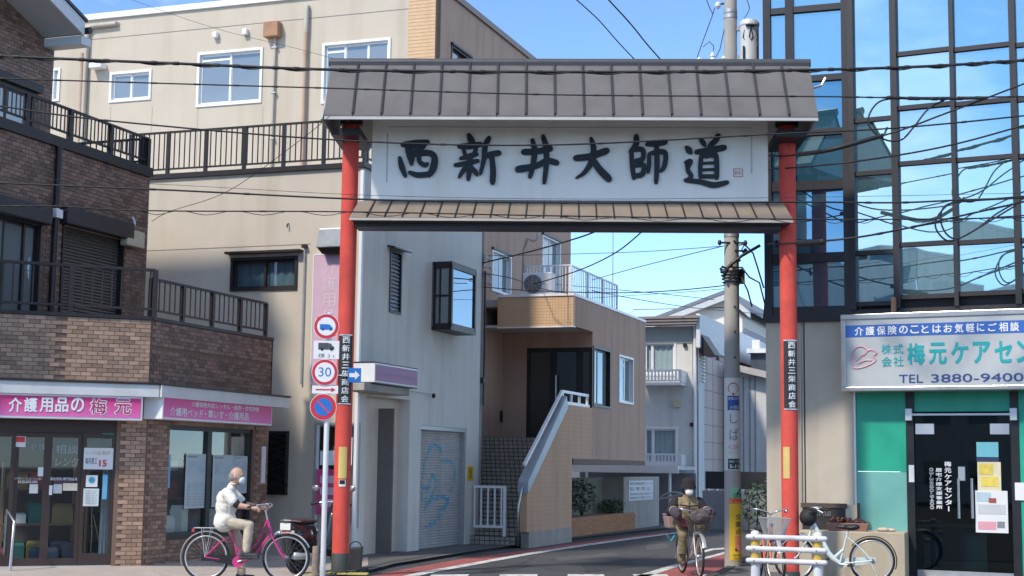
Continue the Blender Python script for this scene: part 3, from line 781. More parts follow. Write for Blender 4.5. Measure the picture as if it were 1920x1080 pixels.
q = MB().pxz([(hv[0], hv[2] + 0.1), (hv[1], hv[2] + 0.1), (hv[1], hv[3]), (hv[0] + 0.05, hv[3])], -0.32, 0)
q.build('vent_hood', galv, A, bevel=0.015)
MB().hexa([(hv[0] + .08, -.22, hv[2]), (hv[1] - .08, -.22, hv[2]), (hv[1] - .08, 0, hv[2]), (hv[0] + .08, 0, hv[2]), (hv[0] + .02, -.3, hv[2] + .098), (hv[1] - .02, -.3, hv[2] + .098), (hv[1] - .02, 0, hv[2] + .098), (hv[0] + .02, 0, hv[2] + .098)]).build('vent_grille', dark_bronze, A)
MB().box(-0.045, 0.012, -0.02, 0.05, 0.05, zA - 0.05).build('corner_trim', alu_white, A)
# terrace railing along the front edge and round the corner
rail_m = mat('dark_railing', (0.020, 0.016, 0.017), 0.45, 0.3, var=0.1)
def railing(root, p0, p1, h, n_post, n_bal, m=rail_m, lo=0.10, post=0.06, balr=0.010, railw=0.05, balm=None):
    """posts, top and bottom rail and each baluster between two points (x, y, z)"""
    p0 = Vector(p0); p1 = Vector(p1); d = p1 - p0
    q = MB(); q.bar(p0 + Vector((0, 0, h)), p1 + Vector((0, 0, h)), railw, railw * 0.7); q.build('top_rail', m, root)
    q = MB(); q.bar(p0 + Vector((0, 0, lo)), p1 + Vector((0, 0, lo)), railw * 0.7, railw * 0.6); q.build('bottom_rail', m, root)
    pm = MB().box(-post / 2, post / 2, -post / 2, post / 2, 0, h).mesh('post', m)
    ang = math.atan2(d.y, d.x)
    for i in range(n_post):
        inst('post', pm, root, p0 + d * (i / (n_post - 1)), (0, 0, ang))
    bm_ = MB().box(-balr, balr, -balr * 0.7, balr * 0.7, lo, h - railw * 0.3).mesh('baluster', balm or m)
    for i in range(n_bal):
        inst('baluster', bm_, root, p0 + d * ((i + 0.5) / n_bal), (0, 0, ang))
trl = FA.hit(277, 326, y=0.0)
rh = FA.hit(450, 238, y=0.0).z - zA
trail = empty('terrace_railing', FA, 'dark slim railing along the roof terrace edge left of the gate', 'railing')
q = MB().box(trl.x - 1.2, 0.05, -0.06, 0.12, zA, zA + 0.09); q.box(-0.07, 0.05, 0.12, yA, zA, zA + 0.09); q.build('coping', rail_m, trail)
railing(trail, (trl.x - 0.4, 0.03, zA + 0.09), (0, 0.03, zA + 0.09), rh - 0.09, 7, 44)
railing(trail, (0, 0.12, zA + 0.09), (0, yA - 0.1, zA + 0.09), rh - 0.09, 6, 40)
# --- lane side wall
rec = FA.srect(684, 745, 766, 1026, 0); rec = (rec[0], rec[1], PZ - 0.02, rec[3])
shu = FA.srect(787, 800, 873, 1024, 0); shu = (shu[0], shu[1], PZ - 0.02, shu[3])
nwin = FA.srect(730, 470, 752, 588, 0)
wall_holes(0, yA, 0, zA, [rec, shu, nwin], 0.18, side).build('side_wall', creamg, A)
bx('back_wall', creamg, A, -9, 0, yA - 0.15, yA - 0.001, 0, zA - 0.03)
# recessed entry
q = MB(); q.box(-0.30, -0.24, rec[0] - 0.1, rec[1] + 0.1, 0, rec[3] + 0.05); q.box(-0.24, -0.18, rec[1] + 0.001, rec[1] + 0.05, 0, rec[3]); q.box(-0.24, -0.18, rec[0] - 0.05, rec[0] - 0.001, 0, rec[3])
q.build('entry_recess', mat('beige_render', (0.76, 0.71, 0.63), 0.85, var=0.05, streak=0.1), A)
r_ = FA.srect(708, 886, 721, 903, -0.24)
bx('intercom', black, A, -0.24, -0.21, r_[0], r_[1], r_[2], r_[3], bevel=0.005)
bx('door_frame', alu_white, A, -0.24, -0.20, rec[0] + 0.02, rec[0] + 0.10, PZ, rec[3] - 0.02)
# roll shutter
q = MB(); k = int((shu[3] - shu[2]) / 0.052)
prof = []
for i in range(k + 1):
    z = shu[2] + (shu[3] - shu[2]) * i / k
    prof += [(-0.115, z), (-0.135, z + 0.014), (-0.120, z + 0.030)]
prof = [(x, min(z, shu[3])) for x, z in prof]
vs = []
for x, z in prof: vs += [(x, shu[0] + 0.02, z), (x, shu[1] - 0.02, z)]
q.add(vs, [(2 * i, 2 * i + 1, 2 * i + 3, 2 * i + 2) for i in range(len(prof) - 1)])
shm = mat('shutter_steel', (0.55, 0.56, 0.56), 0.5, 0.15, var=0.07, streak=0.15)
sho = q.build('roll_shutter', shm, A)
q = MB(); q.box(-0.15, -0.02, shu[0] + 0.001, shu[0] + 0.05, shu[2], shu[3]); q.box(-0.15, -0.02, shu[1] - 0.05, shu[1] - 0.001, shu[2], shu[3]); q.box(-0.15, -0.02, shu[0] + 0.05, shu[1] - 0.05, shu[3] - 0.08, shu[3] - 0.001)
q.build('shutter_guide', galv, sho)
# sprayed blue scrawl on the shutter
spray = mat('blue_spray_paint', (0.10, 0.42, 0.60), 0.7, var=0.2, scale=30)
def srcpt(zx, zy): h = FA.hit(560 + zx / 3.177, 740 + zy / 3.177, x=-0.108); return (-0.1145, h.y, h.z)
def spl(pts, n=26):
    o = []
    for i in range(len(pts) - 1):
        for k in range(n // (len(pts) - 1)):
            t = k / (n // (len(pts) - 1)); o.append((pts[i][0] + (pts[i + 1][0] - pts[i][0]) * t, pts[i][1] + (pts[i + 1][1] - pts[i][1]) * t))
    return o + [pts[-1]]
random.seed(3)
for st in ([(735, 660), (740, 520), (755, 400), (790, 310), (820, 295), (850, 325), (850, 350)], [(750, 690), (790, 620), (830, 520), (800, 470), (770, 560), (760, 660)], [(850, 390), (910, 395), (935, 440), (930, 520), (905, 590), (870, 690), (820, 760), (760, 790)],
           [(735, 555), (790, 553)], [(780, 640), (860, 600), (900, 640), (840, 690)]):
    P = spl(st, 40); q = MB()
    for i in range(len(P) - 1):
        if random.random() < 0.28: continue
        a = Vector(srcpt(*P[i])); b = Vector(srcpt(P[i + 1][0] + (3 if P[i + 1][0] == P[i][0] else 0), P[i + 1][1]))
        if (b - a).length < 0.005: continue
        w_ = random.uniform(0.015, 0.04); t = (b - a).normalized(); nn_ = Vector((0, -t.z, t.y)) * w_
        q.add([a - nn_, b - nn_, b + nn_, a + nn_], [(0, 1, 2, 3)])
    q.build('spray_stroke', spray, sho)['kind'] = 'stuff'
# slim louvre window, bay window
q = MB(); y0, y1, z0, z1 = nwin
wq = MB(); wq.box(-0.10, 0.02, y0, y0 + 0.04, z0, z1); wq.box(-0.10, 0.02, y1 - 0.04, y1, z0, z1); wq.box(-0.10, 0.02, y0 + 0.04, y1 - 0.04, z0, z0 + 0.04); wq.box(-0.10, 0.02, y0 + 0.04, y1 - 0.04, z1 - 0.04, z1)
lw = wq.build('louvre_window', dark_bronze, A)
lm = MB().hexa([(-0.06, y0 + .04, 0.035), (-0.02, y0 + .04, -0.035), (-0.02, y1 - .04, -0.035), (-0.06, y1 - .04, 0.035), (-0.06, y0 + .04, 0.041), (-0.014, y0 + .04, -0.03), (-0.014, y1 - .04, -0.03), (-0.06, y1 - .04, 0.041)]).mesh('louvre', coated_glass('louvre_glass', (0.50, 0.58, 0.66), (0.7, 0.8, 0.9), 0.15))
nl = 15
for i in range(nl): inst('louvre', lm, lw, (0, 0, z0 + 0.07 + (z1 - z0 - 0.1) * (i + 0.3) / nl))
bx('room_back', mat('dim_blue_room', (0.13, 0.16, 0.19), 0.9), lw, -0.14, -0.125, y0, y1, z0, z1)
MB().hexa([(0, y0 - 0.12, z1 + 0.03), (0.16, y0 - 0.12, z1 + 0.0), (0.16, y1 + 0.12, z1), (0, y1 + 0.12, z1 + 0.03), (0, y0 - 0.12, z1 + 0.06), (0.16, y0 - 0.12, z1 + 0.025), (0.16, y1 + 0.12, z1 + 0.025), (0, y1 + 0.12, z1 + 0.06)]).build('window_hood', dark_bronze, A)
BW = 0.42
b0 = FA.hit(847, 560, x=BW).y; b1 = FA.hit(893, 560, x=BW).y
bz1 = FA.hit(870, 503, x=BW).z; bz0 = FA.hit(870, 618, x=BW).z
bay = empty('bay', FA); bay.name = 'bay_window'; bay.parent = A; bay.matrix_local = Matrix.Identity(4)
q = MB(); e = 0.07
for y in (b0, b1 - e): q.box(BW - e, BW, y, y + e, bz0, bz1); q.box(0, e, y, y + e, bz0, bz1)
for z in (bz0 - 0.06, bz1 - e): q.box(0, BW, b0, b1, z, z + e + 0.06)
q.box(BW * 0.35, BW * 0.35 + 0.03, b0 + 0.01, b0 + 0.05, bz0, bz1); q.box(0.02, BW - 0.02, b0 + 0.012, b0 + 0.045, (bz0 + bz1) / 2 - 0.02, (bz0 + bz1) / 2 + 0.02)
q.build('frame', dark_bronze, bay)
bayg = coated_glass('bay_glass', (0.10, 0.13, 0.15), (0.70, 0.78, 0.82), 0.36)
bx('pane', bayg, bay, BW - 0.035, BW - 0.03, b0 + e, b1 - e, bz0 + e - 0.005, bz1 - e + 0.005)
bx('pane', win_glass, bay, 0.07, BW - e, b0 + 0.03, b0 + 0.035, bz0, bz1)
bx('pane', win_glass, bay, 0.07, BW - e, b1 - 0.035, b1 - 0.03, bz0, bz1)
bx('curtain', curt, bay, 0.01, 0.03, b0, b1, bz0, bz1)
# canopy and faded purple light box above the entry
c0 = FA.srect(687, 722, 770, 746, 0.45)
cy0, cy1 = FA.hit(683, 735, x=0.45).y, FA.hit(768, 735, x=0.45).y
zc1 = FA.hit(725, 723, x=0.45).z; zc0 = FA.hit(725, 737, x=0.45).z
bx('canopy', concrete, A, 0, 0.45, cy0, cy1, zc0, zc1, bevel=0.01)
ly0, ly1 = FA.hit(703, 700, x=0.5).y, FA.hit(783, 700, x=0.5).y
lz1 = FA.hit(743, 686, x=0.5).z; lz0 = FA.hit(743, 722, x=0.5).z
lbox = empty('light_box_sign', FA, 'faded purple light-box sign over the recessed entry on the grey wall', 'sign')
bx('case', alu_white, lbox, 0.02, 0.5, ly0, ly1, lz0, lz1, bevel=0.01)
purple = mat('faded_purple', (0.43, 0.25, 0.42), 0.6, var=0.08, scale=2)
bx('face', purple, lbox, 0.5, 0.506, ly0 + 0.03, ly1 - 0.02, lz0 + 0.03, lz1 - 0.03)
fade = mat('faded_print', (0.50, 0.32, 0.46), 0.6)
text('ケアセンター・コーポレーション', fade, lbox, ly0 + 0.12, ly1 - 0.15, lz0 + 0.13, lz1 - 0.14, lambda u, z: (0.509, u, z), 0.02)
for i in range(2): bx('frame_edge', dark_bronze, lbox, 0.0, 0.502, ly0 - 0.012, ly1 + 0.01, (lz0 - 0.016, lz1 + 0.002)[i], (lz0 - 0.002, lz1 + 0.016)[i])
# cables, brackets and plates by the far edge of the lane side
r_ = FA.srect(877, 874, 887, 901, 0.01)
yp = MB().box(0.001, 0.012, r_[0], r_[1], r_[2], r_[3]).build('plate_yellow', mat('yellow_plate', (0.75, 0.50, 0.03), 0.5), None)
yp.parent = A; yp.name = 'warning_plate'
vtext('危険注意', black, yp, (r_[0] + r_[1]) / 2, (r_[1] - r_[0]) * 0.6, r_[3] - 0.04, r_[2] + 0.04, lambda u, z: (0.015, u, z))
ce = yA - 0.03
za_, zb_ = FA.hit(903, 505, x=0.05).z, FA.hit(903, 760, x=0.05).z
MB().tube([(0.04, ce, za_), (0.05, ce, (za_ + zb_) / 2), (0.04, ce, zb_)], 0.022, 8).build('cable', black, A)
q = MB(); q.bar((0, ce, za_ + 0.1), (0.05, ce, za_ + 0.35), 0.05)
for k in range(4): q.ell((0.14, ce + 0.02, za_ + 0.25 - k * 0.17), (0.035, 0.035, 0.05), 8, 6); q.bar((0, ce, za_ + 0.25 - k * 0.17), (0.14, ce, za_ + 0.25 - k * 0.17), 0.018)
q.build('cable_bracket', galv, A)
zz = FA.hit(900, 712, x=0.05).z
MB().box(0, 0.07, ce - 0.08, ce, zz - 0.06, zz + 0.06).build('junction_box', black, A)
zl = FA.hit(815, 742, x=0.1); 
MB().tube([(0, cy1 + 0.05, zc1 + 0.02), (0.06, zl.y, zl.z + 0.04)], 0.01, 6).build('lamp_arm', galv, A)
MB().ell((0.08, zl.y, zl.z), (0.04, 0.04, 0.05), 10, 6).build('lamp_head', dark_bronze, A)
# vertical pink sign on the front
vs_ = FA.rect(586, 478, 640, 722, -0.06)
vsg = empty('vertical_sign', FA, 'tall faded pink vertical sign on the cream wall behind the round road signs', 'sign')
pinkf = mat('faded_pink_board', (0.58, 0.40, 0.50), 0.6, var=0.06, scale=1.2, streak=0.1)
bx('board', pinkf, vsg, vs_[0], vs_[1] + 0.15, -0.06, -0.002, vs_[2], vs_[3])
vtext('介護用品', mat('worn_print', (0.66, 0.52, 0.58), 0.7), vsg, (vs_[0] + vs_[1]) / 2 + 0.03, 0.26, vs_[3] - 0.08, vs_[3] - 1.25, lambda u, z: (u, -0.064, z), 0.0)
bx('frame_edge', alu_white, vsg, vs_[0] - 0.02, vs_[0] - 0.001, -0.065, -0.002, vs_[2] - 0.02, vs_[3] + 0.02)
bx('frame_edge', alu_white, vsg, vs_[0] - 0.001, vs_[1] + 0.15, -0.065, -0.002, vs_[3] + 0.001, vs_[3] + 0.02)

# ================================================================== tall brown building behind it
XB = -1.02
Bd = empty('tall_building', FA, 'tall building with cream front, ochre corner strip and brown lane side, behind the gate', 'building')
yB = FA.hit(816, 60, x=XB).y
yB2 = FA.hit(1070, 500, x=XB).y
zB = FA.hit(925, 58, x=XB).z
XT = FA.hit(765, 60, y=yB).x
wins = []
for (x0, y0, x1, y1) in ((98, 128, 113, 190), (206, 133, 284, 190), (370, 94, 492, 197), (604, 76, 732, 190)):
    wins.append(FA.rect(x0, y0, x1, y1, yB))
fB = lambda u, d, z: (u, yB + d, z)
wall_holes(-16, XT, 6, zB, wins, 0.12, fB).build('front_wall', cream, Bd)
MB().box(XT, XB, yB, yB + 0.3, 5, zB).build('corner_strip', orange_tile, Bd)
q = MB()
zz = 5.2
while zz < zB - 0.05:                                       # fine horizontal joints of the corner strip
    q.box(XT + 0.002, XB - 0.002, yB - 0.004, yB - 0.001, zz, zz + 0.006); zz += 0.08
q.build('tile_joints', mat('tile_joint', (0.42, 0.30, 0.19), 0.9), Bd)
fp0 = lambda px, py: FA.hit(px, py, y=yB)
seam_l = mat('faint_seam', (0.36, 0.31, 0.25), 0.9)
splits = [(0.5,), (0.5,), (0.5,), (0.33, 0.66)]
for i, (w_, s_) in enumerate(zip(wins, splits)):
    window(Bd, w_, alu_white, win_glass, fB, 0.10, 0.06, s_, None, 0.03, rail=((0.85,) if i == 2 else (0.85, 0.0) if i == 3 else None))
MB().box(-16, XB + 0.06, yB - 0.06, yB + 0.25, zB, zB + 0.14).build('parapet_cap', alu_white, Bd)
MB().box(XB - 0.2, XB + 0.06, yB + 0.251, yB2, zB, zB + 0.14).build('parapet_cap', mat('brown_cap', (0.20, 0.15, 0.13), 0.5, 0.2), Bd)
for px in (206, 284, 370, 492, 640):                   # drip seams of the render panels
    h_ = fp0(px, 240); bx('seam', seam_l, Bd, h_.x - 0.006, h_.x + 0.006, yB - 0.003, yB - 0.0005, h_.z - 1.5, fp0(px, 200).z)
# side wall with its openings
sB = lambda u, d, z: (XB - d, u, z)
sw1 = FA.srect(922, 474, 958, 551, XB); sw2 = FA.srect(1016, 447, 1050, 560, XB); sw3 = FA.srect(845, 96, 882, 150, XB)
wall_holes(yB, yB2, 0, zB, [sw1, sw2, sw3], 0.14, sB).build('side_wall', brown_st, Bd)
for w_ in (sw1, sw2, sw3):
    window(Bd, w_, alu_white if w_ is not sw3 else dark_bronze, win_glass, sB, 0.12, 0.05, (0.5,), None, 0.02)
    bx('window_head', dark_bronze, Bd, XB, XB + 0.06, w_[0] - 0.03, w_[1] + 0.03, w_[3], w_[3] + 0.05)
bx('roof_slab', concrete, Bd, -16, XB - 0.001, yB + 0.26, yB2 - 0.01, zB - 0.3, zB - 0.02)
bx('rear_wall', brown_st, Bd, -16, XB - 0.002, yB2 - 0.2, yB2 - 0.002, 0, zB - 0.31)
# vents, lamp, rusty box, drain pipes on the cream front
rust = mat('rusty_steel', (0.36, 0.20, 0.12), 0.8, var=0.22, scale=5)
pvc = mat('grey_beige_pvc', (0.46, 0.42, 0.36), 0.5, var=0.08, streak=0.2)
def fp(px, py, d=0.0): return FA.hit(px, py, y=yB - d)
for (x, y) in ((404, 66), (460, 60)):
    p = fp(x, y, 0.06); MB().box(p.x - 0.06, p.x + 0.06, yB - 0.12, yB, p.z - 0.07, p.z + 0.07).build('vent_cap', alu_white, Bd, bevel=0.02)
p = fp(182, 124, 0.15); MB().box(p.x - 0.17, p.x + 0.17, yB - 0.25, yB, p.z - 0.06, p.z + 0.07).build('vent_hood', alu_white, Bd, bevel=0.02)
a = FA.rect(494, 40, 521, 68, yB - 0.2); bx('rust_box', rust, Bd, a[0], a[1], yB - 0.22, yB, a[2], a[3], bevel=0.01)
stain = mat('rust_stain', (0.45, 0.36, 0.27), 0.9, var=0.15, scale=10)
c0 = fp(516, 66, 0.06); c1 = fp(512, 240, 0.06)
MB().tube([(c0.x, yB - 0.06, c0.z), (c0.x, yB - 0.06, c1.z - 1.0)], 0.03, 8).build('pipe', pvc, Bd)
for k in range(3):
    MB().box(c0.x - 0.06, c0.x + 0.06, yB - 0.1, yB, c0.z - 0.3 - k * 1.05, c0.z - 0.27 - k * 1.05).build('pipe_clip', galv, Bd)
p0 = fp(575, 12, 0.08); p1 = fp(568, 240, 0.08)
MB().tube([(p0.x, yB, p0.z), (p0.x, yB - 0.07, p0.z), (p0.x, yB - 0.08, p0.z - 0.08), (p0.x, yB - 0.08, fp(572, 62, .08).z)], 0.055, 10).build('drain_pipe', pvc, Bd, smooth=50)
MB().tube([(p0.x, yB - 0.08, fp(572, 62, .08).z + 0.02), (p0.x, yB - 0.08, p1.z - 1.2)], 0.048, 10).build('drain_pipe', mat('rusty_beige_pipe', (0.48, 0.34, 0.25), 0.6, var=0.15, streak=0.3), Bd, smooth=50)
p0 = fp(218, 44, 0.08); p1 = fp(164, 52, 0.08); p2 = fp(152, 200, .08)
MB().tube([(p0.x, yB, p0.z), (p0.x, yB - 0.08, p0.z), (p1.x + 0.1, yB - 0.08, p1.z + 0.02), (p1.x, yB - 0.08, p1.z - 0.08), (p1.x, yB - 0.08, p2.z - 2)], 0.055, 10).build('drain_pipe', pvc, Bd, smooth=50)
MB().tube([(p1.x - 0.10, yB - 0.08, fp(155, 100, .08).z), (p1.x - 0.10, yB - 0.08, p2.z - 2)], 0.05, 10).build('drain_pipe', mat('rusty_beige_pipe', (0.5, 0.36, 0.27)), Bd, smooth=50)
zsm = fp(500, 40).z
for (xa, xb, z) in ((fp(165, 72).x, XT, fp(400, 52).z),):
    bx('seam', seam, Bd, xa, xb, yB - 0.004, yB - 0.001, z - 0.008, z + 0.008)

# ================================================================== entrance wing with the outside stair
XS = 1.24
Wg = empty('entrance_wing', FA, 'brown entrance wing with ochre balcony band, glass doors and tiled outside stair', 'building')
_b = FA.hit(1072, 800, x=XS)
y_can = FA.hit(1075, 580, x=XS).y                      # front of the canopy
y_rec = FA.hit(1111, 650, x=XS).y                      # door plane
y_end = FA.hit(1210, 700, x=XS).y
y_st0 = FA.hit(988, 950, x=XS).y                       # foot of the stair
y_pil = FA.hit(1072, 930, x=XS).y
zc_t = FA.hit(1004, 556, y=y_can).z; zc_b = FA.hit(1004, 612, y=y_can).z
z_ov = FA.hit(1140, 862, x=XS).z
z_land = FA.hit(945, 820, y=y_rec - 1.2).z
wing_top = zc_t
# side wall above the car port, with window openings
wA1 = FA.srect(1112, 652, 1144, 765, XS); wA2 = FA.srect(1160, 668, 1187, 757, XS)
sW = lambda u, d, z: (XS - d, u, z)
wall_holes(y_rec, y_end, z_ov, wing_top, [wA1, wA2], 0.14, sW).build('side_wall', brown_st, Wg)
window(Wg, wA2, alu_white, win_glass, sW, 0.12, 0.05, (0.5,), None, 0.02, rail=(0.8,))
window(Wg, wA1, dark_bronze, win_glass, sW, 0.10, 0.06, (0.35,), None, 0.02)
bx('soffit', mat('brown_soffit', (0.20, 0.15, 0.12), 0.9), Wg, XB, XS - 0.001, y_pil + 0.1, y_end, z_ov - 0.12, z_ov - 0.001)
bx('end_wall', brown_st, Wg, XB, XS - 0.15, y_end - 0.15, y_end - 0.001, z_ov, wing_top - 0.01)
bx('roof', concrete, Wg, XB, XS - 0.15, y_can + 0.2, y_end - 0.16, wing_top - 0.2, wing_top - 0.03)
# canopy band
q = MB(); cxl = FA.hit(933, 590, y=y_can).x
q.box(cxl, XS, y_can, y_can + 0.15, zc_b, zc_t); band = q.build('canopy_band', orange_tile, Wg)
q = MB(); nrow = 10; ncol = 26                          # joints of the small mosaic tiles
for i in range(1, nrow): z = zc_b + (zc_t - zc_b) * i / nrow; q.box(cxl, XS, y_can - 0.003, y_can - 0.0005, z - 0.003, z + 0.003)
for i in range(1, ncol): x = cxl + (XS - cxl) * i / ncol; q.box(x - 0.003, x + 0.003, y_can - 0.0036, y_can - 0.0008, zc_b, zc_t)
q.build('tile_joints', mat('tile_joint', (0.42, 0.30, 0.19)), band)
bx('canopy_side', brown_st, Wg, XS - 0.15, XS, y_can + 0.15, y_rec, zc_b, zc_t)
bx('canopy_soffit', mat('white_soffit', (0.55, 0.53, 0.50), 0.8), Wg, XB, XS - 0.151, y_can + 0.151, y_rec, zc_b, zc_b + 0.06)
bx('canopy_edge', alu_white, Wg, cxl - 0.02, XS + 0.02, y_can - 0.03, y_can + 0.1, zc_t, zc_t + 0.06)
bx('canopy_edge', alu_white, Wg, XS - 0.1, XS + 0.02, y_can + 0.1, y_end, zc_t, zc_t + 0.06)
bx('canopy_edge', alu_white, Wg, cxl - 0.01, XS + 0.012, y_can - 0.015, y_can + 0.14, zc_b - 0.03, zc_b - 0.002)
# doors at the back of the recess
dl = FA.hit(987, 740, y=y_rec).x; dz1 = FA.hit(1040, 652, y=y_rec).z
bx('recess_wall', brown_st, Wg, XB, dl, y_rec, y_rec + 0.15, z_land - 0.2, zc_b)
bx('recess_lintel', brown_st, Wg, dl, XS - 0.001, y_rec - 0.001, y_rec + 0.15, dz1, zc_b)
dd = FA.hit(1085, 740, y=y_rec).x
dm = FA.hit(1036, 740, y=y_rec).x
for (x0, x1) in ((dl, dm), (dm, dd), (dd, XS - 0.005)):
    q = MB(); e = 0.07
    q.box(x0, x0 + e, y_rec + 0.002, y_rec + 0.1, z_land, dz1 - .001); q.box(x1 - e, x1, y_rec + 0.002, y_rec + 0.1, z_land, dz1 - .001)
    q.box(x0 + e, x1 - e, y_rec + 0.002, y_rec + 0.1, z_land, z_land + 0.12); q.box(x0 + e, x1 - e, y_rec + 0.002, y_rec + 0.1, dz1 - 0.1, dz1 - .001)
    dr = q.build('door', black, Wg)
    bx('pane', win_dark, dr, x0 + e, x1 - e, y_rec + 0.05, y_rec + 0.06, z_land + 0.12, dz1 - 0.1)
    if x0 == dm: MB().tube([(x0 + 0.1, y_rec - 0.06, z_land + 0.7), (x0 + 0.1, y_rec - 0.06, z_land + 1.5)], 0.02, 8).build('handle', steel, dr)
lp_ = FA.hit(957, 648, x=XB + 0.1)
lmp = MB().lathe([(0.01, -0.17), (0.085, -0.15), (0.085, 0.15), (0.01, 0.17)], 14, (XB + 0.1, lp_.y, lp_.z)).build('wall_lamp', black, Wg, smooth=40)
MB().ell((XB + 0.17, lp_.y - 0.03, lp_.z), (0.045, 0.05, 0.1), 10, 8).build('lamp_glass', paper, lmp)
ip = FA.hit(942, 781, x=XB + 0.03); bx('intercom', black, Wg, XB, XB + 0.03, ip.y - 0.1, ip.y + 0.1, ip.z - 0.13, ip.z + 0.13)
# stair: treads of concrete, risers clad in single square tiles
NS = 13; st_y1 = y_can + 0.15
rise = (z_land - PZ) / NS; run = (st_y1 - y_st0) / (NS - 1)
stair = MB()
for i in range(NS):
    stair.box(XB + 0.002, XS - 0.16, y_st0 + i * run + 0.012, (st_y1 + 0.02 if i < NS - 1 else y_rec), PZ + (0 if i == 0 else 0.0) + i * rise * 0.999, PZ + (i + 1) * rise)
so = stair.build('stair', mat('stair_mortar', (0.055, 0.052, 0.05), 0.95), Wg)
stile = mat('beige_stair_tile', (0.36, 0.32, 0.26), 0.55, var=0.12, scale=12, rnd=0.15)
tw = 0.112; th = rise / 2
tm = MB().box(-tw / 2 + 0.009, tw / 2 - 0.009, -0.014, 0.004, 0.008, th - 0.008).mesh('tile', stile)
nt_ = int((XS - 0.16 - XB) / tw); cnt = 0
for i in range(NS):
    for j in range(2):
        for k in range(nt_):
            px_c = (k + 0.5) * tw + XB
            inst('tile', tm, so, (px_c, y_st0 + i * run + 0.012, PZ + i * rise + j * th)); cnt += 1
# tiled skirting against the wall on the left of the stair
q = MB()
for i in range(NS):
    q.box(XB + 0.001, XB + 0.016, y_st0 + i * run, y_st0 + (i + 1.6) * run, PZ + (i + 1) * rise, PZ + (i + 1) * rise + 0.2)
q.build('skirting', stile, Wg)
# balustrade wall along the lane, sloping with the stair
zs0 = FA.hit(990, 905, x=XS).z; y_top = FA.hit(1060, 750, x=XS).y; zs1 = FA.hit(1062, 748, x=XS).z
poly = [(y_st0, PZ + 0.28), (y_pil, PZ + 0.28), (y_pil, z_ov), (y_rec, z_ov), (y_rec, zs1 - 0.12), (y_top, zs1 - 0.12), (y_st0, zs0)]
MB().pyz(poly, XS - 0.15, XS).build('balustrade_wall', mat('bounce_lit_siding', (0.60, 0.385, 0.24), 0.75, var=0.06, scale=2, streak=0.12), Wg)  # ochre cast of bounced sunlight is put into this wall's colour
q = MB()                                                 # narrow course joints
z = PZ + 0.4
while z < zs1 - 0.2:
    ya = y_st0 if z < zs0 else y_st0 + (y_top - y_st0) * (z - zs0) / (zs1 - 0.12 - zs0)
    yb_ = y_pil if z < z_ov else y_rec
    q.box(XS + 0.0006, XS + 0.003, ya + 0.02, yb_ - 0.005, z, z + 0.006); z += 0.095
q.build('course_joints', mat('siding_joint', (0.46, 0.30, 0.20), 0.9), Wg)
bx('plinth', concrete, Wg, XS - 0.17, XS + 0.01, y_st0 + 0.12, y_pil - 0.001, 0.0, PZ + 0.279)
cop = mat('blue_grey_coping', (0.36, 0.41, 0.46), 0.45, 0.2, var=0.06, streak=0.1)
MB().pyz([(y_st0 - 0.03, zs0 - 0.22), (y_st0 - 0.03, zs0 + 0.02), (y_top, zs1 + 0.06), (y_top + 0.1, zs1 - 0.2)], XS - 0.19, XS + 0.035).build('stair_coping', cop, Wg)
q = MB(); zr1 = FA.hit(1085, 738, x=XS).z
q.bar((XS - 0.08, y_top - 0.02, zr1), (XS - 0.08, y_rec - 0.1, zr1), 0.06); q.bar((XS - 0.08, y_top + 0.02, zs1 - 0.1), (XS - 0.08, y_rec - 0.1, zs1 - 0.1), 0.1)
for k in range(4): yy = y_top + 0.05 + (y_rec - 0.2 - y_top) * k / 3; q.bar((XS - 0.08, yy, zs1 - 0.1), (XS - 0.08, yy, zr1), 0.05)
q.bar((XS - 0.08, y_st0 + 0.02, zs0 + 0.35), (XS - 0.08, y_top, zr1), 0.06)
q.build('landing_rail', alu_white, Wg)
h0 = FA.hit(991, 905, x=XS - 0.08)
MB().tube([(XS - 0.08, y_st0 + 0.05, zs0), (XS - 0.08, y_st0 - 0.12, zs0 - 0.15), (XS - 0.1, y_st0 - 0.25, zs0 - 0.45), (XS - 0.1, y_st0 - 0.28, PZ)], 0.022, 8).build('hand_rail', steel, Wg, smooth=True)
# terrace balustrade, air conditioner and its pipes above the canopy
tr2 = empty('balcony_railing', FA, 'white railing round the balcony above the ochre canopy band', 'railing')
yrl = y_can + 0.9
railing(tr2, (FA.hit(985, 520, y=yrl).x, yrl, zc_t + 0.02), (XS - 0.35, yrl, zc_t + 0.02), FA.hit(1040, 498, y=yrl).z - zc_t - 0.02, 3, 14, alu_white, 0.1, 0.05, 0.012, 0.05)
railing(tr2, (XS - 0.35, yrl + 0.05, zc_t + 0.02), (XS - 0.35, y_end - 1.6, zc_t + 0.02), FA.hit(1040, 498, y=yrl).z - zc_t - 0.02, 4, 26, alu_white, 0.1, 0.05, 0.012, 0.05)
acp = FA.rect(980, 511, 1034, 552, yrl - 0.45)
ac = empty('air_conditioner', FA, 'white air conditioner outdoor unit on the canopy roof behind the overhead wires', 'air conditioner')
bx('case', alu_white, ac, acp[0], acp[1], yrl - 0.45, yrl - 0.15, zc_t + 0.08, acp[3], bevel=0.015)
acz = (zc_t + 0.08 + acp[3]) / 2; acx = acp[0] + 0.36 * (acp[1] - acp[0])
q = MB(); q.tube([(acx, yrl - 0.452, acz), (acx, yrl - 0.47, acz)], 0.22, 24); gro = q.build('fan_guard', mat('dark_fan', (0.12, 0.12, 0.12), 0.6), ac)
q = MB()
for rr in (0.07, 0.12, 0.17, 0.215): q.tube(arc((acx, acz), rr, 0, 2 * math.pi * 23 / 24, 23, lambda a, b: (a, yrl - 0.475, b)), 0.004, 4, closed=True)
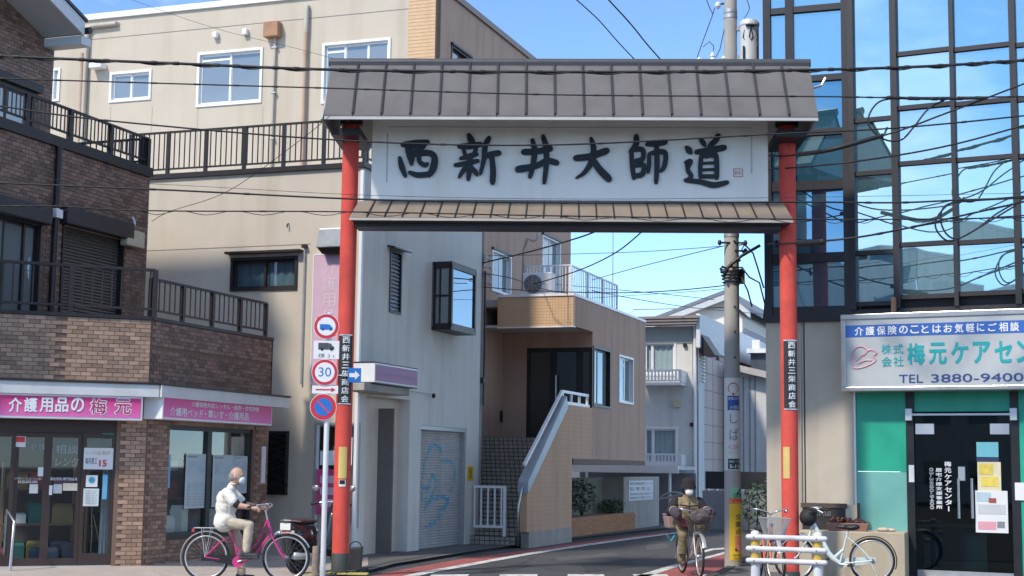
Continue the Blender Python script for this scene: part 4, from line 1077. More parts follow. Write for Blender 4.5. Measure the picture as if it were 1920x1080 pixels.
for k in range(4): q.tube([(acx - 0.215 * math.cos(k * math.pi / 4), yrl - 0.475, acz - 0.215 * math.sin(k * math.pi / 4)), (acx + 0.215 * math.cos(k * math.pi / 4), yrl - 0.475, acz + 0.215 * math.sin(k * math.pi / 4))], 0.004, 4)
q.build('guard_wire', alu, gro)
for x in (acp[0] + 0.1, acp[1] - 0.1): bx('foot', galv, ac, x - 0.04, x + 0.04, yrl - 0.48, yrl - 0.12, zc_t + 0.06, zc_t + 0.079)
q = FA.hit
pp = [FA.hit(x, y, y=yrl - 0.2) for x, y in ((980, 545), (982, 470), (988, 448), (1000, 452), (1008, 448), (1009, 430))]
MB().tube([(p.x, yrl - 0.2, p.z) for p in pp], 0.035, 8).build('refrigerant_pipe', pvc, ac, smooth=True)
# car port behind the pillar: planter, shrubs, wall with notice, carport roof
ybk = y_pil + 3.4
pl0 = FA.hit(1074, 1000, x=XS - 0.35)
planter = empty('planter', FA, 'long ochre tiled planter under the overhanging wing', 'planter')
y_pe = FA.hit(1190, 990, x=XS - 0.3).y
zpl = FA.hit(1130, 966, x=XS - 0.3).z
brickm = mat('ochre_planter_brick', (0.42, 0.21, 0.10), 0.8, var=0.1, rnd=0.12)
bx('planter_core', mat('planter_mortar', (0.30, 0.19, 0.12), 0.9), planter, XS - 0.9, XS - 0.3, y_pil + 0.08, y_pe, 0, zpl)
courses = 7; NT = int((y_pe - y_pil - 0.1) / 0.24)
pm_ = MB().box(0, 0.012, 0.006, 0.234, 0.004, zpl / courses - 0.006).mesh('tile', brickm)
for i in range(courses):
    for k in range(NT):
        inst('tile', pm_, planter, (XS - 0.3, y_pil + 0.08 + (k + (0.5 if i % 2 else 0)) * 0.24 - (0.0), i * zpl / courses)) if y_pil + 0.08 + (k + 1.5) * 0.24 < y_pe + 0.1 else None
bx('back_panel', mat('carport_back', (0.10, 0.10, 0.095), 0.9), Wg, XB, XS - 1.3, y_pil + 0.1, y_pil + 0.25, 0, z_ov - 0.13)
leafm = mat('dark_leaf', (0.035, 0.07, 0.03), 0.6, var=0.2, rnd=0.5)
def leaves(c, r, n, size, seed=1, mb=None):
    rg = random.Random(seed); q = mb or MB()
    for _ in range(n):
        while True:
            p = Vector((rg.uniform(-1, 1), rg.uniform(-1, 1), rg.uniform(-1, 1)))
            if p.length < 1: break
        p = Vector((p.x * r[0], p.y * r[1], p.z * r[2])) + Vector(c)
        d = Vector((rg.gauss(0, 1), rg.gauss(0, 1), rg.gauss(0.2, .8))).normalized(); u = d.orthogonal().normalized(); s = size * rg.uniform(.6, 1.3)
        q.add([p - d * s, p + u * s * .35, p + d * s, p - u * s * .35], [(0, 1, 2, 3)])
    return q
for i, (yy, hh, rr, lab) in enumerate(((1.0, 0.55, 0.6, 'taller dark leafy shrub in the planter beside the stair wall'), (2.6, 0.50, 0.75, 'dark leafy shrub in the middle of the ochre planter'), (y_pe - y_pil - 1.4, 0.2, 0.8, 'low dark creeping shrub at the far end of the ochre planter'))):
    sh = empty('shrub', FA.w(XS - 0.55, y_pil + yy, zpl - 0.02), lab, 'shrub', 'shrubs in the planter', ang=FA.ang)
    q = MB()
    for k in range(6):
        a = k * 1.05; q.tube([(0, 0, 0), (math.cos(a) * .12, math.sin(a) * .15, hh * .6), (math.cos(a) * .25, math.sin(a) * .3, hh * 1.1)], [.012, .009, .004], 5)
    q.build('stem', mat('dark_stem', (0.06, 0.045, 0.03), 0.9), sh)
    leaves((0, 0, hh), (.3, rr, hh * .9), 420, 0.055, 10 + i).build('foliage', leafm, sh)
nwall = empty('notice_wall', FA, 'weathered low concrete wall carrying a white notice past the planter', 'wall')
nw0 = FA.hit(1180, 930, x=XS - 0.35).y; nw1 = FA.hit(1236, 930, x=XS - 0.35).y
nz1 = FA.hit(1205, 894, x=XS - 0.35).z
bx('panel', concrete, nwall, XS - 0.5, XS - 0.35, y_pe - 0.9, nw1, 0, nz1, bevel=0.02)
bx('panel', mat('dark_olive_concrete', (0.20, 0.20, 0.16), 0.9, var=0.15, streak=0.3), nwall, XS - 1.0, XS - 0.9, y_pil + 0.3, y_pe - 0.9, 0, nz1 - 0.02)  # darker, olive-grey stretch of the notice wall behind the shrubs
bx('panel', concrete, nwall, XS - 0.9, XS - 0.501, y_pe - 0.9, y_pe - 0.8, 0, nz1 - 0.03)
nr = FA.srect(1179, 901, 1224, 938, XS - 0.34)
nb_ = bx('notice_board', paper, None, XS - 0.349, XS - 0.335, nr[0], nr[1], nr[2], nr[3]); nb_.parent = nwall
prn = mat('grey_print', (0.22, 0.23, 0.25), 0.8)
for k, (t_, a_, b_) in enumerate((('車椅子専用駐車スペース', .78, .92), ('駐 車 禁 止', .5, .68), ('無断駐車お断り', .28, .38), ('関係者以外ご遠慮ください', .08, .2))):
    text(t_, prn, nb_, nr[0] + 0.1, nr[1] - (0.15 if k != 1 else 0.3), nr[2] + (nr[3] - nr[2]) * a_, nr[2] + (nr[3] - nr[2]) * b_, lambda u, z: (XS - 0.331, u, z))
# white picket barrier at the stair foot
fy = yA - 0.55
fr_ = FA.rect(905, 913, 947, 998, fy)
pick = empty('picket_barrier', FA, 'small white picket barrier standing at the stair foot beside the grey wall', 'fence')
fw_ = mat('white_barrier_paint', (0.78, 0.79, 0.80), 0.45, var=0.04)
x0, x1 = 0.06, fr_[1]; zt_ = fr_[3]; 
MB().bar((x0, fy, zt_), (x1, fy, zt_), 0.05).build('top_rail', fw_, pick)
MB().bar((x0, fy, 0.42), (x1 - 0.02, fy, 0.42), 0.05).build('bottom_rail', fw_, pick)
MB().box(x1 - 0.035, x1 + 0.025, fy - 0.03, fy + 0.03, PZ, zt_ + 0.02).build('post', fw_, pick)
pk = MB().box(-0.016, 0.016, -0.012, 0.012, 0.42, zt_).mesh('picket', fw_)
for k in range(5): inst('picket', pk, pick, (x0 + 0.02 + (x1 - x0 - 0.1) * k / 4, fy, 0))
# ================================================================== brown-tiled shop building on the left
_p = DY(267, 1000, 22.2)
P0 = Vector((_p.x, _p.y, 0))
FB = Frame(P0, math.pi / 2 - U1)                        # face along the lane: x recedes, y into the building
TF = Vector((7040, 2811)).normalized()
FF = Frame(P0, math.atan2(TF.y, TF.x))                  # face towards the main road: x < 0 goes left
brick = empty('tiled_shop_building', FB, 'brown mosaic-tiled shop building with balconies at the left edge', 'building')
X = FB.inv @ FF.m                                       # front-face pieces are written in FF and carried into FB
def XM(o): o.matrix_local = X @ Matrix.LocRotScale(o.location, o.rotation_euler, o.scale); return o
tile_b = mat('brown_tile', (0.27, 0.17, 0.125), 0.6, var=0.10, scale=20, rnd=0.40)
tile_shade = mat('shaded_brown_tile', (0.20, 0.122, 0.095), 0.6, var=0.10, scale=20, rnd=0.42)  # same tile on the lane faces, their shade put into the colour
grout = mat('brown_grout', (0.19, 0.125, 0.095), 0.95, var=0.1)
tile_lit = mat('sunlit_brown_tile', (0.36, 0.235, 0.165), 0.6, var=0.12, scale=20, rnd=0.34)  # same tile on the road face, sunlight put into the lighter colour
TWd, THt, GAP = 0.150, 0.062, 0.008
pz0 = FF.hit(140, 719, y=-0.36).z; pz1 = FF.hit(283, 600, y=0).z
pxR = FB.hit(508, 680, y=0).x
XL = FF.hit(-40, 900, y=0).x
sig0 = FF.hit(113, 660, y=0).x; sigz = FF.hit(140, 648, y=0).z
# parapet cores
XM(bx('parapet', grout, brick, XL - 1, 0, 0.0, 0.2, pz0, pz1))
bx('parapet', grout, brick, 0.0, pxR, 0.001, 0.2, pz0, pz1)
tmesh = MB().box(GAP / 2, TWd - GAP / 2, -0.012, 0.001, GAP / 2, THt - GAP / 2).mesh('tile', tile_lit)
def tile_cells(u0, u1, z0, z1, from_right=False, cut_u=(), cut_z=()):
    nz_ = int(round((z1 - z0) / THt)); hz = (z1 - z0) / nz_; out_ = []
    for j in range(nz_):
        z = z0 + j * hz
        if any(abs(z + hz / 2 - c) < hz * 0.5 for c in cut_z): continue
        u = u1 - (0 if j % 2 else TWd / 2)
        if j % 2 == 0: out_.append((u1 - TWd / 2, TWd / 2, z))
        while u - TWd > u0:
            u -= TWd
            if not any(abs(u + TWd / 2 - c) < TWd * 0.5 for c in cut_u): out_.append((u, TWd, z))
    return out_
n_t = 0
rest = MB()
par = bpy.data.objects.get('parapet')
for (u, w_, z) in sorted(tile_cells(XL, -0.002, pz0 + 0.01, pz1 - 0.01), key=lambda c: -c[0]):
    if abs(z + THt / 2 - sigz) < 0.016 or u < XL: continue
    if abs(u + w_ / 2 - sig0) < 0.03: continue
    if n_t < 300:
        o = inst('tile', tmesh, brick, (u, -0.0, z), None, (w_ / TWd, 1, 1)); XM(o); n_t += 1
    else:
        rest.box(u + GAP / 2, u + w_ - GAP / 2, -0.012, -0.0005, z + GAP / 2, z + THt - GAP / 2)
o = XM(rest.build('tile_field', tile_lit, brick)); o['kind'] = 'stuff'
def tiles_joined(u0, u1, z0, z1, to3, m, skip=None, xm=False):
    q = MB()
    for (u, w_, z) in tile_cells(u0, u1, z0, z1):
        if skip and skip(u + w_ / 2, z + THt / 2): continue
        a = to3(u + GAP / 2, -0.012, z + GAP / 2); b = to3(u + w_ - GAP / 2, -0.0005, z + THt - GAP / 2)
        q.box(min(a[0], b[0]), max(a[0], b[0]), min(a[1], b[1]), max(a[1], b[1]), a[2], b[2])
    o = q.build('tile_field', m, brick); o['kind'] = 'stuff'
    return XM(o) if xm else o
idt = lambda u, d, z: (u, d, z)
sz2 = FB.hit(400, 668, y=0).z
tiles_joined(0.002, pxR, pz0 + 0.01, pz1 - 0.01, idt, tile_shade, lambda u, z: abs(z - sz2) < 0.03)
XM(bx('coping', dark_bronze, brick, XL - 1, 0.02, -0.03, 0.23, pz1, pz1 + 0.05))
bx('coping', dark_bronze, brick, 0.021, pxR + 0.03, -0.03, 0.23, pz1, pz1 + 0.05)
bx('parapet_end', dark_bronze, brick, pxR, pxR + 0.02, -0.02, 0.2, pz0, pz1)
bx('balcony_floor', concrete, brick, 0.1, pxR, 0.2, 3.2, pz0 + 0.05, pz0 + 0.2)
XM(bx('balcony_floor', concrete, brick, XL - 1, -0.1, 0.21, 3.0, pz0 + 0.05, pz0 + 0.19))
# white fascia over the shop
fz1 = FF.hit(140, 717, y=-0.36).z; fz0 = FF.hit(140, 740, y=-0.36).z
fascia = mat('white_fascia', (0.62, 0.64, 0.65), 0.5, var=0.05, streak=0.12)
q = MB().hexa([(XL - 1, -0.36, fz0), (0.105, -0.36, fz0), (0.0, 0.1, fz0), (XL - 1, 0.1, fz0), (XL - 1, -0.36, fz1), (0.105, -0.36, fz1), (0.0, 0.1, fz1), (XL - 1, 0.1, fz1)]); XM(q.build('fascia', fascia, brick))
q = MB().hexa([(-0.20, -0.36, fz0 - .002), (pxR + 0.03, -0.36, fz0 - .002), (pxR + 0.03, 0.1, fz0 - .002), (-0.0, 0.1, fz0 - .002), (-0.20, -0.36, fz1 - .002), (pxR + 0.03, -0.36, fz1 - .002), (pxR + 0.03, 0.1, fz1 - .002), (-0.0, 0.1, fz1 - .002)]); q.build('fascia', fascia, brick)
XM(bx('fascia_flashing', dark_bronze, brick, XL - 1, 0.1, -0.385, 0.0, fz1 + 0.002, fz1 + 0.03))
bx('fascia_flashing', dark_bronze, brick, -0.2, pxR + 0.05, -0.385, 0.0, fz1 + 0.001, fz1 + 0.028)
# --- ground floor: front face
dz1 = FF.hit(140, 812, y=0.1).z; dR = FF.hit(213, 930, y=0.05).x
XM(bx('shop_header', mat('dark_brown_metal', (0.045, 0.030, 0.028), 0.5, 0.2, var=0.1), brick, XL - 1, dR, 0.02, 0.2, dz1, fz0 - 0.01))
XM(bx('shop_pillar', grout, brick, dR, 0, 0.001, 0.3, 0, fz0 - 0.003))
tiles_joined(dR + 0.02, -0.002, PZ, fz0 - 0.02, idt, tile_lit, None, True)
bronze = mat('brown_bronze', (0.060, 0.040, 0.036), 0.42, 0.4, var=0.1)
doorx = [FF.hit(x, 930, y=0.1).x for x in (-60, 24, 86, 150, 213)]
for i in range(4):
    x0, x1 = doorx[i], doorx[i + 1]
    e = 0.055; q = MB(); zb_ = PZ + 0.11
    d0, d1 = (0.06, 0.12) if i in (1, 2) else (0.03, 0.11)
    lowr = 0.10 if i in (1, 2) else 0.16
    q.box(x0, x0 + e, d0, d1, zb_, dz1); q.box(x1 - e, x1, d0, d1, zb_, dz1); q.box(x0 + e, x1 - e, d0, d1, zb_, zb_ + lowr); q.box(x0 + e, x1 - e, d0, d1, dz1 - 0.07, dz1)
    dr = XM(q.build('shop_door' if i in (1, 2) else 'shop_window', bronze, brick))
    pn = bx('pane', shop_glass, dr, x0 + e, x1 - e, (d0 + d1) / 2, (d0 + d1) / 2 + 0.005, zb_ + lowr, dz1 - 0.07)
XM(bx('door_sill', alu, brick, XL - 1, dR, 0.0, 0.22, 0.0, PZ + 0.108))
def fpost(px0, py0, px1, py1, m, y=0.024, name='notice', par=None):
    r = FF.rect(px0, py0, px1, py1, y); return XM(bx(name, m, par or brick, r[0], r[1], y - 0.003, y, r[2], r[3]))
# --- ground floor: lane face with show window
wz1 = FB.hit(390, 802, y=0.05).z; wL = FB.hit(313, 930, y=0.0).x; wR = FB.hit(471, 930, y=0.0).x; wz0 = FB.hit(320, 1012, y=0).z
bx('shop_pillar', grout, brick, 0.0, wL, 0.001, 0.25, 0, fz0 - 0.003)
bx('shop_pillar', grout, brick, wR, pxR - 0.02, 0.001, 0.25, 0, fz0 - 0.003)
bx('shop_base', grout, brick, wL, wR, 0.0, 0.25, 0, wz0 - 0.001)
bx('shop_header', grout, brick, wL, wR, 0.001, 0.25, wz1, fz0 - 0.003)
tiles_joined(0.002, wL, PZ, fz0 - 0.02, idt, tile_b)
tiles_joined(wR, pxR - 0.02, PZ, fz0 - 0.02, idt, tile_b)
tiles_joined(wL, wR, PZ, wz0 - 0.01, idt, tile_b)
tiles_joined(wL, wR, wz1 + 0.01, fz0 - 0.02, idt, tile_b)
mL = FB.hit(388, 930, y=0.05).x
for (x0, x1) in ((wL, mL), (mL, wR)):
    e = 0.06; q = MB(); q.box(x0, x0 + e, 0.03, 0.12, wz0, wz1); q.box(x1 - e, x1, 0.03, 0.12, wz0, wz1); q.box(x0 + e, x1 - e, 0.03, 0.12, wz0, wz0 + 0.10); q.box(x0 + e, x1 - e, 0.03, 0.12, wz1 - 0.06, wz1)
    w_ = q.build('show_window', black, brick)
    bx('pane', shop_glass, w_, x0 + e, x1 - e, 0.075, 0.08, wz0 + 0.10, wz1 - 0.06)
# interior of the shop
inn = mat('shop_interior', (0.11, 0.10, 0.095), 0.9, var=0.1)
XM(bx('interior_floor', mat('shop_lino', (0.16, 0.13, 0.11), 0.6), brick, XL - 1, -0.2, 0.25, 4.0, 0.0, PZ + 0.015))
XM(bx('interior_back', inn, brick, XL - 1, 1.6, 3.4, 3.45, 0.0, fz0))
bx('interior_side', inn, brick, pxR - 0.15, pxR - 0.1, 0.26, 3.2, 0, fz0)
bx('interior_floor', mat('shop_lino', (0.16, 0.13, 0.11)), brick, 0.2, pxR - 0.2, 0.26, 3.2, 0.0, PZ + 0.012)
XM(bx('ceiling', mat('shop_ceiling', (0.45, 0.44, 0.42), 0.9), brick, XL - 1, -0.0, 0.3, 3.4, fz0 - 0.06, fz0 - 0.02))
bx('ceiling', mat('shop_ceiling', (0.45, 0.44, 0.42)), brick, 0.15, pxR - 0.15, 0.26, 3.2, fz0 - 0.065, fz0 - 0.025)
# shelves and goods seen through the glass: each its own thing
rg = random.Random(5)
goods = [(0.36, 0.07, 0.07), (0.03, 0.13, 0.11), (0.26, 0.17, 0.08), (0.05, 0.07, 0.11), (0.62, 0.62, 0.60), (0.30, 0.12, 0.20), (0.06, 0.06, 0.08), (0.26, 0.19, 0.07)]
gnames = ['red', 'teal', 'tan', 'navy', 'grey', 'plum', 'black', 'mustard']
def shelf(frame, x, y, w, d, h, lab, lv):
    s = empty('display_shelf', Frame(frame.w(x, y), frame.ang), lab, 'shelf', z=PZ + 0.015)
    wd = mat('shelf_wood', (0.20, 0.12, 0.07), 0.6, var=0.15)
    for k in range(lv): bx('shelf_board', wd, s, 0, w, 0, d, h * (k + 0.25) / lv, h * (k + 0.25) / lv + 0.03)
    for xx in (0, w - 0.03): bx('upright', wd, s, xx, xx + 0.029, 0.01, d - 0.01, 0, h)
    return [PZ + 0.015 + h * (k + 0.25) / lv + 0.03 for k in range(lv)]
def pack(frame, x, y, z, w, d, h, ci, where):
    m = mat('pack_' + gnames[ci], goods[ci], 0.55, var=0.12)
    q = MB(); q.box(0, w, 0, d, 0, h * 0.82); q.hexa([(0, 0, h * .82), (w, 0, h * .82), (w, d, h * .82), (0, d, h * .82), (w * .06, d * .1, h), (w * .94, d * .1, h), (w * .94, d * .9, h), (w * .06, d * .9, h)])
    f = Frame(frame.w(x, y), frame.ang + rg.uniform(-.1, .1))
    o = q.build('package', m); o.location = (f.o.x, f.o.y, z); o.rotation_euler = (0, 0, f.ang)
    tag(o, '%s package %s' % (gnames[ci], where), 'package', 'goods inside the tiled shop')
lv = shelf(FF, -1.95, 0.45, 1.05, 0.4, 1.55, 'wooden display shelf behind the shop doors with folded goods', 3)
for k, z in enumerate(lv):
    x = -1.90
    for j, ci in enumerate(((1, 7, 6), (4, 1, 2), (2, 0, 5))[k]):
        pack(FF, x, 0.5, z, 0.30, 0.3, rg.uniform(.14, .3), ci, 'on the %s board of the shelf behind the shop doors, %s' % (('lowest', 'middle', 'top')[k], ('left', 'centre', 'right')[j])); x += 0.33
lv = shelf(FF, -3.2, 1.1, 1.0, 0.4, 1.3, 'wooden display shelf deeper in the shop at far left', 2)
for k, z in enumerate(lv):
    x = -3.15
    for j, ci in enumerate(((6, 3), (0, 2))[k]):
        pack(FF, x, 1.15, z, 0.42, 0.3, rg.uniform(.25, .4), ci, 'on the %s board of the far-left shelf, %s' % (('lower', 'upper')[k], ('left', 'right')[j])); x += 0.47
FK = Frame(FB.w(2.5, 0.35), FF.ang)
lv = shelf(FK, -1.95, 0.0, 1.9, 0.4, 1.75, 'long display shelf inside the lane-side show window', 4)
for k, z in enumerate(lv):
    x = -1.9
    for j in range(5):
        ci = (3, 4, 4, 6, 1, 4, 3, 2, 4, 0)[(k * 3 + j) % 10]
        pack(FK, x, 0.06, z, 0.27, 0.25, rg.uniform(.16, .32), ci, 'on board %s of the show window shelf, place %s' % (('one', 'two', 'three', 'four')[k], ('one', 'two', 'three', 'four', 'five')[j])); x += 0.36
for j, (fx, ci, w_, h_) in enumerate(((-2.55, 6, .34, .5), (-2.2, 0, .3, .34), (-1.55, 3, .4, .34), (-1.1, 6, .25, .4), (-3.1, 5, .36, .6))):
    pack(FF, fx, 0.2 if j % 2 else 0.26, PZ + 0.015, w_, .2, h_, ci, 'standing on the shop floor right behind the glass, number %s from the left' % (('third', 'fourth', 'fourth', 'last', 'first')[j] if j != 0 else 'second'))
for j, (fx, ci, w_, h_) in enumerate(((0.85, 4, .3, .35), (1.3, 4, .22, .5), (1.75, 3, .4, .3), (2.3, 4, .25, .42))):
    pack(FB, fx, 0.16, wz0, w_, .2, h_, ci, 'on the sill of the lane-side show window, %s' % ('nearest the corner pillar', 'second from the corner pillar', 'third from the corner pillar', 'farthest from the corner pillar')[j])
# potted plant stem inside, white curtain
pt = FF.hit(170, 1042, y=0.35)
pot = empty('potted_plant', Frame(FF.w(pt.x, 0.42), FF.ang), 'pale green tub with a bare stem behind the shop glass', 'plant', z=PZ + 0.015)
MB().lathe([(0.10, 0), (0.115, 0.02), (0.145, 0.23), (0.15, 0.24), (0.135, 0.24), (0.125, 0.2)], 24).build('pot', mat('pale_green_tub', (0.42, 0.50, 0.46), 0.5), pot, smooth=50)
MB().tube([(0, 0, 0.18), (0.01, 0, 0.5), (-0.005, 0.01, 0.85), (0.02, 0, 1.1)], [0.012, 0.01, 0.008, 0.005], 6).build('stem', mat('pale_stem', (0.40, 0.36, 0.22), 0.8), pot, smooth=True)
MB().tube([(0.02, 0, 0.8), (0.07, 0, 0.6), (0.12, 0.02, 0.4), (0.15, 0, 0.36)], 0.007, 6).build('stem', mat('pale_stem', (0.40, 0.36, 0.22)), pot, smooth=True)
leaves((0.02, 0, 1.1), (0.13, 0.1, 0.16), 60, 0.05, 4).build('foliage', mat('mid_leaf', (0.05, 0.11, 0.04), 0.6, var=0.2, rnd=0.4), pot)
cr = FF.hit(200, 900, y=0.35)
q = MB(); vs = []
for k in range(13): vs += [(cr.x - 0.08 + k * 0.018, 0.36 + 0.015 * math.sin(k * 2.1), PZ + 0.05), (cr.x - 0.06 + k * 0.014, 0.36 + 0.01 * math.sin(k * 2.1), 1.55)]
XM(q.add(vs, [(2 * k, 2 * k + 2, 2 * k + 3, 2 * k + 1) for k in range(12)]).build('curtain', curt, brick, smooth=True))
# posters and notices on the glass
bluep = mat('pale_blue_print', (0.42, 0.54, 0.60), 0.6, var=0.15, scale=9)
redp = mat('red_print', (0.62, 0.05, 0.05), 0.6)
orgp = mat('orange_print', (0.70, 0.38, 0.16), 0.6)
dkp = mat('dark_print', (0.06, 0.07, 0.09), 0.7)
def ftext(par, body, m, px0, py0, px1, py1, y=0.016, bold=0.0):
    r = FF.rect(px0, py0, px1, py1, y); o = text(body, m, par, r[0], r[1], r[2], r[3], lambda u, z: (u, y, z), bold); return o
n1 = fpost(157, 840, 212, 880, paper)
ftext(n1, 'レンタル品 貸出中', orgp, 163, 845, 207, 853); ftext(n1, '15', redp, 186, 862, 200, 875, bold=0.03); ftext(n1, '毎月第三', dkp, 160, 858, 182, 870)
n2 = fpost(161, 891, 183, 913, paper)
r = FF.rect(166, 894, 178, 906, 0.017); q = MB(); q.tube([((r[0] + r[1]) / 2, 0.017, (r[2] + r[3]) / 2), ((r[0] + r[1]) / 2, 0.0195, (r[2] + r[3]) / 2)], (r[1] - r[0]) / 2, 20); q.build('print_mark', mat('blue_disc', (0.05, 0.30, 0.50), 0.6), n2)
n3 = fpost(156, 916, 185, 949, mat('pale_blue_paper', (0.58, 0.68, 0.70), 0.7))
for k in range(6): ftext(n3, '営業時間のご案内です' if k else 'お知らせ', prn, 160, 919 + k * 4.6, 181, 922 + k * 4.6)
fpost(192, 890, 201, 936, mat('bright_blue_strip', (0.14, 0.42, 0.66), 0.5)); fpost(192, 808, 214, 814, mat('green_strip', (0.05, 0.45, 0.30), 0.5))
n4 = fpost(28, 818, 48, 838, paper, 0.056); rr_ = FF.rect(30, 819, 47, 829, 0.052); XM(bx('print_block', redp, brick, rr_[0], rr_[1], 0.049, 0.052, rr_[2], rr_[3]))
fpost(71, 876, 81, 893, paper, 0.056); fpost(92, 910, 98, 928, paper, 0.056); fpost(118, 906, 145, 920, mat('cream_notice', (0.55, 0.52, 0.45), 0.7), 0.056)
fpost(55, 908, 71, 925, mat('grey_notice', (0.45, 0.50, 0.52), 0.7), 0.056); fpost(100, 908, 116, 925, mat('grey_notice', (0.45, 0.50, 0.52)), 0.056)
for (b_, x0, y0, x1, y1) in (('ケアサポート・コーポレーション梅元', 27, 895, 78, 900), ('0120-000-000', 34, 901, 70, 906), ('福祉用具 専門相談員', 94, 895, 145, 901)):
    XM(ftext(brick, b_, paper, x0, y0, x1, y1, 0.056))
for (b_, x0, y0, x1, y1) in (('福祉用具', 58, 832, 84, 845), ('相談', 104, 834, 147, 851), ('レンタ', 104, 858, 147, 874)):
    XM(ftext(brick, b_, mat('frosted_letters', (0.34, 0.38, 0.38), 0.8), x0, y0, x1, y1, 0.056, 0.01))
def sidepost(px0, py0, px1, py1, m, y=0.06, name='poster'):
    r = FB.rect(px0, py0, px1, py1, y); return bx(name, m, brick, r[0], r[1], y - 0.003, y, r[2], r[3]), r
for (x0, y0, x1, y1, dk_) in ((347, 851, 387, 953, 1), (398, 853, 436, 950, 0), (437, 855, 463, 925, 0)):
    o, r = sidepost(x0, y0, x1, y1, mat('pale_poster', (0.50, 0.58, 0.62), 0.6, var=0.06))
    h_ = r[3] - r[2]; w2 = r[1] - r[0]
    for k, (a_, b_) in enumerate(((.62, .86), (.30, .48))):
        bx('poster_picture', bluep, o, r[0] + .12 * w2, r[1] - .12 * w2, 0.052, 0.056, r[2] + a_ * h_, r[2] + b_ * h_)
    for k in range(5): text('暮らしを支える用具', prn, o, r[0] + .1 * w2, r[1] - .1 * w2, r[2] + h_ * (.05 + .05 * k), r[2] + h_ * (.075 + .05 * k), lambda u, z: (u, 0.055, z))
    text('福祉用具', dkp, o, r[0] + .06 * w2, r[0] + .5 * w2, r[2] + .93 * h_, r[2] + .965 * h_, lambda u, z: (u, 0.055, z))
sidepost(314, 852, 319, 915, mat('bright_blue_strip', (0.14, 0.42, 0.66)))
nmp = FB.rect(490, 837, 497, 906, -0.02); nmo = bx('name_plate', alu_white, brick, nmp[0], nmp[1], -0.03, -0.0125, nmp[2], nmp[3])
# --- pink light-box signs
def pink_mat(name):
    m = mat(name, (0.55, 0.055, 0.24), 0.45, var=0.0)
    t = m.node_tree; n = t.nodes; l = t.links.new; tcx = n.new('ShaderNodeTexCoord'); sp = n.new('ShaderNodeSeparateXYZ'); rp_ = n.new('ShaderNodeValToRGB')
    rp_.color_ramp.elements[0].color = (0.78, 0.16, 0.46, 1); rp_.color_ramp.elements[1].color = (0.60, 0.02, 0.17, 1)
    l(tcx.outputs['Generated'], sp.inputs[0]); l(sp.outputs['Z'], rp_.inputs[0]); l(rp_.outputs[0], n['Principled BSDF'].inputs['Base Color'])
    return m
pinkg = pink_mat('pink_gradient_face')
s1 = empty('shop_sign', FF, 'long pink light-box sign over the shop doors facing the road', 'sign', 'pink shop signs')
SY = -0.32
r = FF.rect(-60, 740, 268, 788, SY); za, zc = FF.hit(134, 786, y=SY).z, FF.hit(134, 740, y=SY).z
bx('case', alu_white, s1, r[0], r[1], SY, -0.02, za, zc, bevel=0.008)
bx('face', pinkg, s1, r[0] + 0.03, r[1] - 0.03, SY - 0.006, SY - 0.001, za + 0.035, zc - 0.03)
def stext(body, m, x0, y0, x1, y1, dy=0.010, bold=0.0):
    a = FF.rect(x0, y0, x1, y1, SY); text(body, m, s1, a[0], a[1], a[2], a[3], lambda u, z: (u, SY - dy, z), bold)
wl = mat('sign_white', (0.80, 0.80, 0.82), 0.5); shd = mat('sign_shadow', (0.24, 0.06, 0.20), 0.6); crim = mat('sign_crimson', (0.40, 0.03, 0.13), 0.5)
for i, ch in enumerate('介護用品の'):
    x = 16 + i * 29.2
    stext(ch, shd, x - 0.3, 745.5, x + 25.5, 774, 0.0085, 0.045); stext(ch, wl, x, 745.2, x + 25, 773, 0.0105, 0.028)
for ch, x in (('梅', 168), ('元', 214)):
    stext(ch, wl, x, 747, x + 33, 778, 0.0085, 0.06); stext(ch, crim, x + 2, 748.5, x + 31, 776.5, 0.0105, 0.012)
s2 = empty('shop_sign', FB, 'pink light-box sign with two text lines on the lane-side shop front', 'sign', 'pink shop signs')
SY2 = -0.34
a0 = FB.hit(305, 770, y=SY2).x; a1 = FB.hit(510, 785, y=SY2).x; za, zc = FB.hit(405, 792, y=SY2).z, FB.hit(405, 749, y=SY2).z
bx('case', alu_white, s2, a0, a1, SY2, -0.015, za, zc, bevel=0.008)
bx('face', pinkg, s2, a0 + 0.03, a1 - 0.03, SY2 - 0.006, SY2 - 0.001, za + 0.03, zc - 0.03)
w_ = a1 - a0; h_ = zc - za
text('介護保険対応レンタル・販売・住宅改修', wl, s2, a0 + .23 * w_, a0 + .86 * w_, za + .60 * h_, za + .82 * h_, lambda u, z: (u, SY2 - 0.009, z), 0.012)
for t_, f0, f1 in (('介護用ベッド', .055, .335), ('・', .350, .365), ('車いす', .38, .52), ('・', .535, .55), ('介護用品', .565, .76)):
    text(t_, wl, s2, a0 + f0 * w_, a0 + f1 * w_, za + (.16 if t_ != '・' else .31) * h_, za + (.52 if t_ != '・' else .37) * h_, lambda u, z: (u, SY2 - 0.009, z), 0.016)
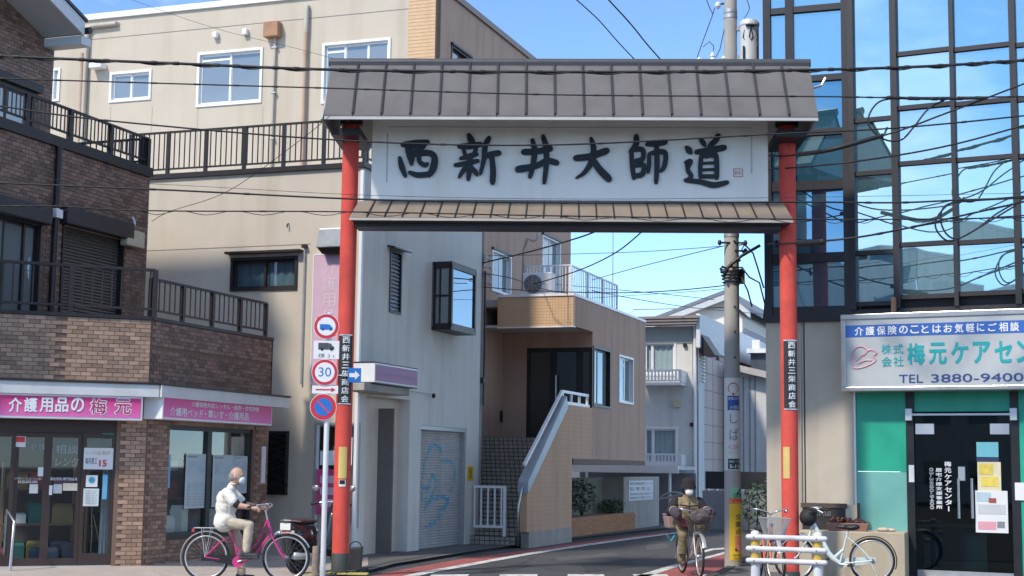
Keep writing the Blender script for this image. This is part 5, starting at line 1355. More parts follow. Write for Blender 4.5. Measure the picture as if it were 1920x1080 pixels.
# --- first-floor balcony railing
brl = mat('brown_railing', (0.035, 0.026, 0.025), 0.45, 0.3, var=0.1)
zbr = pz1 + 0.05
hR = FF.hit(140, 498, y=0.1).z - zbr
r1 = empty('balcony_railing', FF, 'brown railing on the tiled parapet at left, facing the road', 'railing', 'railings of the tiled building')
railing(r1, (FF.hit(117, 540, y=0.1).x - 2.3, 0.1, zbr), (0.05, 0.1, zbr), hR, 4, 26, brl, 0.12, 0.075, 0.012, 0.06)
r2 = empty('balcony_railing', FB, 'brown railing on the parapet running along the lane, with close balusters', 'railing', 'railings of the tiled building')
railing(r2, (0.12, 0.1, zbr), (pxR - 0.05, 0.1, zbr), hR - 0.12, 5, 24, brl, 0.12, 0.06, 0.010, 0.05)
bq = empty('garden_bench', FB, 'dark folding bench standing on the balcony behind the brown railing', 'bench', z=pz0 + 0.2)
for k in range(5): bx('slat', bronze, bq, 0.6, 1.9, 0.75 + 0.07 * k, 0.8 + 0.07 * k, 0.42, 0.45)
for k in range(4):
    a = (0.68, 1.82)[k % 2]; b = (0.78, 1.05)[k // 2]; bx('leg', bronze, bq, a - .02, a + .02, b - .02, b + .02, 0, 0.42)
bx('backrest', bronze, bq, 0.6, 1.9, 1.1, 1.13, 0.6, 0.8)
# --- first-floor wall set back behind the balcony
W2 = 1.73
x2R = FB.hit(275, 460, y=W2).x; z2b = pz0 + 0.1; z2t = FB.hit(140, 287, y=W2).z
shw = FB.rect(112, 428, 229, 596, W2); lwn = FB.rect(-60, 412, 72, 596, W2)
shw = (shw[0], shw[1], z2b + 0.12, FB.hit(170, 432, y=W2).z); lwn = (lwn[0], lwn[1], z2b + 0.12, FB.hit(30, 408, y=W2).z)
w2f = lambda u, d, z: (u, W2 + d, z)
XLL = FB.hit(-45, 300, y=W2).x
wall_holes(XLL, x2R, z2b, z2t, [shw, lwn], 0.12, w2f).build('upper_wall', grout, brick)
def insk(u, z): return any(h[0] - .07 < u < h[1] + .07 and h[2] - .03 < z < h[3] + .03 for h in (shw, lwn))
tiles_joined(-2.6, x2R, z2b, z2t, w2f, tile_shade, lambda u, z: insk(u, z))
bx('end_wall', grout, brick, x2R - 0.12, x2R - 0.001, W2 + 0.125, W2 + 5, z2b, z2t)
q = MB(); kk = int((shw[3] - shw[2]) / 0.05); prof = []
for i in range(kk):
    z = shw[2] + (shw[3] - shw[2]) * i / kk; prof += [(W2 + 0.09, z), (W2 + 0.065, z + 0.012), (W2 + 0.078, z + 0.036)]
vs = []
for y, z in prof: vs += [(shw[0] + 0.03, y, z), (shw[1] - 0.03, y, z)]
so_ = q.add(vs, [(2 * i, 2 * i + 1, 2 * i + 3, 2 * i + 2) for i in range(len(prof) - 1)]).build('window_shutter', mat('taupe_shutter', (0.135, 0.120, 0.105), 0.5, 0.2, var=0.08), brick)
for (h, nm) in ((shw, 0), (lwn, 1)):
    bx('shutter_box', mat('dark_shutter_box', (0.035, 0.032, 0.036), 0.5, 0.2), brick, h[0] - 0.08, h[1] + 0.08, W2 - 0.16, W2 - 0.001, h[3] - 0.02, h[3] + 0.26, bevel=0.02)
    for x in (h[0], h[1] - 0.03): bx('shutter_guide', dark_bronze, brick, x, x + 0.03, W2 - 0.03, W2 + 0.1, h[2], h[3])
window(brick, lwn, dark_bronze, win_glass, w2f, 0.10, 0.05, (0.5, 0.8), None, 0.01)
p = FB.hit(252, 449, y=W2 - 0.1)
jb = bx('junction_box', mat('cream_plastic', (0.55, 0.50, 0.36), 0.5), brick, p.x - 0.28, p.x + 0.22, W2 - 0.16, W2 - 0.013, p.z - 0.13, p.z + 0.14, bevel=0.015)
MB().tube([(p.x, W2 - 0.06, p.z + 0.14), (p.x + 0.05, W2 - 0.06, p.z + 0.3), (p.x, W2 - 0.04, p.z + 0.38)], 0.02, 6).build('conduit', paper, brick)
p = FB.hit(101, 480, y=W2 - 0.06); 
MB().tube([(p.x, W2 - 0.06, z2b), (p.x, W2 - 0.06, z2t)], 0.045, 10).build('drain_pipe', dark_bronze, brick, smooth=50)
MB().box(p.x - 0.08, p.x + 0.08, W2 - 0.13, W2, FB.hit(93, 396, y=W2 - .06).z - 0.08, FB.hit(93, 396, y=W2 - .06).z + 0.06).build('bracket', alu_white, brick)
# second-floor terrace edge and railing
bx('terrace_edge', rail_m, brick, XLL, x2R + 0.02, W2 - 0.06, W2 + 0.2, z2t, z2t + 0.16)
bx('terrace_slab', concrete, brick, XLL, x2R - 0.13, W2 + 0.2, W2 + 5, z2t - 0.1, z2t + 0.05)
hT = FB.hit(140, 208, y=W2).z - z2t - 0.16
r3 = empty('terrace_railing', FB, 'dark railing along the upper terrace of the tiled building at top left', 'railing', 'railings of the tiled building')
railing(r3, (XLL, W2 + 0.02, z2t + 0.16), (x2R - 0.06, W2 + 0.02, z2t + 0.16), hT, 5, 44, rail_m, 0.12, 0.08, 0.010, 0.05)
railing(r3, (x2R - 0.06, W2 + 0.12, z2t + 0.16), (x2R - 0.06, W2 + 2.6, z2t + 0.16), hT, 3, 20, rail_m, 0.12, 0.08, 0.010, 0.05)
# second floor: gable wall and roof
W3 = W2 + 1.5; XG = FB.hit(-60, 30, y=W3).x
x3R = FB.hit(99, 140, y=W3).x
g0 = FB.hit(0, -12, y=W3); g1 = FB.hit(78, 66, y=W3)
sl = (g1.z - g0.z) / (g1.x - g0.x)
zt3 = lambda x: g1.z + sl * (x - g1.x)
q = MB(); 
poly = [(XG, z2t), (x3R, z2t), (x3R, zt3(x3R)), (XG, zt3(XG))]
wnd3 = FB.rect(-30, 158, 56, 245, W3)
q.pxz(poly, W3, W3 + 0.2); q.build('gable_wall', grout, brick)
qq = MB()
for (u, w_, z) in tile_cells(x3R - 3.2, x3R, z2t + 0.02, zt3(x3R - 3.2)):
    if z + THt > zt3(u + w_) or (wnd3[0] - .05 < u + w_ / 2 < wnd3[1] + .05 and wnd3[2] - .1 < z < wnd3[3] + .05): continue
    qq.box(u + GAP / 2, u + w_ - GAP / 2, W3 - 0.012, W3 - 0.0005, z + GAP / 2, z + THt - GAP / 2)
o = qq.build('tile_field', tile_shade, brick); o['kind'] = 'stuff'
w3o = window(brick, (wnd3[0], wnd3[1], wnd3[2], wnd3[3]), dark_bronze, win_glass, lambda u, d, z: (u, W3 - 0.09 + d, z), 0.07, 0.06, (0.4,), None, 0.01)
bx('window_box', dark_bronze, brick, wnd3[0] - 0.1, wnd3[1] + 0.1, W3 - 0.18, W3 - 0.013, wnd3[3], wnd3[3] + 0.14)
OV = 0.75; xe = FB.hit(152, 92, y=W3 - OV).x
def slab(x0, x1, d0, d1, ya, yb): return MB().pxz([(x0, zt3(x0) + d0), (x1, zt3(x1) + d0), (x1, zt3(x1) + d1), (x0, zt3(x0) + d1)], ya, yb)
slab(XG, xe, 0.0, 0.06, W3 - OV, W3 + 6).build('eave_soffit', mat('pale_soffit', (0.50, 0.52, 0.54), 0.6, var=0.04), brick)
slab(XG, xe + 0.02, -0.02, 0.22, W3 - OV - 0.04, W3 - OV - 0.001).build('barge_board', mat('white_barge_board', (0.62, 0.65, 0.68), 0.5, var=0.04), brick)
slab(XG, xe + 0.06, 0.23, 0.28, W3 - OV - 0.07, W3 + 6).build('roof', mat('blue_black_roof', (0.03, 0.035, 0.05), 0.4, 0.1, var=0.15), brick)
bx('eave_box', mat('white_barge_board', (0.62, 0.65, 0.68)), brick, x3R - 0.02, xe, W3 - OV, W3 + 6, zt3(xe) - 0.16, zt3(xe) - 0.02)
MB().tube([(xe + 0.10, W3 - OV - 0.1, zt3(xe) + 0.08), (xe + 0.10, W3 + 6, zt3(xe) + 0.08)], 0.06, 8).build('gutter', dark_bronze, brick)
apr = mat('pavement_concrete', (0.40, 0.355, 0.32))
q = MB().hexa([(XL - 3, -1.1, PZ - .02), (0.6, -1.1, PZ - .02), (0.0, 0.02, PZ - .02), (XL - 3, 0.02, PZ - .02), (XL - 3, -1.1, PZ + .004), (0.6, -1.1, PZ + .004), (0.0, 0.02, PZ + .10), (XL - 3, 0.02, PZ + .10)])
struct(q.build('shop_apron', apr)).matrix_world = FF.m
q = MB().hexa([(-0.9, -1.0, PZ - .02), (pxR, -1.0, PZ - .02), (pxR, 0.02, PZ - .02), (0, 0.02, PZ - .02), (-0.9, -1.0, PZ + .003), (pxR, -1.0, PZ + .003), (pxR, 0.02, PZ + .08), (0, 0.02, PZ + .099)])
struct(q.build('shop_apron', apr)).matrix_world = FB.m
# front hand rail by the shop doors
hr = empty('hand_rail', (0, 0, 0), 'bent steel hand rail in front of the shop doors at far left', 'hand rail')
b0 = DY(22, 1000, 21.2); t0 = DY(27, 978, 21.2); t1 = DY(14, 955, 21.6); b1 = DY(9, 1000, 21.6)
MB().tube([(b0.x, b0.y, PZ), (t0.x, t0.y, t0.z), (t1.x, t1.y, t1.z), (b1.x, b1.y, PZ)], 0.022, 10).build('rail_tube', steel, hr, smooth=60)
for b in (b0, b1): MB().cyl((b.x, b.y), 0.05, PZ, PZ + 0.02, 14).build('floor_flange', steel, hr)
# ================================================================== glass-fronted building on the right
_p = DY(1702, 1000, 23.3)
TR = math.atan2(-0.458, 0.889)
FR = Frame((_p.x, _p.y), TR)
R_ = empty('glass_building', FR, 'glass-fronted building with concrete base and green shop entrance at right', 'building')
xc = FR.hit(1604, 800, y=0).x                            # corner with the left section
FL = Frame(FR.w(xc, 0), -U1)                             # left section: x < 0 goes left
xl = FL.hit(1437, 800, y=0).x
mull = mat('brown_grey_mullion', (0.026, 0.024, 0.027), 0.5, 0.1, var=0.08)
mull_d = mat('dark_mullion', (0.030, 0.028, 0.032), 0.45, 0.4, var=0.08)
mirror = coated_glass('mirror_glass', (0.10, 0.20, 0.24), (0.58, 0.76, 0.78), 0.64, 0.012, 0.16, 0.9)
mirror_d = coated_glass('dark_reflection_glass', (0.03, 0.10, 0.15), (0.40, 0.62, 0.74), 0.42, 0.012, 0.16, 0.9)  # same glass darkened: a mirrored building's dark blue put into the colour
conc_t = mat('beige_concrete_panel', (0.52, 0.46, 0.37), 0.85, var=0.06, scale=2.5, bump=0.3, bscale=90, streak=0.2)
YR = Matrix.Identity(4)
XLr = FR.inv @ FL.m
def XL_(o): o.matrix_local = XLr @ Matrix.LocRotScale(o.location, o.rotation_euler, o.scale); return o
ztopR = FR.hit(1700, -90, y=0).z
zgb = FR.hit(1640, 578, y=0).z
# --- right glass wall: mullions and single panes
xs = [FR.hit(x, y, y=0).x for x, y in ((1583, 300), (1680, 300), (1790, 300), (1905, 300))]
xs[0] = xc + 0.02
xs.append(xs[-1] + (xs[3] - xs[2]))
mwid = (0.09, 0.10, 0.065, 0.09, 0.1)
for x, w_ in zip(xs, mwid):
    bx('mullion', mull, R_, x - w_ / 2, x + w_ / 2, -0.10, 0.06, zgb - 0.02, ztopR)
rows = {0: (-90, 225, 325, 474, 570), 1: (-90, 97, 199, 304, 457, 556), 2: (-90, 88, 191, 297, 453, 550), 3: (-90, 80, 183, 290, 449, 545)}
cx_px = (1632, 1737, 1848, 1960)
for c in range(4):
    zs = [FR.hit(cx_px[c], y, y=0).z for y in rows[c]]
    x0 = xs[c] + mwid[c] / 2; x1 = xs[c + 1] - mwid[c + 1] / 2
    for i in range(len(zs) - 1):
        zt_, zb_ = zs[i], zs[i + 1]
        bx('transom', mull, R_, x0, x1, -0.05, 0.05, zb_ - 0.035, zb_ + 0.035)
        q = MB(); tx = random.uniform(-.006, .006); ty = random.uniform(-.006, .006)   # panes never sit perfectly true
        q.hexa([(x0, -tx - ty, zb_ + .04), (x1, tx - ty, zb_ + .04), (x1, tx - ty + .008, zb_ + .04), (x0, -tx - ty + .008, zb_ + .04), (x0, -tx + ty, zt_ - .04), (x1, tx + ty, zt_ - .04), (x1, tx + ty + .008, zt_ - .04), (x0, -tx + ty + .008, zt_ - .04)])
        q.build('pane', mirror, R_)
bx('sill_band', mull, R_, xc + 0.0, xs[-1], -0.06, 0.1, zgb - 0.16, zgb - 0.022)
# --- left glass section
zlb = FL.hit(1510, 590, y=0).z
xm_ = FL.hit(1482, 200, y=0).x
lx_ = [xl + 0.06, xm_, -0.07]
for x, w_ in ((xl + 0.06, 0.12), (xm_, 0.13), (-0.07, 0.13)):
    XL_(bx('mullion', mull_d if x < -0.2 else mull, R_, x - w_ / 2, x + w_ / 2, -0.08, 0.06, zlb, ztopR))
rowl = (-90, 18, 149, 250, 349, 484, 584)
zl_ = [FL.hit(1510, y, y=0).z for y in rowl]
for c in range(2):
    x0 = lx_[c] + 0.065; x1 = lx_[c + 1] - 0.065
    for i in range(len(zl_) - 1):
        hh = 0.05 if i < 3 else 0.075
        XL_(bx('transom', mull if i < 3 else mull_d, R_, x0, x1, -0.06, 0.05, zl_[i + 1] - hh, zl_[i + 1] + hh))
        q = MB(); tx = random.uniform(-.003, .003); ty = random.uniform(-.003, .003)
        zb_, zt_ = zl_[i + 1] + hh, zl_[i] - 0.05
        q.hexa([(x0, -tx - ty, zb_), (x1, tx - ty, zb_), (x1, tx - ty + .008, zb_), (x0, -tx - ty + .008, zb_), (x0, -tx + ty, zt_), (x1, tx + ty, zt_), (x1, tx + ty + .008, zt_), (x0, -tx + ty + .008, zt_)])
        XL_(q.build('pane', mirror if i < 2 else mirror_d, R_))
XL_(bx('sill_band', mull_d, R_, xl, 0, -0.08, 0.1, zlb - 0.12, zlb - 0.001))
XL_(bx('core', mat('dark_core', (0.03, 0.03, 0.035), 0.8), R_, xl, -0.05, 0.07, 7.5, zlb - 0.1, ztopR))
bx('core', mat('dark_core', (0.03, 0.03, 0.035)), R_, xc + 0.1, xs[-1], 0.075, 6, zgb - 0.2, ztopR)
# --- concrete base of the left section
xj = FL.hit(1509, 800, y=0).x
XL_(bx('concrete_panel', conc_t, R_, xl, xj - 0.012, 0.0, 6, 0, zlb - 0.121))
XL_(bx('concrete_panel', conc_t, R_, xj + 0.012, -0.01, 0.0, 0.3, 0, zlb - 0.121))
XL_(bx('panel_joint', dkp, R_, xj - 0.012, xj + 0.012, 0.02, 0.2, 0, zlb - 0.13))
XL_(MB().tube([(xj - 0.06, -0.02, 0.1), (xj - 0.06, -0.02, zlb - 0.13)], 0.016, 8).build('conduit', pvc, R_))
# --- entrance
green = mat('green_panel', (0.02, 0.36, 0.24), 0.4, var=0.06, streak=0.06); teal = mat('pale_teal_panel', (0.16, 0.42, 0.38), 0.4, var=0.05)
zsg = FR.hit(1650, 735, y=0).z
gx0 = xc + 0.01; gx1 = FR.hit(1702, 900, y=0).x
zsp = FR.hit(1655, 884, y=0).z; zsq = FR.hit(1655, 1003, y=0).z
bx('side_panel', green, R_, gx0, gx1, 0.0, 0.1, zsp, zgb - 0.17)
bx('side_panel', teal, R_, gx0, gx1, 0.0, 0.1, zsq, zsp - 0.004)
bx('side_panel', green, R_, gx0, gx1, 0.0, 0.1, 0, zsq - 0.004)
bx('panel_edge', alu_white, R_, gx0 - 0.03, gx0 - 0.001, -0.03, 0.08, 0, zgb - 0.17)
dx0 = FR.hit(1708, 900, y=0).x; dx1 = FR.hit(1905, 900, y=0).x
dzt = FR.hit(1808, 792, y=0.05).z; dzh = FR.hit(1808, 742, y=0.05).z
dfm = mat('black_door_frame', (0.02, 0.021, 0.025), 0.4, 0.2, var=0.08)
ent = empty('glass_door', FR); ent.parent = R_; ent.matrix_local = Matrix.Identity(4)
for x in (dx0, dx1): bx('jamb', dfm, ent, x - 0.06, x + 0.06, -0.02, 0.10, PZ, zgb - 0.17)
bx('side_panel', green, R_, dx1 + 0.061, xs[-1] + 1, 0.0, 0.1, 0, zgb - 0.17)
bx('over_panel', green, R_, dx0 + 0.061, dx1 - 0.061, 0.02, 0.1, dzh - 0.24, zgb - 0.17)
bx('head_bar', alu, ent, dx0, dx1, -0.08, -0.05, FR.hit(1800, 777, y=-.06).z - 0.015, FR.hit(1800, 777, y=-.06).z + 0.015)
for x in (dx0, dx1): bx('bar_bracket', alu, ent, x - 0.05, x + 0.05, -0.09, -0.021, FR.hit(1800, 777, y=-.06).z - 0.09, FR.hit(1800, 777, y=-.06).z + 0.09)
bx('door_leaf', clear_glass('door_glass', (0.42, 0.50, 0.52), 0.30), ent, dx0 + 0.07, dx1 - 0.07, 0.03, 0.042, PZ + 0.12, dzh - 0.26)
for x in (dx0 + 0.08, dx1 - 0.36): bx('patch_hinge', alu, ent, x, x + 0.28, 0.015, 0.055, dzt - 0.18, dzt - 0.02)
bx('bottom_rail', alu, ent, dx0 + 0.07, dx1 - 0.07, 0.015, 0.055, PZ + 0.02, PZ + 0.119)
bx('threshold', concrete, R_, gx0, dx1 + 2, -0.12, 0.1, 0.0, PZ + 0.018)
for px in (1797, 1822):
    a = FR.hit(px, 897, y=-0.03); b = FR.hit(px, 972, y=-0.03); MB().tube([(a.x, -0.04, a.z), (a.x, -0.04, b.z)], 0.02, 10).build('handle', steel, ent)
a = FR.hit(1803, 890, y=-.02); bx('lock_case', alu, ent, a.x - 0.05, a.x + 0.05, -0.02, 0.02, a.z - 0.09, a.z + 0.12)
# signs on the frame
for (x0, y0, x1, y1) in ((1704, 872, 1714, 904), (1903, 905, 1922, 938)):
    r = FR.rect(x0, y0, x1, y1, -0.03); bx('door_notice', alu_white, ent, r[0], r[1], -0.03, -0.021, r[2], r[3])
def gposter(x0, y0, x1, y1, m, d=0.026):
    r = FR.rect(x0, y0, x1, y1, d); return bx('poster', m, ent, r[0], r[1], d - 0.003, d, r[2], r[3])
gposter(1831, 829, 1872, 857, mat('aqua_poster', (0.16, 0.48, 0.56), 0.6)); gposter(1831, 858, 1873, 865, mat('navy_poster', (0.03, 0.04, 0.12), 0.6))
gposter(1833, 866, 1877, 921, mat('cream_poster', (0.66, 0.62, 0.42), 0.6, var=0.1, scale=8)); gposter(1829, 920, 1890, 999, mat('white_poster', (0.68, 0.70, 0.72), 0.6, var=0.04), 0.022)
gposter(1836, 870, 1862, 890, mat('yellow_print', (0.70, 0.55, 0.10), 0.6, var=0.2, scale=12), 0.0215)
gposter(1840, 894, 1872, 912, mat('yellow_print', (0.70, 0.55, 0.10)), 0.0215)
gposter(1831, 923, 1858, 940, mat('pale_blue_print', (0.42, 0.54, 0.60)), 0.018); gposter(1834, 978, 1868, 993, mat('pink_print', (0.68, 0.32, 0.38), 0.6), 0.018); gposter(1870, 978, 1884, 990, prn, 0.018)
gposter(1834, 946, 1886, 964, mat('pale_grey_print', (0.5, 0.52, 0.54), 0.6), 0.018); gposter(1854, 934, 1868, 943, mat('brown_print', (0.3, 0.08, 0.05), 0.6), 0.0175)
for (body, px, w_, y0, y1) in (('梅元ケアセンター', 1777, 13, 864, 960), ('居宅介護支援事業所', 1760, 12, 877, 955), ('03-3880-9400', 1747, 8, 877, 955)):
    if body[0] == '0':
        r = FR.rect(px - w_ / 2, y0, px + w_ / 2, y1, 0.026)
        q = MB(); vs_t, fs_t, a_, b_, c_, d_ = text_mesh(body, 0.03)
        su = (r[3] - r[2]) / (b_ - a_); sv_ = (r[1] - r[0]) / (d_ - c_)
        q.add([(r[0] + (y - c_) * sv_, 0.024, r[3] - (x - a_) * su) for x, y, _ in vs_t], fs_t); q.build('lettering', paper, ent)
    else:
        t_ = FR.hit(px, y0, y=0.026); b_ = FR.hit(px, y1, y=0.026); l_ = FR.hit(px - w_ / 2, y0, y=0.026)
        vtext(body, paper, ent, t_.x, 2 * (t_.x - l_.x), t_.z, b_.z, lambda u, z: (u, 0.024, z), 0.03)
# room behind the door
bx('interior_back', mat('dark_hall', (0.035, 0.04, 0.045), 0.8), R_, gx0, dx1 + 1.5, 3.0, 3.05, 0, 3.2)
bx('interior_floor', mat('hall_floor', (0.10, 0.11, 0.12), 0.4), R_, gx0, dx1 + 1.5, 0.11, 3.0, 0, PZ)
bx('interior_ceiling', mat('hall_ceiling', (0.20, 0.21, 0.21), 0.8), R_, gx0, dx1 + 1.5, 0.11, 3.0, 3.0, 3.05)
ctr = FR.hit(1770, 1010, y=1.2)
cn = empty('reception_counter', Frame(FR.w(ctr.x, 1.5), FR.ang), 'blue-grey reception counter behind the glass door', 'counter', z=PZ)
bx('counter_front', mat('blue_grey_counter', (0.12, 0.22, 0.28), 0.5), cn, -0.55, 0.6, 0, 0.05, 0, 0.72); bx('counter_top', mat('pale_counter_top', (0.35, 0.38, 0.40), 0.4), cn, -0.6, 0.65, -0.06, 0.5, 0.72, 0.76)
# --- big light-box sign
sgn = empty('care_centre_sign', FR, 'large white light-box sign with blue stripe, teal name and telephone number', 'sign')
SYR = -0.42
s0 = FR.hit(1577, 660, y=SYR).x; szt = FR.hit(1580, 590, y=SYR).z; szb = FR.hit(1585, 734, y=SYR).z; s1_ = FR.hit(1990, 660, y=SYR).x
bx('case', mat('sign_case_alu', (0.50, 0.49, 0.46), 0.35, 0.7, var=0.05), sgn, s0, s1_, SYR + 0.01, -0.005, szb, szt, bevel=0.012)
fr_m = mat('sign_frame_alu', (0.55, 0.54, 0.51), 0.30, 0.8, var=0.05)
e = 0.085
q = MB(); q.box(s0, s1_, SYR - 0.02, SYR + 0.009, szt - e, szt); q.box(s0, s1_, SYR - 0.02, SYR + 0.009, szb, szb + e * 0.8); q.box(s0, s0 + e * 0.9, SYR - 0.02, SYR + 0.009, szb + e * 0.8, szt - e)
q.build('frame', fr_m, sgn, bevel=0.01)
bx('face', mat('sign_face_white', (0.45, 0.48, 0.49), 0.35, var=0.03), sgn, s0 + e * 0.9, s1_ - e, SYR + 0.0, SYR + 0.0095, szb + e * 0.8, szt - e)
def RT(body, m, x0, x1, ztf, zbf, bold=0.0, dy=0.006):
    xa = FR.hit(x0, 660, y=SYR).x; xb = FR.hit(x1, 660, y=SYR).x
    text(body, m, sgn, xa, xb, szb + (szt - szb) * zbf, szb + (szt - szb) * ztf, lambda u, z: (u, SYR - dy, z), bold)
blue = mat('sign_blue', (0.035, 0.13, 0.46), 0.4, var=0.02); tealt = mat('sign_teal', (0.01, 0.36, 0.38), 0.4); navy = mat('sign_navy', (0.03, 0.06, 0.22), 0.4); pinkl = mat('sign_pink', (0.72, 0.36, 0.40), 0.5)
bx('stripe', blue, sgn, s0 + e * 0.9, s1_ - e, SYR - 0.004, SYR - 0.0002, szb + (szt - szb) * 0.70, szb + (szt - szb) * 0.855)
for i, ch in enumerate('介護保険のことはお気軽にご相談'):
    x = 1603 + i * 20.9
    zt_, zb_ = (0.835, 0.72) if ch not in 'のことはおにご' else (0.83, 0.728)
    RT(ch, wl, x, x + (16.5 if ch not in 'とに' else 14), zt_, zb_, 0.022)
for ch, x, a_, b_ in (('株', 1653, .60, .47), ('式', 1675, .60, .47), ('会', 1653, .44, .31), ('社', 1675, .44, .31)): RT(ch, tealt, x, x + 19, a_, b_, 0.012)
for i, ch in enumerate('梅元ケアセンター'): RT(ch, tealt, 1701 + i * 41, 1701 + i * 41 + 33, 0.605, 0.33, 0.028)
RT('TEL', navy, 1685, 1730, .205, .10, 0.004); RT('3880-9400', navy, 1745, 1918, .205, .10, 0.004)
# heart-like pink mark of two clasped curves
q = MB()
def mk(px, py): h = FR.hit(px, py, y=SYR); return (h.x, SYR - 0.006, h.z)
for st in ([(1600, 690), (1598, 665), (1606, 652), (1618, 650), (1626, 658), (1620, 666)], [(1626, 658), (1636, 656), (1644, 662), (1638, 668), (1642, 676), (1630, 684), (1612, 690), (1600, 690)], [(1606, 676), (1614, 668), (1622, 664)], [(1608, 682), (1622, 676), (1634, 676)]):
    P = []
    for i in range(len(st) - 1):
        p0, p1, p2, p3 = st[max(i - 1, 0)], st[i], st[i + 1], st[min(i + 2, len(st) - 1)]
        for k in range(6):
            t = k / 6; P.append(tuple(0.5 * (2 * b + (c - a) * t + (2 * a - 5 * b + 4 * c - d) * t * t + (3 * b - a - 3 * c + d) * t ** 3) for a, b, c, d in zip(p0, p1, p2, p3)))
    P.append(st[-1]); q.tube([mk(*p) for p in P], 0.012, 5)
q.build('emblem', pinkl, sgn)
rb = FR.hit(1677, 570, y=-0.1); MB().box(rb.x - 0.03, rb.x + 0.03, -0.2, -0.1, rb.z - 0.2, rb.z + 0.1).build('stay', rust, sgn)
# --- low concrete planter wall and dark board by the bikes
FP = FL
lw_ = empty('low_wall', FP, 'low beige concrete wall in front of the glass building behind the white bicycle', 'wall')
yw = -0.75
q0 = FP.hit(1500, 1040, y=yw).x; q1 = FP.hit(1697, 1040, y=yw).x; qz = FP.hit(1650, 998, y=yw).z
bx('wall_body', mat('sandy_concrete', (0.46, 0.40, 0.30), 0.9, var=0.07, scale=2, bump=0.3, bscale=80, streak=0.15), lw_, q0, q1, yw, -0.02, 0, qz, bevel=0.015)
bd = empty('dark_notice_board', FP, 'dark framed notice board leaning on the concrete wall behind the white bicycle', 'notice board')
r = FP.rect(1506, 946, 1608, 990, -0.3)
bx('backing', mat('dark_board', (0.030, 0.027, 0.027), 0.5, var=0.15), bd, r[0], r[1] - 0.18, -0.34, -0.29, qz - 0.0, r[3], bevel=0.01)
bx('frame', mat('worn_brown_frame', (0.09, 0.065, 0.05), 0.7, var=0.15), bd, r[0] - 0.03, r[1] - 0.15, -0.36, -0.341, r[3] - 0.05, r[3] + 0.02)
bx('cream_panel', mat('cream_panel', (0.52, 0.48, 0.36), 0.7), bd, r[1] - 0.175, r[1], -0.33, -0.29, qz, r[3], bevel=0.005)
bx('stand', dark_bronze, bd, r[1] + 0.001, r[1] + 0.04, -0.36, -0.28, qz, r[3] + 0.03)
text('案内図', mat('faded_white_print', (0.20, 0.20, 0.20), 0.7), bd, r[0] + 0.15, r[1] - 0.4, r[2] + 0.18, r[3] - 0.1, lambda u, z: (u, -0.363, z))
# litter bag and leaves on the wall top
lt = FP.hit(1655, 994, y=-0.5)
fuse(MB().ell((lt.x, -0.45, qz + 0.03), (0.1, 0.06, 0.035), 12, 8).ell((lt.x + 0.12, -0.42, qz + 0.025), (0.07, 0.05, 0.03)), 'plastic_bag', mat('crumpled_bag', (0.50, 0.42, 0.33), 0.5, var=0.3, scale=25), None, 0.012, 1)
o = bpy.data.objects['plastic_bag']; o.matrix_world = FP.m; tag(o, 'crumpled pale plastic bag lying on top of the low concrete wall', 'bag')
# ================================================================== houses further down the lane
pale_wall = mat('pale_blue_grey_siding', (0.60, 0.61, 0.58), 0.8, var=0.05, streak=0.15)
pink_wall = mat('pinkish_panel', (0.58, 0.52, 0.50), 0.8, var=0.04, streak=0.1)
blue_panel = mat('blue_white_cladding', (0.62, 0.66, 0.68), 0.6, var=0.05)
white_wall = mat('white_house_wall', (0.72, 0.70, 0.64), 0.8, var=0.04, streak=0.06)
_p = DY(1310, 800, 47.0)
FC = Frame((_p.x, _p.y), -U1)
hs = empty('balcony_house', FC, 'pale grey two-storey house with white balconies beyond the brown wing', 'building')
xw = FC.hit(1195, 700, y=0).x - 1.5
zt = FC.hit(1260, 612, y=0).z
w1 = FC.rect(1205, 640, 1268, 705, 0); w2_ = FC.rect(1205, 800, 1272, 872, 0)
w1 = (w1[0], w1[1], w1[2], w1[3]); 
fC = lambda u, d, z: (u, d, z)
wall_holes(xw, 0, 0, zt, [w1, w2_], 0.12, fC).build('front_wall', pale_wall, hs)
for w_ in (w1, w2_): window(hs, w_, alu_white, clear_glass('house_glass', (0.85, 0.9, 0.92), 0.2), fC, 0.10, 0.07, (0.28,), curt, 0.02)
bx('room_back', mat('dim_room', (0.1, 0.1, 0.1)), hs, xw, -0.2, 1.2, 1.25, 0, zt)
fz = FC.hit(1260, 592, y=-0.5).z
fas = mat('taupe_fascia', (0.24, 0.21, 0.20), 0.6, var=0.06)
for k in range(3):
    bx('fascia_board', fas, hs, xw, 0.05 - 0.0 + 0.03 * k, -0.50 - 0.04 * k, 0.0, zt + 0.02 + (fz - zt - 0.02) * k / 3, zt + 0.02 + (fz - zt - 0.02) * (k + 1) / 3 - 0.01)
bx('eave_shade_band', mat('shadow_teal_band', (0.34, 0.38, 0.38), 0.8), hs, xw, -0.02, -0.02, -0.001, zt - 0.55, zt)  # strip tinted to stand for the shade under the eave
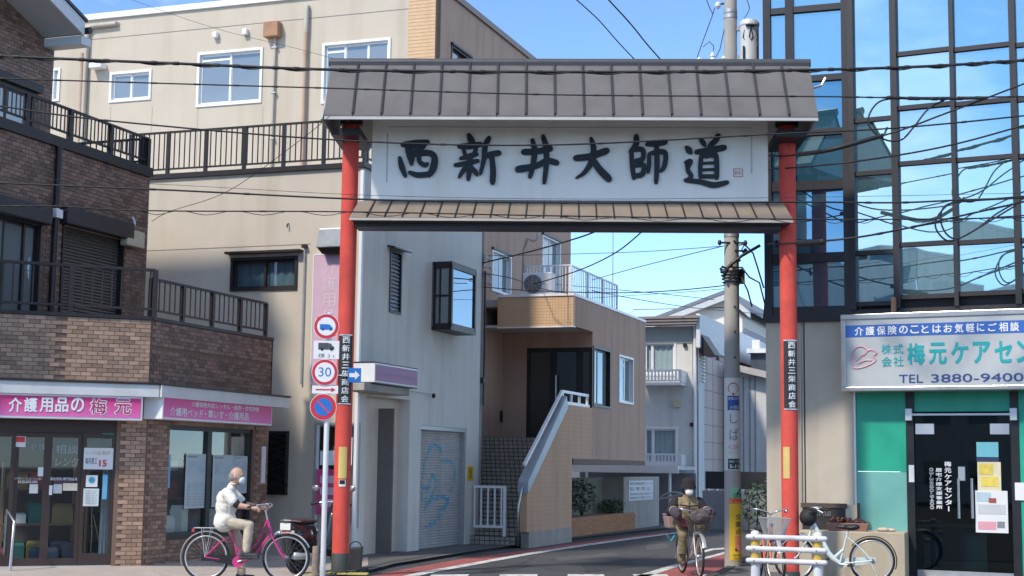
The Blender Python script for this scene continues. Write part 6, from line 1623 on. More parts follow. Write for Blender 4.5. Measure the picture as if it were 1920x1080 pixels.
# side wall of pinkish panels, blue cladding on the corner
sC = lambda u, d, z: (-d, u, z)
yE = FC.hit(1440, 760, x=0).y
y1c = FC.hit(1320, 760, x=0).y
zp = FC.hit(1310, 590, x=0.0).z
bx('side_wall', pink_wall, hs, -0.2, 0, y1c, yE, 0, zt + 0.3)
bx('corner_cladding', blue_panel, hs, -0.2, -0.001, 0.0, y1c - 0.01, 0, zt)
bx('side_parapet', blue_panel, hs, 0.002, 0.12, -0.35, yE, FC.hit(1335, 662, x=0).z, zp)
jn = mat('panel_seam', (0.26, 0.24, 0.26), 0.9)
for k in range(10): bx('panel_joint', jn, hs, 0.001, 0.006, y1c, yE, 0.55 * k + 0.3, 0.55 * k + 0.32)
for k in range(10): bx('panel_joint', jn, hs, 0.001, 0.0065, y1c + 0.9 * k + 0.4, y1c + 0.9 * k + 0.415, 0, zt - 0.9)
hk = FC.hit(1322, 660, x=0.2); MB().pxz([(0.121, hk.z + 0.55), (0.55, hk.z - 0.1), (0.121, hk.z - 0.1)], hk.y - 0.2, hk.y + 0.9).build('awning', black, hs)
dp = FC.hit(1314, 760, x=0.12)
q = MB()
za, zb = FC.hit(1314, 655, x=.1).z, FC.hit(1314, 718, x=.1).z
k = 0; z = za
while z > zb: q.ell((0.1, dp.y + 0.4, z), (0.07, 0.07, 0.05), 8, 5); z -= 0.11
q.build('rain_chain', steel, hs)
for (px, py) in ((1297, 796), (1346, 672), (1284, 703 - 56)):
    h = FC.hit(px, py, y=-0.06); bx('vent_cap', dark_bronze, hs, h.x - 0.05, h.x + 0.05, -0.1, -0.001, h.z - 0.06, h.z + 0.06)
h = FC.hit(1269, 756, y=-0.1); bx('meter_box', mat('cream_plastic', (0.55, 0.5, 0.36)), hs, h.x - 0.1, h.x + 0.1, -0.14, -0.001, h.z - 0.12, h.z + 0.12)
MB().tube([(FC.hit(1303, 700, y=-.08).x, -0.08, 0), (FC.hit(1303, 700, y=-.08).x, -0.08, zt)], 0.05, 8).build('drain_pipe', alu_white, hs)
for (yt, yb, nm) in ((694, 717, 'upper'), (852, 872, 'lower')):
    b = empty('balcony', FC, 'white %s balcony with upright bars on the pale grey house' % nm, 'balcony', 'balconies of the pale house')
    x0, x1 = FC.hit(1200, 705, y=-0.7).x, FC.hit(1277, 705, y=-0.7).x
    za, zb = FC.hit(1240, yb, y=-0.7).z, FC.hit(1240, yt, y=-0.7).z
    bx('floor_slab', alu_white, b, x0, x1, -0.72, -0.003, za - 0.08, za)
    railing(b, (x0, -0.7, za), (x1, -0.7, za), zb - za, 2, 12, alu_white, 0.05, 0.06, 0.025, 0.07)
    bx('side_screen', alu_white, b, x1 - 0.02, x1 + 0.02, -0.66, -0.003, za, zb)
# gabled white house behind
_p = DY(1365, 700, 62.0)
FW = Frame((_p.x, _p.y), -U1)
gh = empty('gabled_house', FW, 'white gabled house rising behind the pale balcony house', 'building')
pk = FW.hit(1366, 543, y=0); lf = FW.hit(1185, 612, y=0); rt_ = FW.hit(1408, 578, y=0)
MB().pxz([(lf.x - 1, 0), (rt_.x - 0.4, 0), (rt_.x - 0.4, rt_.z - 0.35), (pk.x, pk.z - 0.25), (lf.x - 1, lf.z - 0.65)], 0.2, 8).build('wall', white_wall, gh)
def sl2(a, b, d0, d1): return [(a[0], a[1] + d0), (b[0], b[1] + d0), (b[0], b[1] + d1), (a[0], a[1] + d1)]
sL = (pk.z - lf.z) / (pk.x - lf.x)
MB().pxz(sl2((lf.x - 1.5, lf.z - 1.5 * sL), (pk.x, pk.z), -0.15, 0.0), -0.3, 8.3).build('roof', mat('grey_roof_slate', (0.16, 0.18, 0.22), 0.6), gh)
MB().pxz(sl2((pk.x, pk.z), (rt_.x, rt_.z), -0.15, -0.002), -0.3, 8.3).build('roof', mat('grey_roof_slate', (0.16, 0.18, 0.22)), gh)
MB().pxz(sl2((lf.x - 1.5, lf.z - 1.5 * sL), (pk.x, pk.z), -0.42, -0.155), -0.27, -0.05).build('barge_board', mat('pale_barge', (0.50, 0.53, 0.56), 0.6), gh)
MB().pxz(sl2((pk.x, pk.z), (rt_.x, rt_.z), -0.42, -0.155), -0.27, -0.05).build('barge_board', mat('pale_barge', (0.50, 0.53, 0.56)), gh)
bx('seam', seam, gh, lf.x, rt_.x - 0.45, 0.19, 0.198, FW.hit(1300, 578, y=0).z, FW.hit(1300, 577, y=0).z + 0.02)
# small grey gabled house at the lane bend
_p = DY(1395, 700, 56.0); FS = Frame((_p.x, _p.y), -U1)
sm = empty('small_house', FS, 'small grey gabled house seen right of the utility pole', 'building')
a = FS.hit(1378, 655, y=0); b = FS.hit(1398, 618, y=0); c = FS.hit(1412, 655, y=0)
MB().pxz([(a.x - .6, 0), (c.x, 0), (c.x, c.z - .15), (b.x, b.z - .15), (a.x - .6, a.z - 1.2)], 0.1, 6).build('wall', mat('grey_house_wall', (0.60, 0.61, 0.61), 0.8, var=0.05, streak=0.1), sm)
sR = (b.z - a.z) / (b.x - a.x)
MB().pxz(sl2((a.x - .6, a.z - .6 * sR), (b.x, b.z), -.12, .05), -0.25, 6.2).build('roof', mat('grey_roof_slate', (0.16, 0.18, 0.22)), sm)
MB().pxz(sl2((b.x, b.z), (c.x + .1, c.z - .1), -.12, .048), -0.25, 6.2).build('roof', mat('grey_roof_slate', (0.16, 0.18, 0.22)), sm)
h = FS.rect(1396, 632, 1400, 652, 0.1); bx('window', win_dark, sm, h[0], h[1], 0.08, 0.099, h[2], h[3])
# brown hillside building far off, dark block beside the glass building
_p = DY(1420, 700, 78.0); FD = Frame((_p.x, _p.y), -0.15)
fbk = empty('far_building', FD, 'distant brown flat-roofed building beside the glass building edge', 'building')
r = FD.rect(1400, 608, 1470, 720, 0)
bx('wall', mat('far_brown_wall', (0.27, 0.21, 0.18), 0.9, var=0.1), fbk, r[0], r[1], 0, 8, 0, r[3])
bx('roof', mat('far_grey_roof', (0.32, 0.33, 0.35), 0.6), fbk, r[0] - .1, r[1], -0.3, 8, r[3], r[3] + 0.5)
for k in range(2):
    for j in range(2):
        bx('window', win_dark, fbk, r[0] + 0.4 + j * 0.9, r[0] + 0.9 + j * 0.9, -0.02, -0.001, r[3] - 1.3 - k * 1.6, r[3] - 0.5 - k * 1.6)
_p = DY(1395, 800, 50.0); FE = Frame((_p.x, _p.y), -U1)
ls = empty('lean_to_shed', FE, 'grey lean-to with sloping gutter behind the utility pole', 'shed')
a = FE.hit(1384, 690, y=0); b = FE.hit(1432, 705, y=0)
MB().pxz([(a.x, 0), (b.x + .3, 0), (b.x + .3, b.z - .1), (a.x, a.z - .1)], 0, 3).build('wall', mat('grey_shed_wall', (0.52, 0.53, 0.53), 0.8, var=0.06, streak=0.15), ls)
MB().pxz(sl2((a.x - .1, a.z), (b.x + .4, b.z - .05), -.1, .12), -0.5, 3).build('roof', mat('pale_shed_roof', (0.40, 0.38, 0.37), 0.6), ls)
for px in (1394, 1406, 1416): h = FE.hit(px, 800, y=-.02); bx('batten', jn, ls, h.x - .02, h.x + .02, -0.02, -0.001, 0, a.z - .3)
nvy = mat('navy_wall', (0.045, 0.06, 0.085), 0.7, var=0.08)
_p = DY(1432, 800, 52.0); FN = Frame((_p.x, _p.y), -U1)
nb2 = empty('navy_house', FN, 'dark navy wall of a house glimpsed between shed and concrete base', 'building')
r = FN.rect(1408, 662, 1480, 900, 0); bx('wall', nvy, nb2, r[0], r[1], 0, 5, 0, r[3]); bx('roof_edge', alu_white, nb2, r[0] - .1, r[1], -0.2, 5, r[3], r[3] + 0.15)
h = FN.rect(1410, 648, 1424, 660, -0.1); bx('roof_sign', paper, nb2, h[0], h[1], -0.1, 0.0, r[3] + 0.16, h[3] + 0.2)
# fence and garden walls along the lane's right bend
_p = DY(1320, 960, 42.0); FH = Frame((_p.x, _p.y), -U1)
gw_ = empty('garden_wall', FH, 'grey block garden wall behind the woman with black panels above', 'wall')
r = FH.rect(1317, 920, 1375, 967, 0); r2 = FH.rect(1322, 884, 1375, 919, 0)
bx('wall_body', mat('grey_block', (0.26, 0.27, 0.29), 0.9, var=0.08, streak=0.1), gw_, r[0], r[1] + 2.2, 0, 0.2, 0, r[3])
bx('panel', mat('black_panel', (0.018, 0.02, 0.028), 0.5), gw_, r2[0], r2[1] + 2.2, 0.03, 0.12, r[3] + 0.05, r2[3])
for k in range(6): bx('panel_foot', alu, gw_, r2[0] + .25 * k, r2[0] + .25 * k + .08, 0.03, 0.1, r[3], r[3] + 0.05)
hd = empty('hedge', FH.w(r[1] + 1.0, -1.5), 'dark green hedge left of the concrete base behind the bicycles', 'hedge', ang=FH.ang)
leaves((0.4, 0, 0.75), (0.95, 0.4, 0.75), 900, 0.07, 33).build('foliage', leafm, hd)
q = MB()
for k in range(7): q.tube([(-.3 + .22 * k, 0, 0), (-.28 + .22 * k, .05, .7), (-.3 + .24 * k, -.05, 1.3)], [.02, .015, .006], 5)
q.build('stem', mat('dark_stem', (0.06, 0.045, 0.03)), hd)
# carport roofs and door behind the planter
_p = DY(1240, 900, 44.5); FQ = Frame((_p.x, _p.y), -U1)
cp = empty('carport', FQ, 'pale blue-grey carport roof between the planter and the balcony house', 'carport')
r = FQ.rect(1060, 868, 1280, 886, 0)
bx('roof', mat('carport_sheet', (0.40, 0.44, 0.47), 0.5, 0.2), cp, r[0], r[1], -0.5, 1.6, r[2] + 0.1, r[2] + 0.2)
bx('edge_beam', alu_white, cp, r[0], r[1], -0.56, -0.501, r[2] - 0.0, r[2] + 0.22)
for px in (1256, 1100): h = FQ.hit(px, 940, y=-0.4); MB().cyl((h.x, -0.4), 0.04, 0, r[2], 10).build('post', alu_white, cp)
bx('rear_wall', mat('grey_block', (0.26, 0.27, 0.29)), cp, r[0], r[1] + 0.05, 1.5, 1.6, 0, r[2])
gt = FQ.rect(1236, 930, 1268, 968, -0.45)
q = MB(); q.tube(arc(((gt[0] + gt[1]) / 2 + .2, 0.25), 0.62, math.pi * .25, math.pi * .95, 12, lambda u, v: (u, -0.45, v + .1)), 0.03, 8); q.tube([(gt[0], -0.45, 0.75), (gt[1] + .3, -0.45, 0.95)], 0.03, 8)
q.build('gate_arc', galv, cp)
# convex mirror on a red-and-white post
_p = DY(1420, 900, 36.0)
cm = empty('traffic_mirror', (_p.x, _p.y, 0), 'round dark-backed traffic mirror on a red and white post by the concrete base', 'traffic mirror')
c = DY(1432, 813, 36.0)
mp_ = _p.x - 0.03
for k in range(9): MB().cyl((mp_, _p.y), 0.038, 0.25 * k, 0.25 * (k + 1), 12).build('post_band', red if k % 2 else paper, cm)
rot = Matrix.Rotation(R(65), 3, 'X')
MB().ell((c.x, c.y, c.z), (0.27, 0.30, 0.08), 20, 8, rot).build('mirror_back', black, cm, smooth=True)
MB().tube([(mp_, _p.y, 2.2), (mp_, _p.y, c.z - .1), (c.x, c.y + .06, c.z)], 0.03, 8).build('arm', rust, cm)
bx('crossbar', paper, cm, mp_ - .12, mp_ + .3, -0.01, .03, c.z - .36, c.z - .30)
# thin aerial mast behind the brown wing
mx_ = DY(1149, 500, 56.0)
MB().tube([(0, 0, 0), (0, 0, 12.5)], [0.04, 0.02], 6).bar((-.5, 0, 11.4), (.5, 0, 11.4), .03).build('aerial_mast', galv)
o = bpy.data.objects['aerial_mast']; o.location = (mx_.x, mx_.y, 0); tag(o, 'thin aerial mast standing in the sky behind the brown wing', 'aerial')
# ------------------------------------------------------------------ across the main road (seen mirrored in the glass)
def opposite(x, y, w, d, h, col, label, nf, nw):
    f = Frame((x, y), math.pi)                              # faces north, towards the gate
    b = empty('street_building', f, label, 'building', 'buildings across the main road')
    m = mat('opp_' + label.split()[0], col, 0.85, var=0.06, streak=0.15)
    hh = h / nf
    hs_ = [(-w / 2 + w * (j + .18) / nw, -w / 2 + w * (j + .82) / nw, hh * k + 0.9, hh * k + 2.3) for k in range(nf) for j in range(nw)]
    wall_holes(-w / 2, w / 2, 0, h, hs_, 0.15, idt).build('front_wall', m, b)
    q = MB(); q.box(-w / 2, w / 2, 0.16, d, h - .2, h); q.box(-w / 2, -w / 2 + .1, 0.16, d, 0, h - .21); q.box(w / 2 - .1, w / 2, 0.16, d, 0, h - .21); q.build('body', m, b)
    for (a_, b_, c_, e_) in hs_:
        o = bx('window', alu, b, a_, b_, 0.10, 0.14, c_, e_); bx('pane', win_dark, o, a_ + .06, b_ - .06, 0.09, 0.099, c_ + .06, e_ - .06)
opposite(-44, -27, 15, 10, 15.5, (0.60, 0.60, 0.60), 'grey apartment block across the road, mirrored in the glass facade', 5, 5)
opposite(-27.5, -25, 12, 9, 13, (0.68, 0.66, 0.62), 'cream shop house across the road, mirrored in the glass facade', 4, 4)
opposite(-14, -25, 11, 9, 8.5, (0.34, 0.27, 0.22), 'brown office across the road, mirrored in the glass facade', 3, 4)
opposite(2, -26, 14, 9, 9.0, (0.45, 0.45, 0.46), 'pale house across the road, mirrored in the bay window', 3, 4)
# ================================================================== utility pole
_p = DY(1374, 1000, 25.4)
FU = Frame((_p.x, _p.y), 0.0)
up = empty('utility_pole', FU, 'tall concrete utility pole with white and yellow wraps beyond the gate', 'utility pole')
polec = mat('pole_concrete', (0.40, 0.39, 0.37), 0.85, var=0.07, scale=4, bump=0.25, bscale=90, streak=0.15)
MB().tube([(0, 0, PZ - 0.03), (0, 0, 6), (0, 0, 11.5)], [0.142, 0.122, 0.105], 28).build('shaft', polec, up, smooth=40)
def prad(z): return 0.142 + (0.105 - 0.142) * z / 11.5
def pz(py, px=1374): return FU.hit(px, py, y=-0.13).z
def wrap(name, m, u0, u1, z0, z1, off, par=up, n=16):
    q = MB(); vs = []
    for k in range(n + 1):
        u = u0 + (u1 - u0) * k / n
        for z in (z0, z1): r = prad(z) + off; vs.append((r * math.sin(u / r), -r * math.cos(u / r), z))
    return q.add(vs, [(2 * k, 2 * k + 2, 2 * k + 3, 2 * k + 1) for k in range(n)]).build(name, m, par)
def wmap(off): return lambda u, z: ((prad(z) + off) * math.sin(u / (prad(z) + off)), -(prad(z) + off) * math.cos(u / (prad(z) + off)), z)
ad = wrap('white_wrap', mat('wrap_white', (0.66, 0.68, 0.65), 0.6, var=0.04), -0.30, 0.30, pz(882), pz(708), 0.004)
red2 = mat('wrap_red', (0.60, 0.06, 0.06), 0.6); wb = mat('wrap_blue', (0.03, 0.10, 0.36), 0.6)
q = MB(); zc_ = pz(728)
q.tube(arc((0, zc_), 0.085, 0.25 * math.pi, 0.75 * math.pi, 6, wmap(0.007)), 0.009, 5); q.tube(arc((0, zc_), 0.09, -0.25 * math.pi, 0.22 * math.pi, 6, wmap(0.007)), 0.007, 5); q.tube(arc((0, zc_), 0.09, 0.78 * math.pi, 1.25 * math.pi, 6, wmap(0.007)), 0.007, 5)
q.build('ring_mark', red2, ad)
text('▼', red2, ad, -0.03, 0.03, pz(743), pz(737), wmap(0.0065), cuts=6)
wrap('blue_block', wb, -0.105, 0.115, pz(769), pz(742), 0.006, ad)
text('産婦人科', paper, ad, -0.09, 0.10, pz(750), pz(744), wmap(0.009), cuts=6); text('小児科', paper, ad, -0.06, 0.10, pz(768), pz(760), wmap(0.009), 0.01, cuts=6)
text('し', prn, ad, -0.06, 0.075, pz(794), pz(776), wmap(0.007), cuts=6); text('ば', prn, ad, -0.07, 0.095, pz(826), pz(803), wmap(0.007), cuts=6)
text('↑この先', red2, ad, -0.09, 0.09, pz(843), pz(833), wmap(0.007), cuts=6); text('徒歩三分', mat('pale_red_print', (0.62, 0.40, 0.40), 0.6), ad, -0.09, 0.09, pz(851), pz(847), wmap(0.007), cuts=6)
blk = wrap('address_plate', mat('dark_green_plate', (0.02, 0.05, 0.04), 0.5), -0.10, 0.115, pz(880), pz(860), 0.007, ad)
text('西新井一丁目', paper, ad, -0.08, 0.10, pz(868), pz(863), wmap(0.010), cuts=6); text('5-11', paper, ad, -0.07, 0.09, pz(878), pz(871), wmap(0.010), 0.03, cuts=6)
yw_ = mat('wrap_yellow', (0.74, 0.50, 0.03), 0.55, var=0.08, scale=6)
yl = wrap('yellow_wrap', yw_, -0.08, 0.30, pz(1051), pz(945), 0.005)
gt_ = wrap('green_wrap', mat('wrap_green', (0.22, 0.55, 0.32), 0.55, var=0.08), -0.06, 0.30, pz(934), pz(914), 0.005, yl)
ob = wrap('orange_band', mat('wrap_orange', (0.72, 0.20, 0.08), 0.55), -0.09, 0.30, pz(944.8), pz(934.2), 0.0052, yl)
q = MB(); zz = pz(929)
for u in (0.03, 0.13): q.tube(arc((u, zz), 0.032, 0, 2 * math.pi * .95, 14, wmap(0.009)), 0.006, 4, closed=True)
for a_, b_ in (((0.03, zz), (0.08, zz + .06)), ((0.08, zz + .06), (0.13, zz)), ((0.06, zz), (0.10, zz + .06)), ((0.085, zz + .06), (0.11, zz + .11)), ((0.11, zz + .11), (0.14, zz + .07))):
    q.tube([wmap(0.009)(*a_), wmap(0.009)(*b_)], 0.008, 5)
q.build('cyclist_mark', dkp, gt_)
q = MB()
for u in (0.0, 0.10): q.tube(arc((u + .03, pz(941)), 0.045, 0, math.pi, 8, wmap(0.009)), 0.009, 5)
q.build('band_mark', redp, ob)
vtext('交差点', dkp, yl, 0.085, 0.13, pz(962), pz(1003), wmap(0.009), 0.01, cuts=6)
rb_ = wrap('red_block', mat('wrap_coral', (0.70, 0.22, 0.14), 0.55), 0.02, 0.15, pz(1034), pz(1005), 0.0065, yl); vtext('注意', mat('wrap_pale', (0.75, 0.45, 0.35), 0.6), yl, 0.085, 0.1, pz(1006), pz(1033), wmap(0.010), cuts=6)
text('西新井警察署', dkp, yl, -0.02, 0.15, pz(1043), pz(1039), wmap(0.009), cuts=6); text('交通安全協会', dkp, yl, -0.02, 0.15, pz(1049), pz(1045), wmap(0.009), cuts=6)
for py in (575, 622, 670, 520, 1030, 452):
    MB().tube([(0.03, -prad(pz(py)) + 0.005, pz(py)), (0.03, -prad(pz(py)) - 0.012, pz(py))], 0.018, 8).build('step_bolt', dark_bronze, up)
for py in (18, 28, 440, 530):
    MB().cyl((0, 0), prad(pz(py)) + 0.008, pz(py) - 0.03, pz(py) + 0.03, 24).build('steel_band', galv, up)
# cable clamp cluster
q = MB(); z = pz(515)
for k in range(5): q.tube(arc((0, 0), 0.15 + .012 * k, 0, 2 * math.pi * .96, 18, lambda u, v: (u, v, z - .12 + .06 * k)), 0.012, 6, closed=True)
for k in range(7): a_ = k * .9; q.bar((0.1 * math.cos(a_), 0.1 * math.sin(a_), z + .05 * k - .1), (.20 * math.cos(a_), .20 * math.sin(a_), z + .05 * k - .05), 0.025)
q.box(0.11, 0.21, -0.10, 0.04, z - 0.14, z + 0.10)
q.build('cable_clamp', black, up)
q = MB()
for z_, s_ in ((pz(455), 1), (pz(470), 1), (pz(455), -1)):
    q.bar((0, -0.1, z_), (s_ * 0.22, -0.12, z_), 0.03); q.ell((s_ * .22, -.12, z_), (.035, .035, .05), 8, 6)
q.build('insulator', black, up)
for pts in ([(1388, 455), (1400, 462), (1412, 475), (1420, 500), (1432, 540)], [(1390, 500), (1405, 520), (1424, 530), (1434, 570), (1432, 600)], [(1390, 520), (1402, 545), (1410, 575)], [(1386, 460), (1396, 458), (1390, 470), (1398, 478)], [(1356, 520), (1366, 500), (1390, 480), (1425, 460)]):
    MB().tube([FU.loc(DY(x, y, 25.2)) for x, y in pts], 0.014 if pts[0][0] != 1356 else 0.028, 6).build('drop_cable', black, up, smooth=True)
# transformer
tz0, tz1 = FU.hit(1404, 117, y=-.1).z, FU.hit(1404, 42, y=-.1).z
tx = FU.hit(1405, 80, y=-.1).x
trn = MB().lathe([(0.10, tz0 - .06), (0.165, tz0), (0.165, tz1 - 0.08), (0.175, tz1 - .07), (0.175, tz1 - 0.02), (0.14, tz1 + 0.03), (0.02, tz1 + .05)], 24, (tx, -0.1, 0)).build('transformer', mat('transformer_grey', (0.58, 0.60, 0.60), 0.5, 0.1, var=0.06, streak=0.15), up, smooth=40)
q = MB()
for s_ in (-1, 0, 1): q.tube([(tx + s_ * .09, -0.27 + abs(s_) * .05, tz1 - .12), (tx + s_ * .10 - .03, -.275 + abs(s_) * .05, tz1 - .3), (tx + s_ * .09, -.275 + abs(s_) * .05, tz1 - .36), (tx + s_ * .10 + .03, -.275 + abs(s_) * .05, tz1 - .3), (tx + s_ * .08, -.27 + abs(s_) * .05, tz1 - .12)], 0.009, 5)
q.tube([(tx - .09, -.28, tz1 - .11), (tx, -.29, tz1 - .10), (tx + .09, -.28, tz1 - .11)], 0.02, 6)
q.build('lead_wire', black, trn)
bx('hanger', galv, trn, 0.09, tx - 0.12, -0.12, -0.06, tz1 - .15, tz1 - .08); bx('hanger', galv, trn, 0.09, tx - 0.12, -0.12, -0.06, tz0 + .05, tz0 + .12)
for s_ in (-1, 1): MB().box(tx + s_ * .12 - .012, tx + s_ * .12 + .012, -0.26, -0.2, tz0 - 0.02, tz0 + .25).build('fin', dark_bronze, trn)
# pin insulators on the arm left of the pole
arm_z = FU.hit(1330, 119, y=0).z
MB().bar((FU.hit(1300, 119, y=0).x, 0, arm_z - .05), (0.1, 0, arm_z - .05), 0.07).build('cross_arm', galv, up)
for px, s_ in ((1311, .7), (1336, 1.3), (1357, .9)):
    x = FU.hit(px, 110, y=0).x; MB().lathe([(0.03, -.02), (0.05, 0), (0.03, .03 * s_), (0.05, .05 * s_), (0.03, .08 * s_), (.045, .1 * s_), (.02, .15 * s_)], 12, (x, 0, arm_z)).build('pin_insulator', paper, up, smooth=30)
xi = FU.hit(1346, 9, y=0); MB().lathe([(0.02, -.07), (0.05, -.03), (.05, .02), (.02, .05)], 12, (xi.x, 0, xi.z)).build('pin_insulator', paper, up, smooth=30)
MB().bar((xi.x, 0, xi.z), (0, 0, xi.z + .05), 0.025).build('insulator_arm', dark_bronze, up)
for pts in ([(1340, 15), (1336, 28), (1315, 85), (1307, 108)], [(1318, 88), (1330, 78), (1338, 86), (1338, 95)], [(1360, 45), (1350, 92), (1342, 108)], [(1325, 0), (1332, 18), (1337, 27)]):
    MB().tube([FU.loc(DY(x, y, 25.4)) for x, y in pts], 0.008, 5).build('jumper_wire', black, up)

# ================================================================== overhead cables
cab = mat('cable_black', (0.012, 0.012, 0.014), 0.6, var=0.1)
def smooth_pts(st, n=8):
    P = []
    for i in range(len(st) - 1):
        p0, p1, p2, p3 = st[max(i - 1, 0)], st[i], st[i + 1], st[min(i + 2, len(st) - 1)]
        for k in range(n):
            t = k / n; P.append(tuple(0.5 * (2 * b + (c - a) * t + (2 * a - 5 * b + 4 * c - d) * t * t + (3 * b - a - 3 * c + d) * t ** 3) for a, b, c, d in zip(p0, p1, p2, p3)))
    return P + [st[-1]]
def cable(label, st, r, bumps=0, lash=0, group='overhead cables'):
    """st: (px, py, distance)"""
    P = [DY(*p) for p in smooth_pts(st)]
    o = bpy.data.objects.new('overhead_cable', None); COL.objects.link(o); o.location = P[0]; tag(o, label, 'cable', group)
    L0 = P[0]
    r *= 0.8
    MB().tube([p - L0 for p in P], r, 8).build('cable', cab, o, smooth=True)
    if lash:                                               # a second lead wound loosely round the first
        Q = []; rg = random.Random(len(label)); total = len(P)
        for i in range(total - 1):
            for k in range(3):
                t = k / 3; p = P[i] + (P[i + 1] - P[i]) * t; a = (i * 3 + k) * 0.9
                Q.append(p - L0 + Vector((0, math.sin(a) * lash * .5, -lash * .5 + math.cos(a) * lash * .6)))
        MB().tube(Q, r * 0.55, 5).build('lashed_lead', cab, o, smooth=True)
    if bumps:
        rg = random.Random(7); bmesh_ = MB().tube([(-.06, 0, 0), (-.03, 0, 0), (.03, 0, 0), (.06, 0, 0)], [r * .9, r * 1.35, r * 1.35, r * .9], 8).mesh('cable_tie', cab)
        for k in range(bumps):
            i = int((k + rg.uniform(.2, .8)) / bumps * (len(P) - 1)); d = P[min(i + 1, len(P) - 1)] - P[max(i - 1, 0)]
            inst('cable_tie', bmesh_, o, P[i] - L0, (0, -math.atan2(d.z, d.x), math.atan2(d.y, d.x)))
    return o
Y = 20.6
cable('thickest black cable bundle crossing just under the gate ridge', [(-120, 97, Y), (0, 105, Y), (330, 119, Y), (640, 131, Y), (1060, 135, Y), (1400, 133, Y), (1700, 126, Y), (1920, 113, Y), (2050, 104, Y)], 0.026, 40, 0.03)
cable('single black cable across the middle of the gate roof', [(-120, 142, Y), (0, 147, Y), (330, 157, Y), (640, 166, Y), (1060, 178, Y), (1530, 181, Y), (1680, 183, Y), (1920, 181, Y), (2050, 178, Y)], 0.013, 34)
cable('black cable passing over the calligraphy on the white board', [(-100, 190, Y), (0, 199, Y), (200, 226, Y), (640, 263, Y), (1020, 272, Y), (1440, 252, Y), (1680, 240, Y), (1920, 217, Y), (2050, 200, Y)], 0.015, 10)
cable('black cable along the lower edge of the white board', [(-100, 338, Y), (0, 343, Y), (330, 357, Y), (690, 374, Y), (1060, 380, Y), (1500, 379, Y), (1680, 380, Y), (1800, 375, Y), (1920, 371, Y), (2050, 366, Y)], 0.016, 12)
cable('thin wire just above the lower board cable', [(-100, 328, Y), (0, 332, Y), (330, 347, Y), (690, 366, Y), (1060, 373, Y), (1500, 370, Y), (1920, 362, Y), (2050, 358, Y)], 0.004)
cable('lashed cable running along the small brown pent roof', [(-100, 380, Y), (0, 386, Y), (95, 386, Y), (280, 395, Y), (640, 397, Y), (1060, 405, Y), (1500, 411, Y), (1700, 411, Y), (1920, 408, Y), (2050, 405, Y)], 0.012, 8, 0.05)
cable('dark cable with sleeve rising from behind the right pillar to the upper right', [(1440, 292, 22.9), (1500, 289, 21.5), (1660, 253, Y), (1780, 210, Y), (1920, 157, Y), (2000, 126, Y)], 0.016)
cable('dark cable rising across the glass below the sleeve', [(1440, 318, 22.9), (1560, 308, Y), (1690, 290, Y), (1800, 268, Y), (1920, 235, Y), (2000, 212, Y)], 0.016)
cable('cable climbing over the lower glass panes to the coil', [(1440, 458, 22.9), (1500, 455, 21.2), (1600, 446, Y), (1700, 428, Y), (1800, 405, Y), (1920, 378, Y), (2000, 358, Y)], 0.018, 6)
cable('lower strand beside the second coil at right', [(1700, 428, Y), (1790, 413, Y), (1860, 408, Y), (1920, 404, Y), (2000, 398, Y)], 0.012)
sl1 = cable('thick sleeve on the cable between right pillar and coil', [(1496, 290, 21.4), (1560, 280, Y), (1655, 254, Y)], 0.042)
sl3 = cable('thick splice sleeve beside the right pillar above the dark sill', [(1495, 456, 21.2), (1520, 456, 20.9), (1544, 453, Y)], 0.055)
sl2_ = cable('bundled splice with white ties at the upper coil', [(1670, 183, 20.55), (1740, 185, 20.55), (1850, 184, 20.55)], 0.026, 8)
def coil(label, pts):
    P = [DY(x, y, d) for x, y, d in smooth_pts([p + (20.6,) for p in pts])]
    o = MB().tube([p - P[0] for p in P], 0.013, 7).build('cable_coil', cab, None, smooth=True); o.location = P[0]; tag(o, label, 'cable', 'hanging cable coils')
coil('upper hanging cable loop in front of the glass', [(1690, 183), (1650, 190), (1630, 215), (1632, 240), (1660, 262), (1690, 262), (1712, 240), (1740, 205), (1770, 188)])
coil('lower hanging cable loop in front of the glass', [(1920, 368), (1850, 374), (1790, 378), (1762, 400), (1754, 425), (1770, 448), (1790, 450), (1830, 430), (1870, 400), (1920, 372)])
coil('second strand of the lower hanging cable loop', [(1900, 372), (1830, 376), (1775, 384), (1764, 412), (1776, 440), (1800, 446), (1850, 418), (1905, 385)])
cable('thin service wire slanting from the balcony corner up to the gate eave', [(285, 415, 24.5), (320, 396, 23.8), (430, 357, 22.8), (560, 265, 21.6), (618, 218, 21.2)], 0.006)
cable('thin wire crossing the cream top wall to the gate', [(225, -8, 26), (400, 52, 24.5), (560, 92, 23.5), (690, 128, 22.6)], 0.004)
cable('left of the two dark wires in the top sky', [(1070, -10, 23.5), (1120, 35, 24.5), (1160, 80, 25.5), (1200, 122, 26.5)], 0.012, 0, 0, 'sky wires')
cable('right of the two dark wires in the top sky', [(1132, -10, 23.5), (1180, 42, 24.5), (1215, 85, 25.5), (1248, 122, 26.5)], 0.015, 0, 0, 'sky wires')
cable('wire from the transformer to the top right', [(1396, 34, 25.4), (1405, 15, 25), (1396, -10, 24.6)], 0.008)
pole_y = 25.4; wy = FA.w(0.1, yA).y
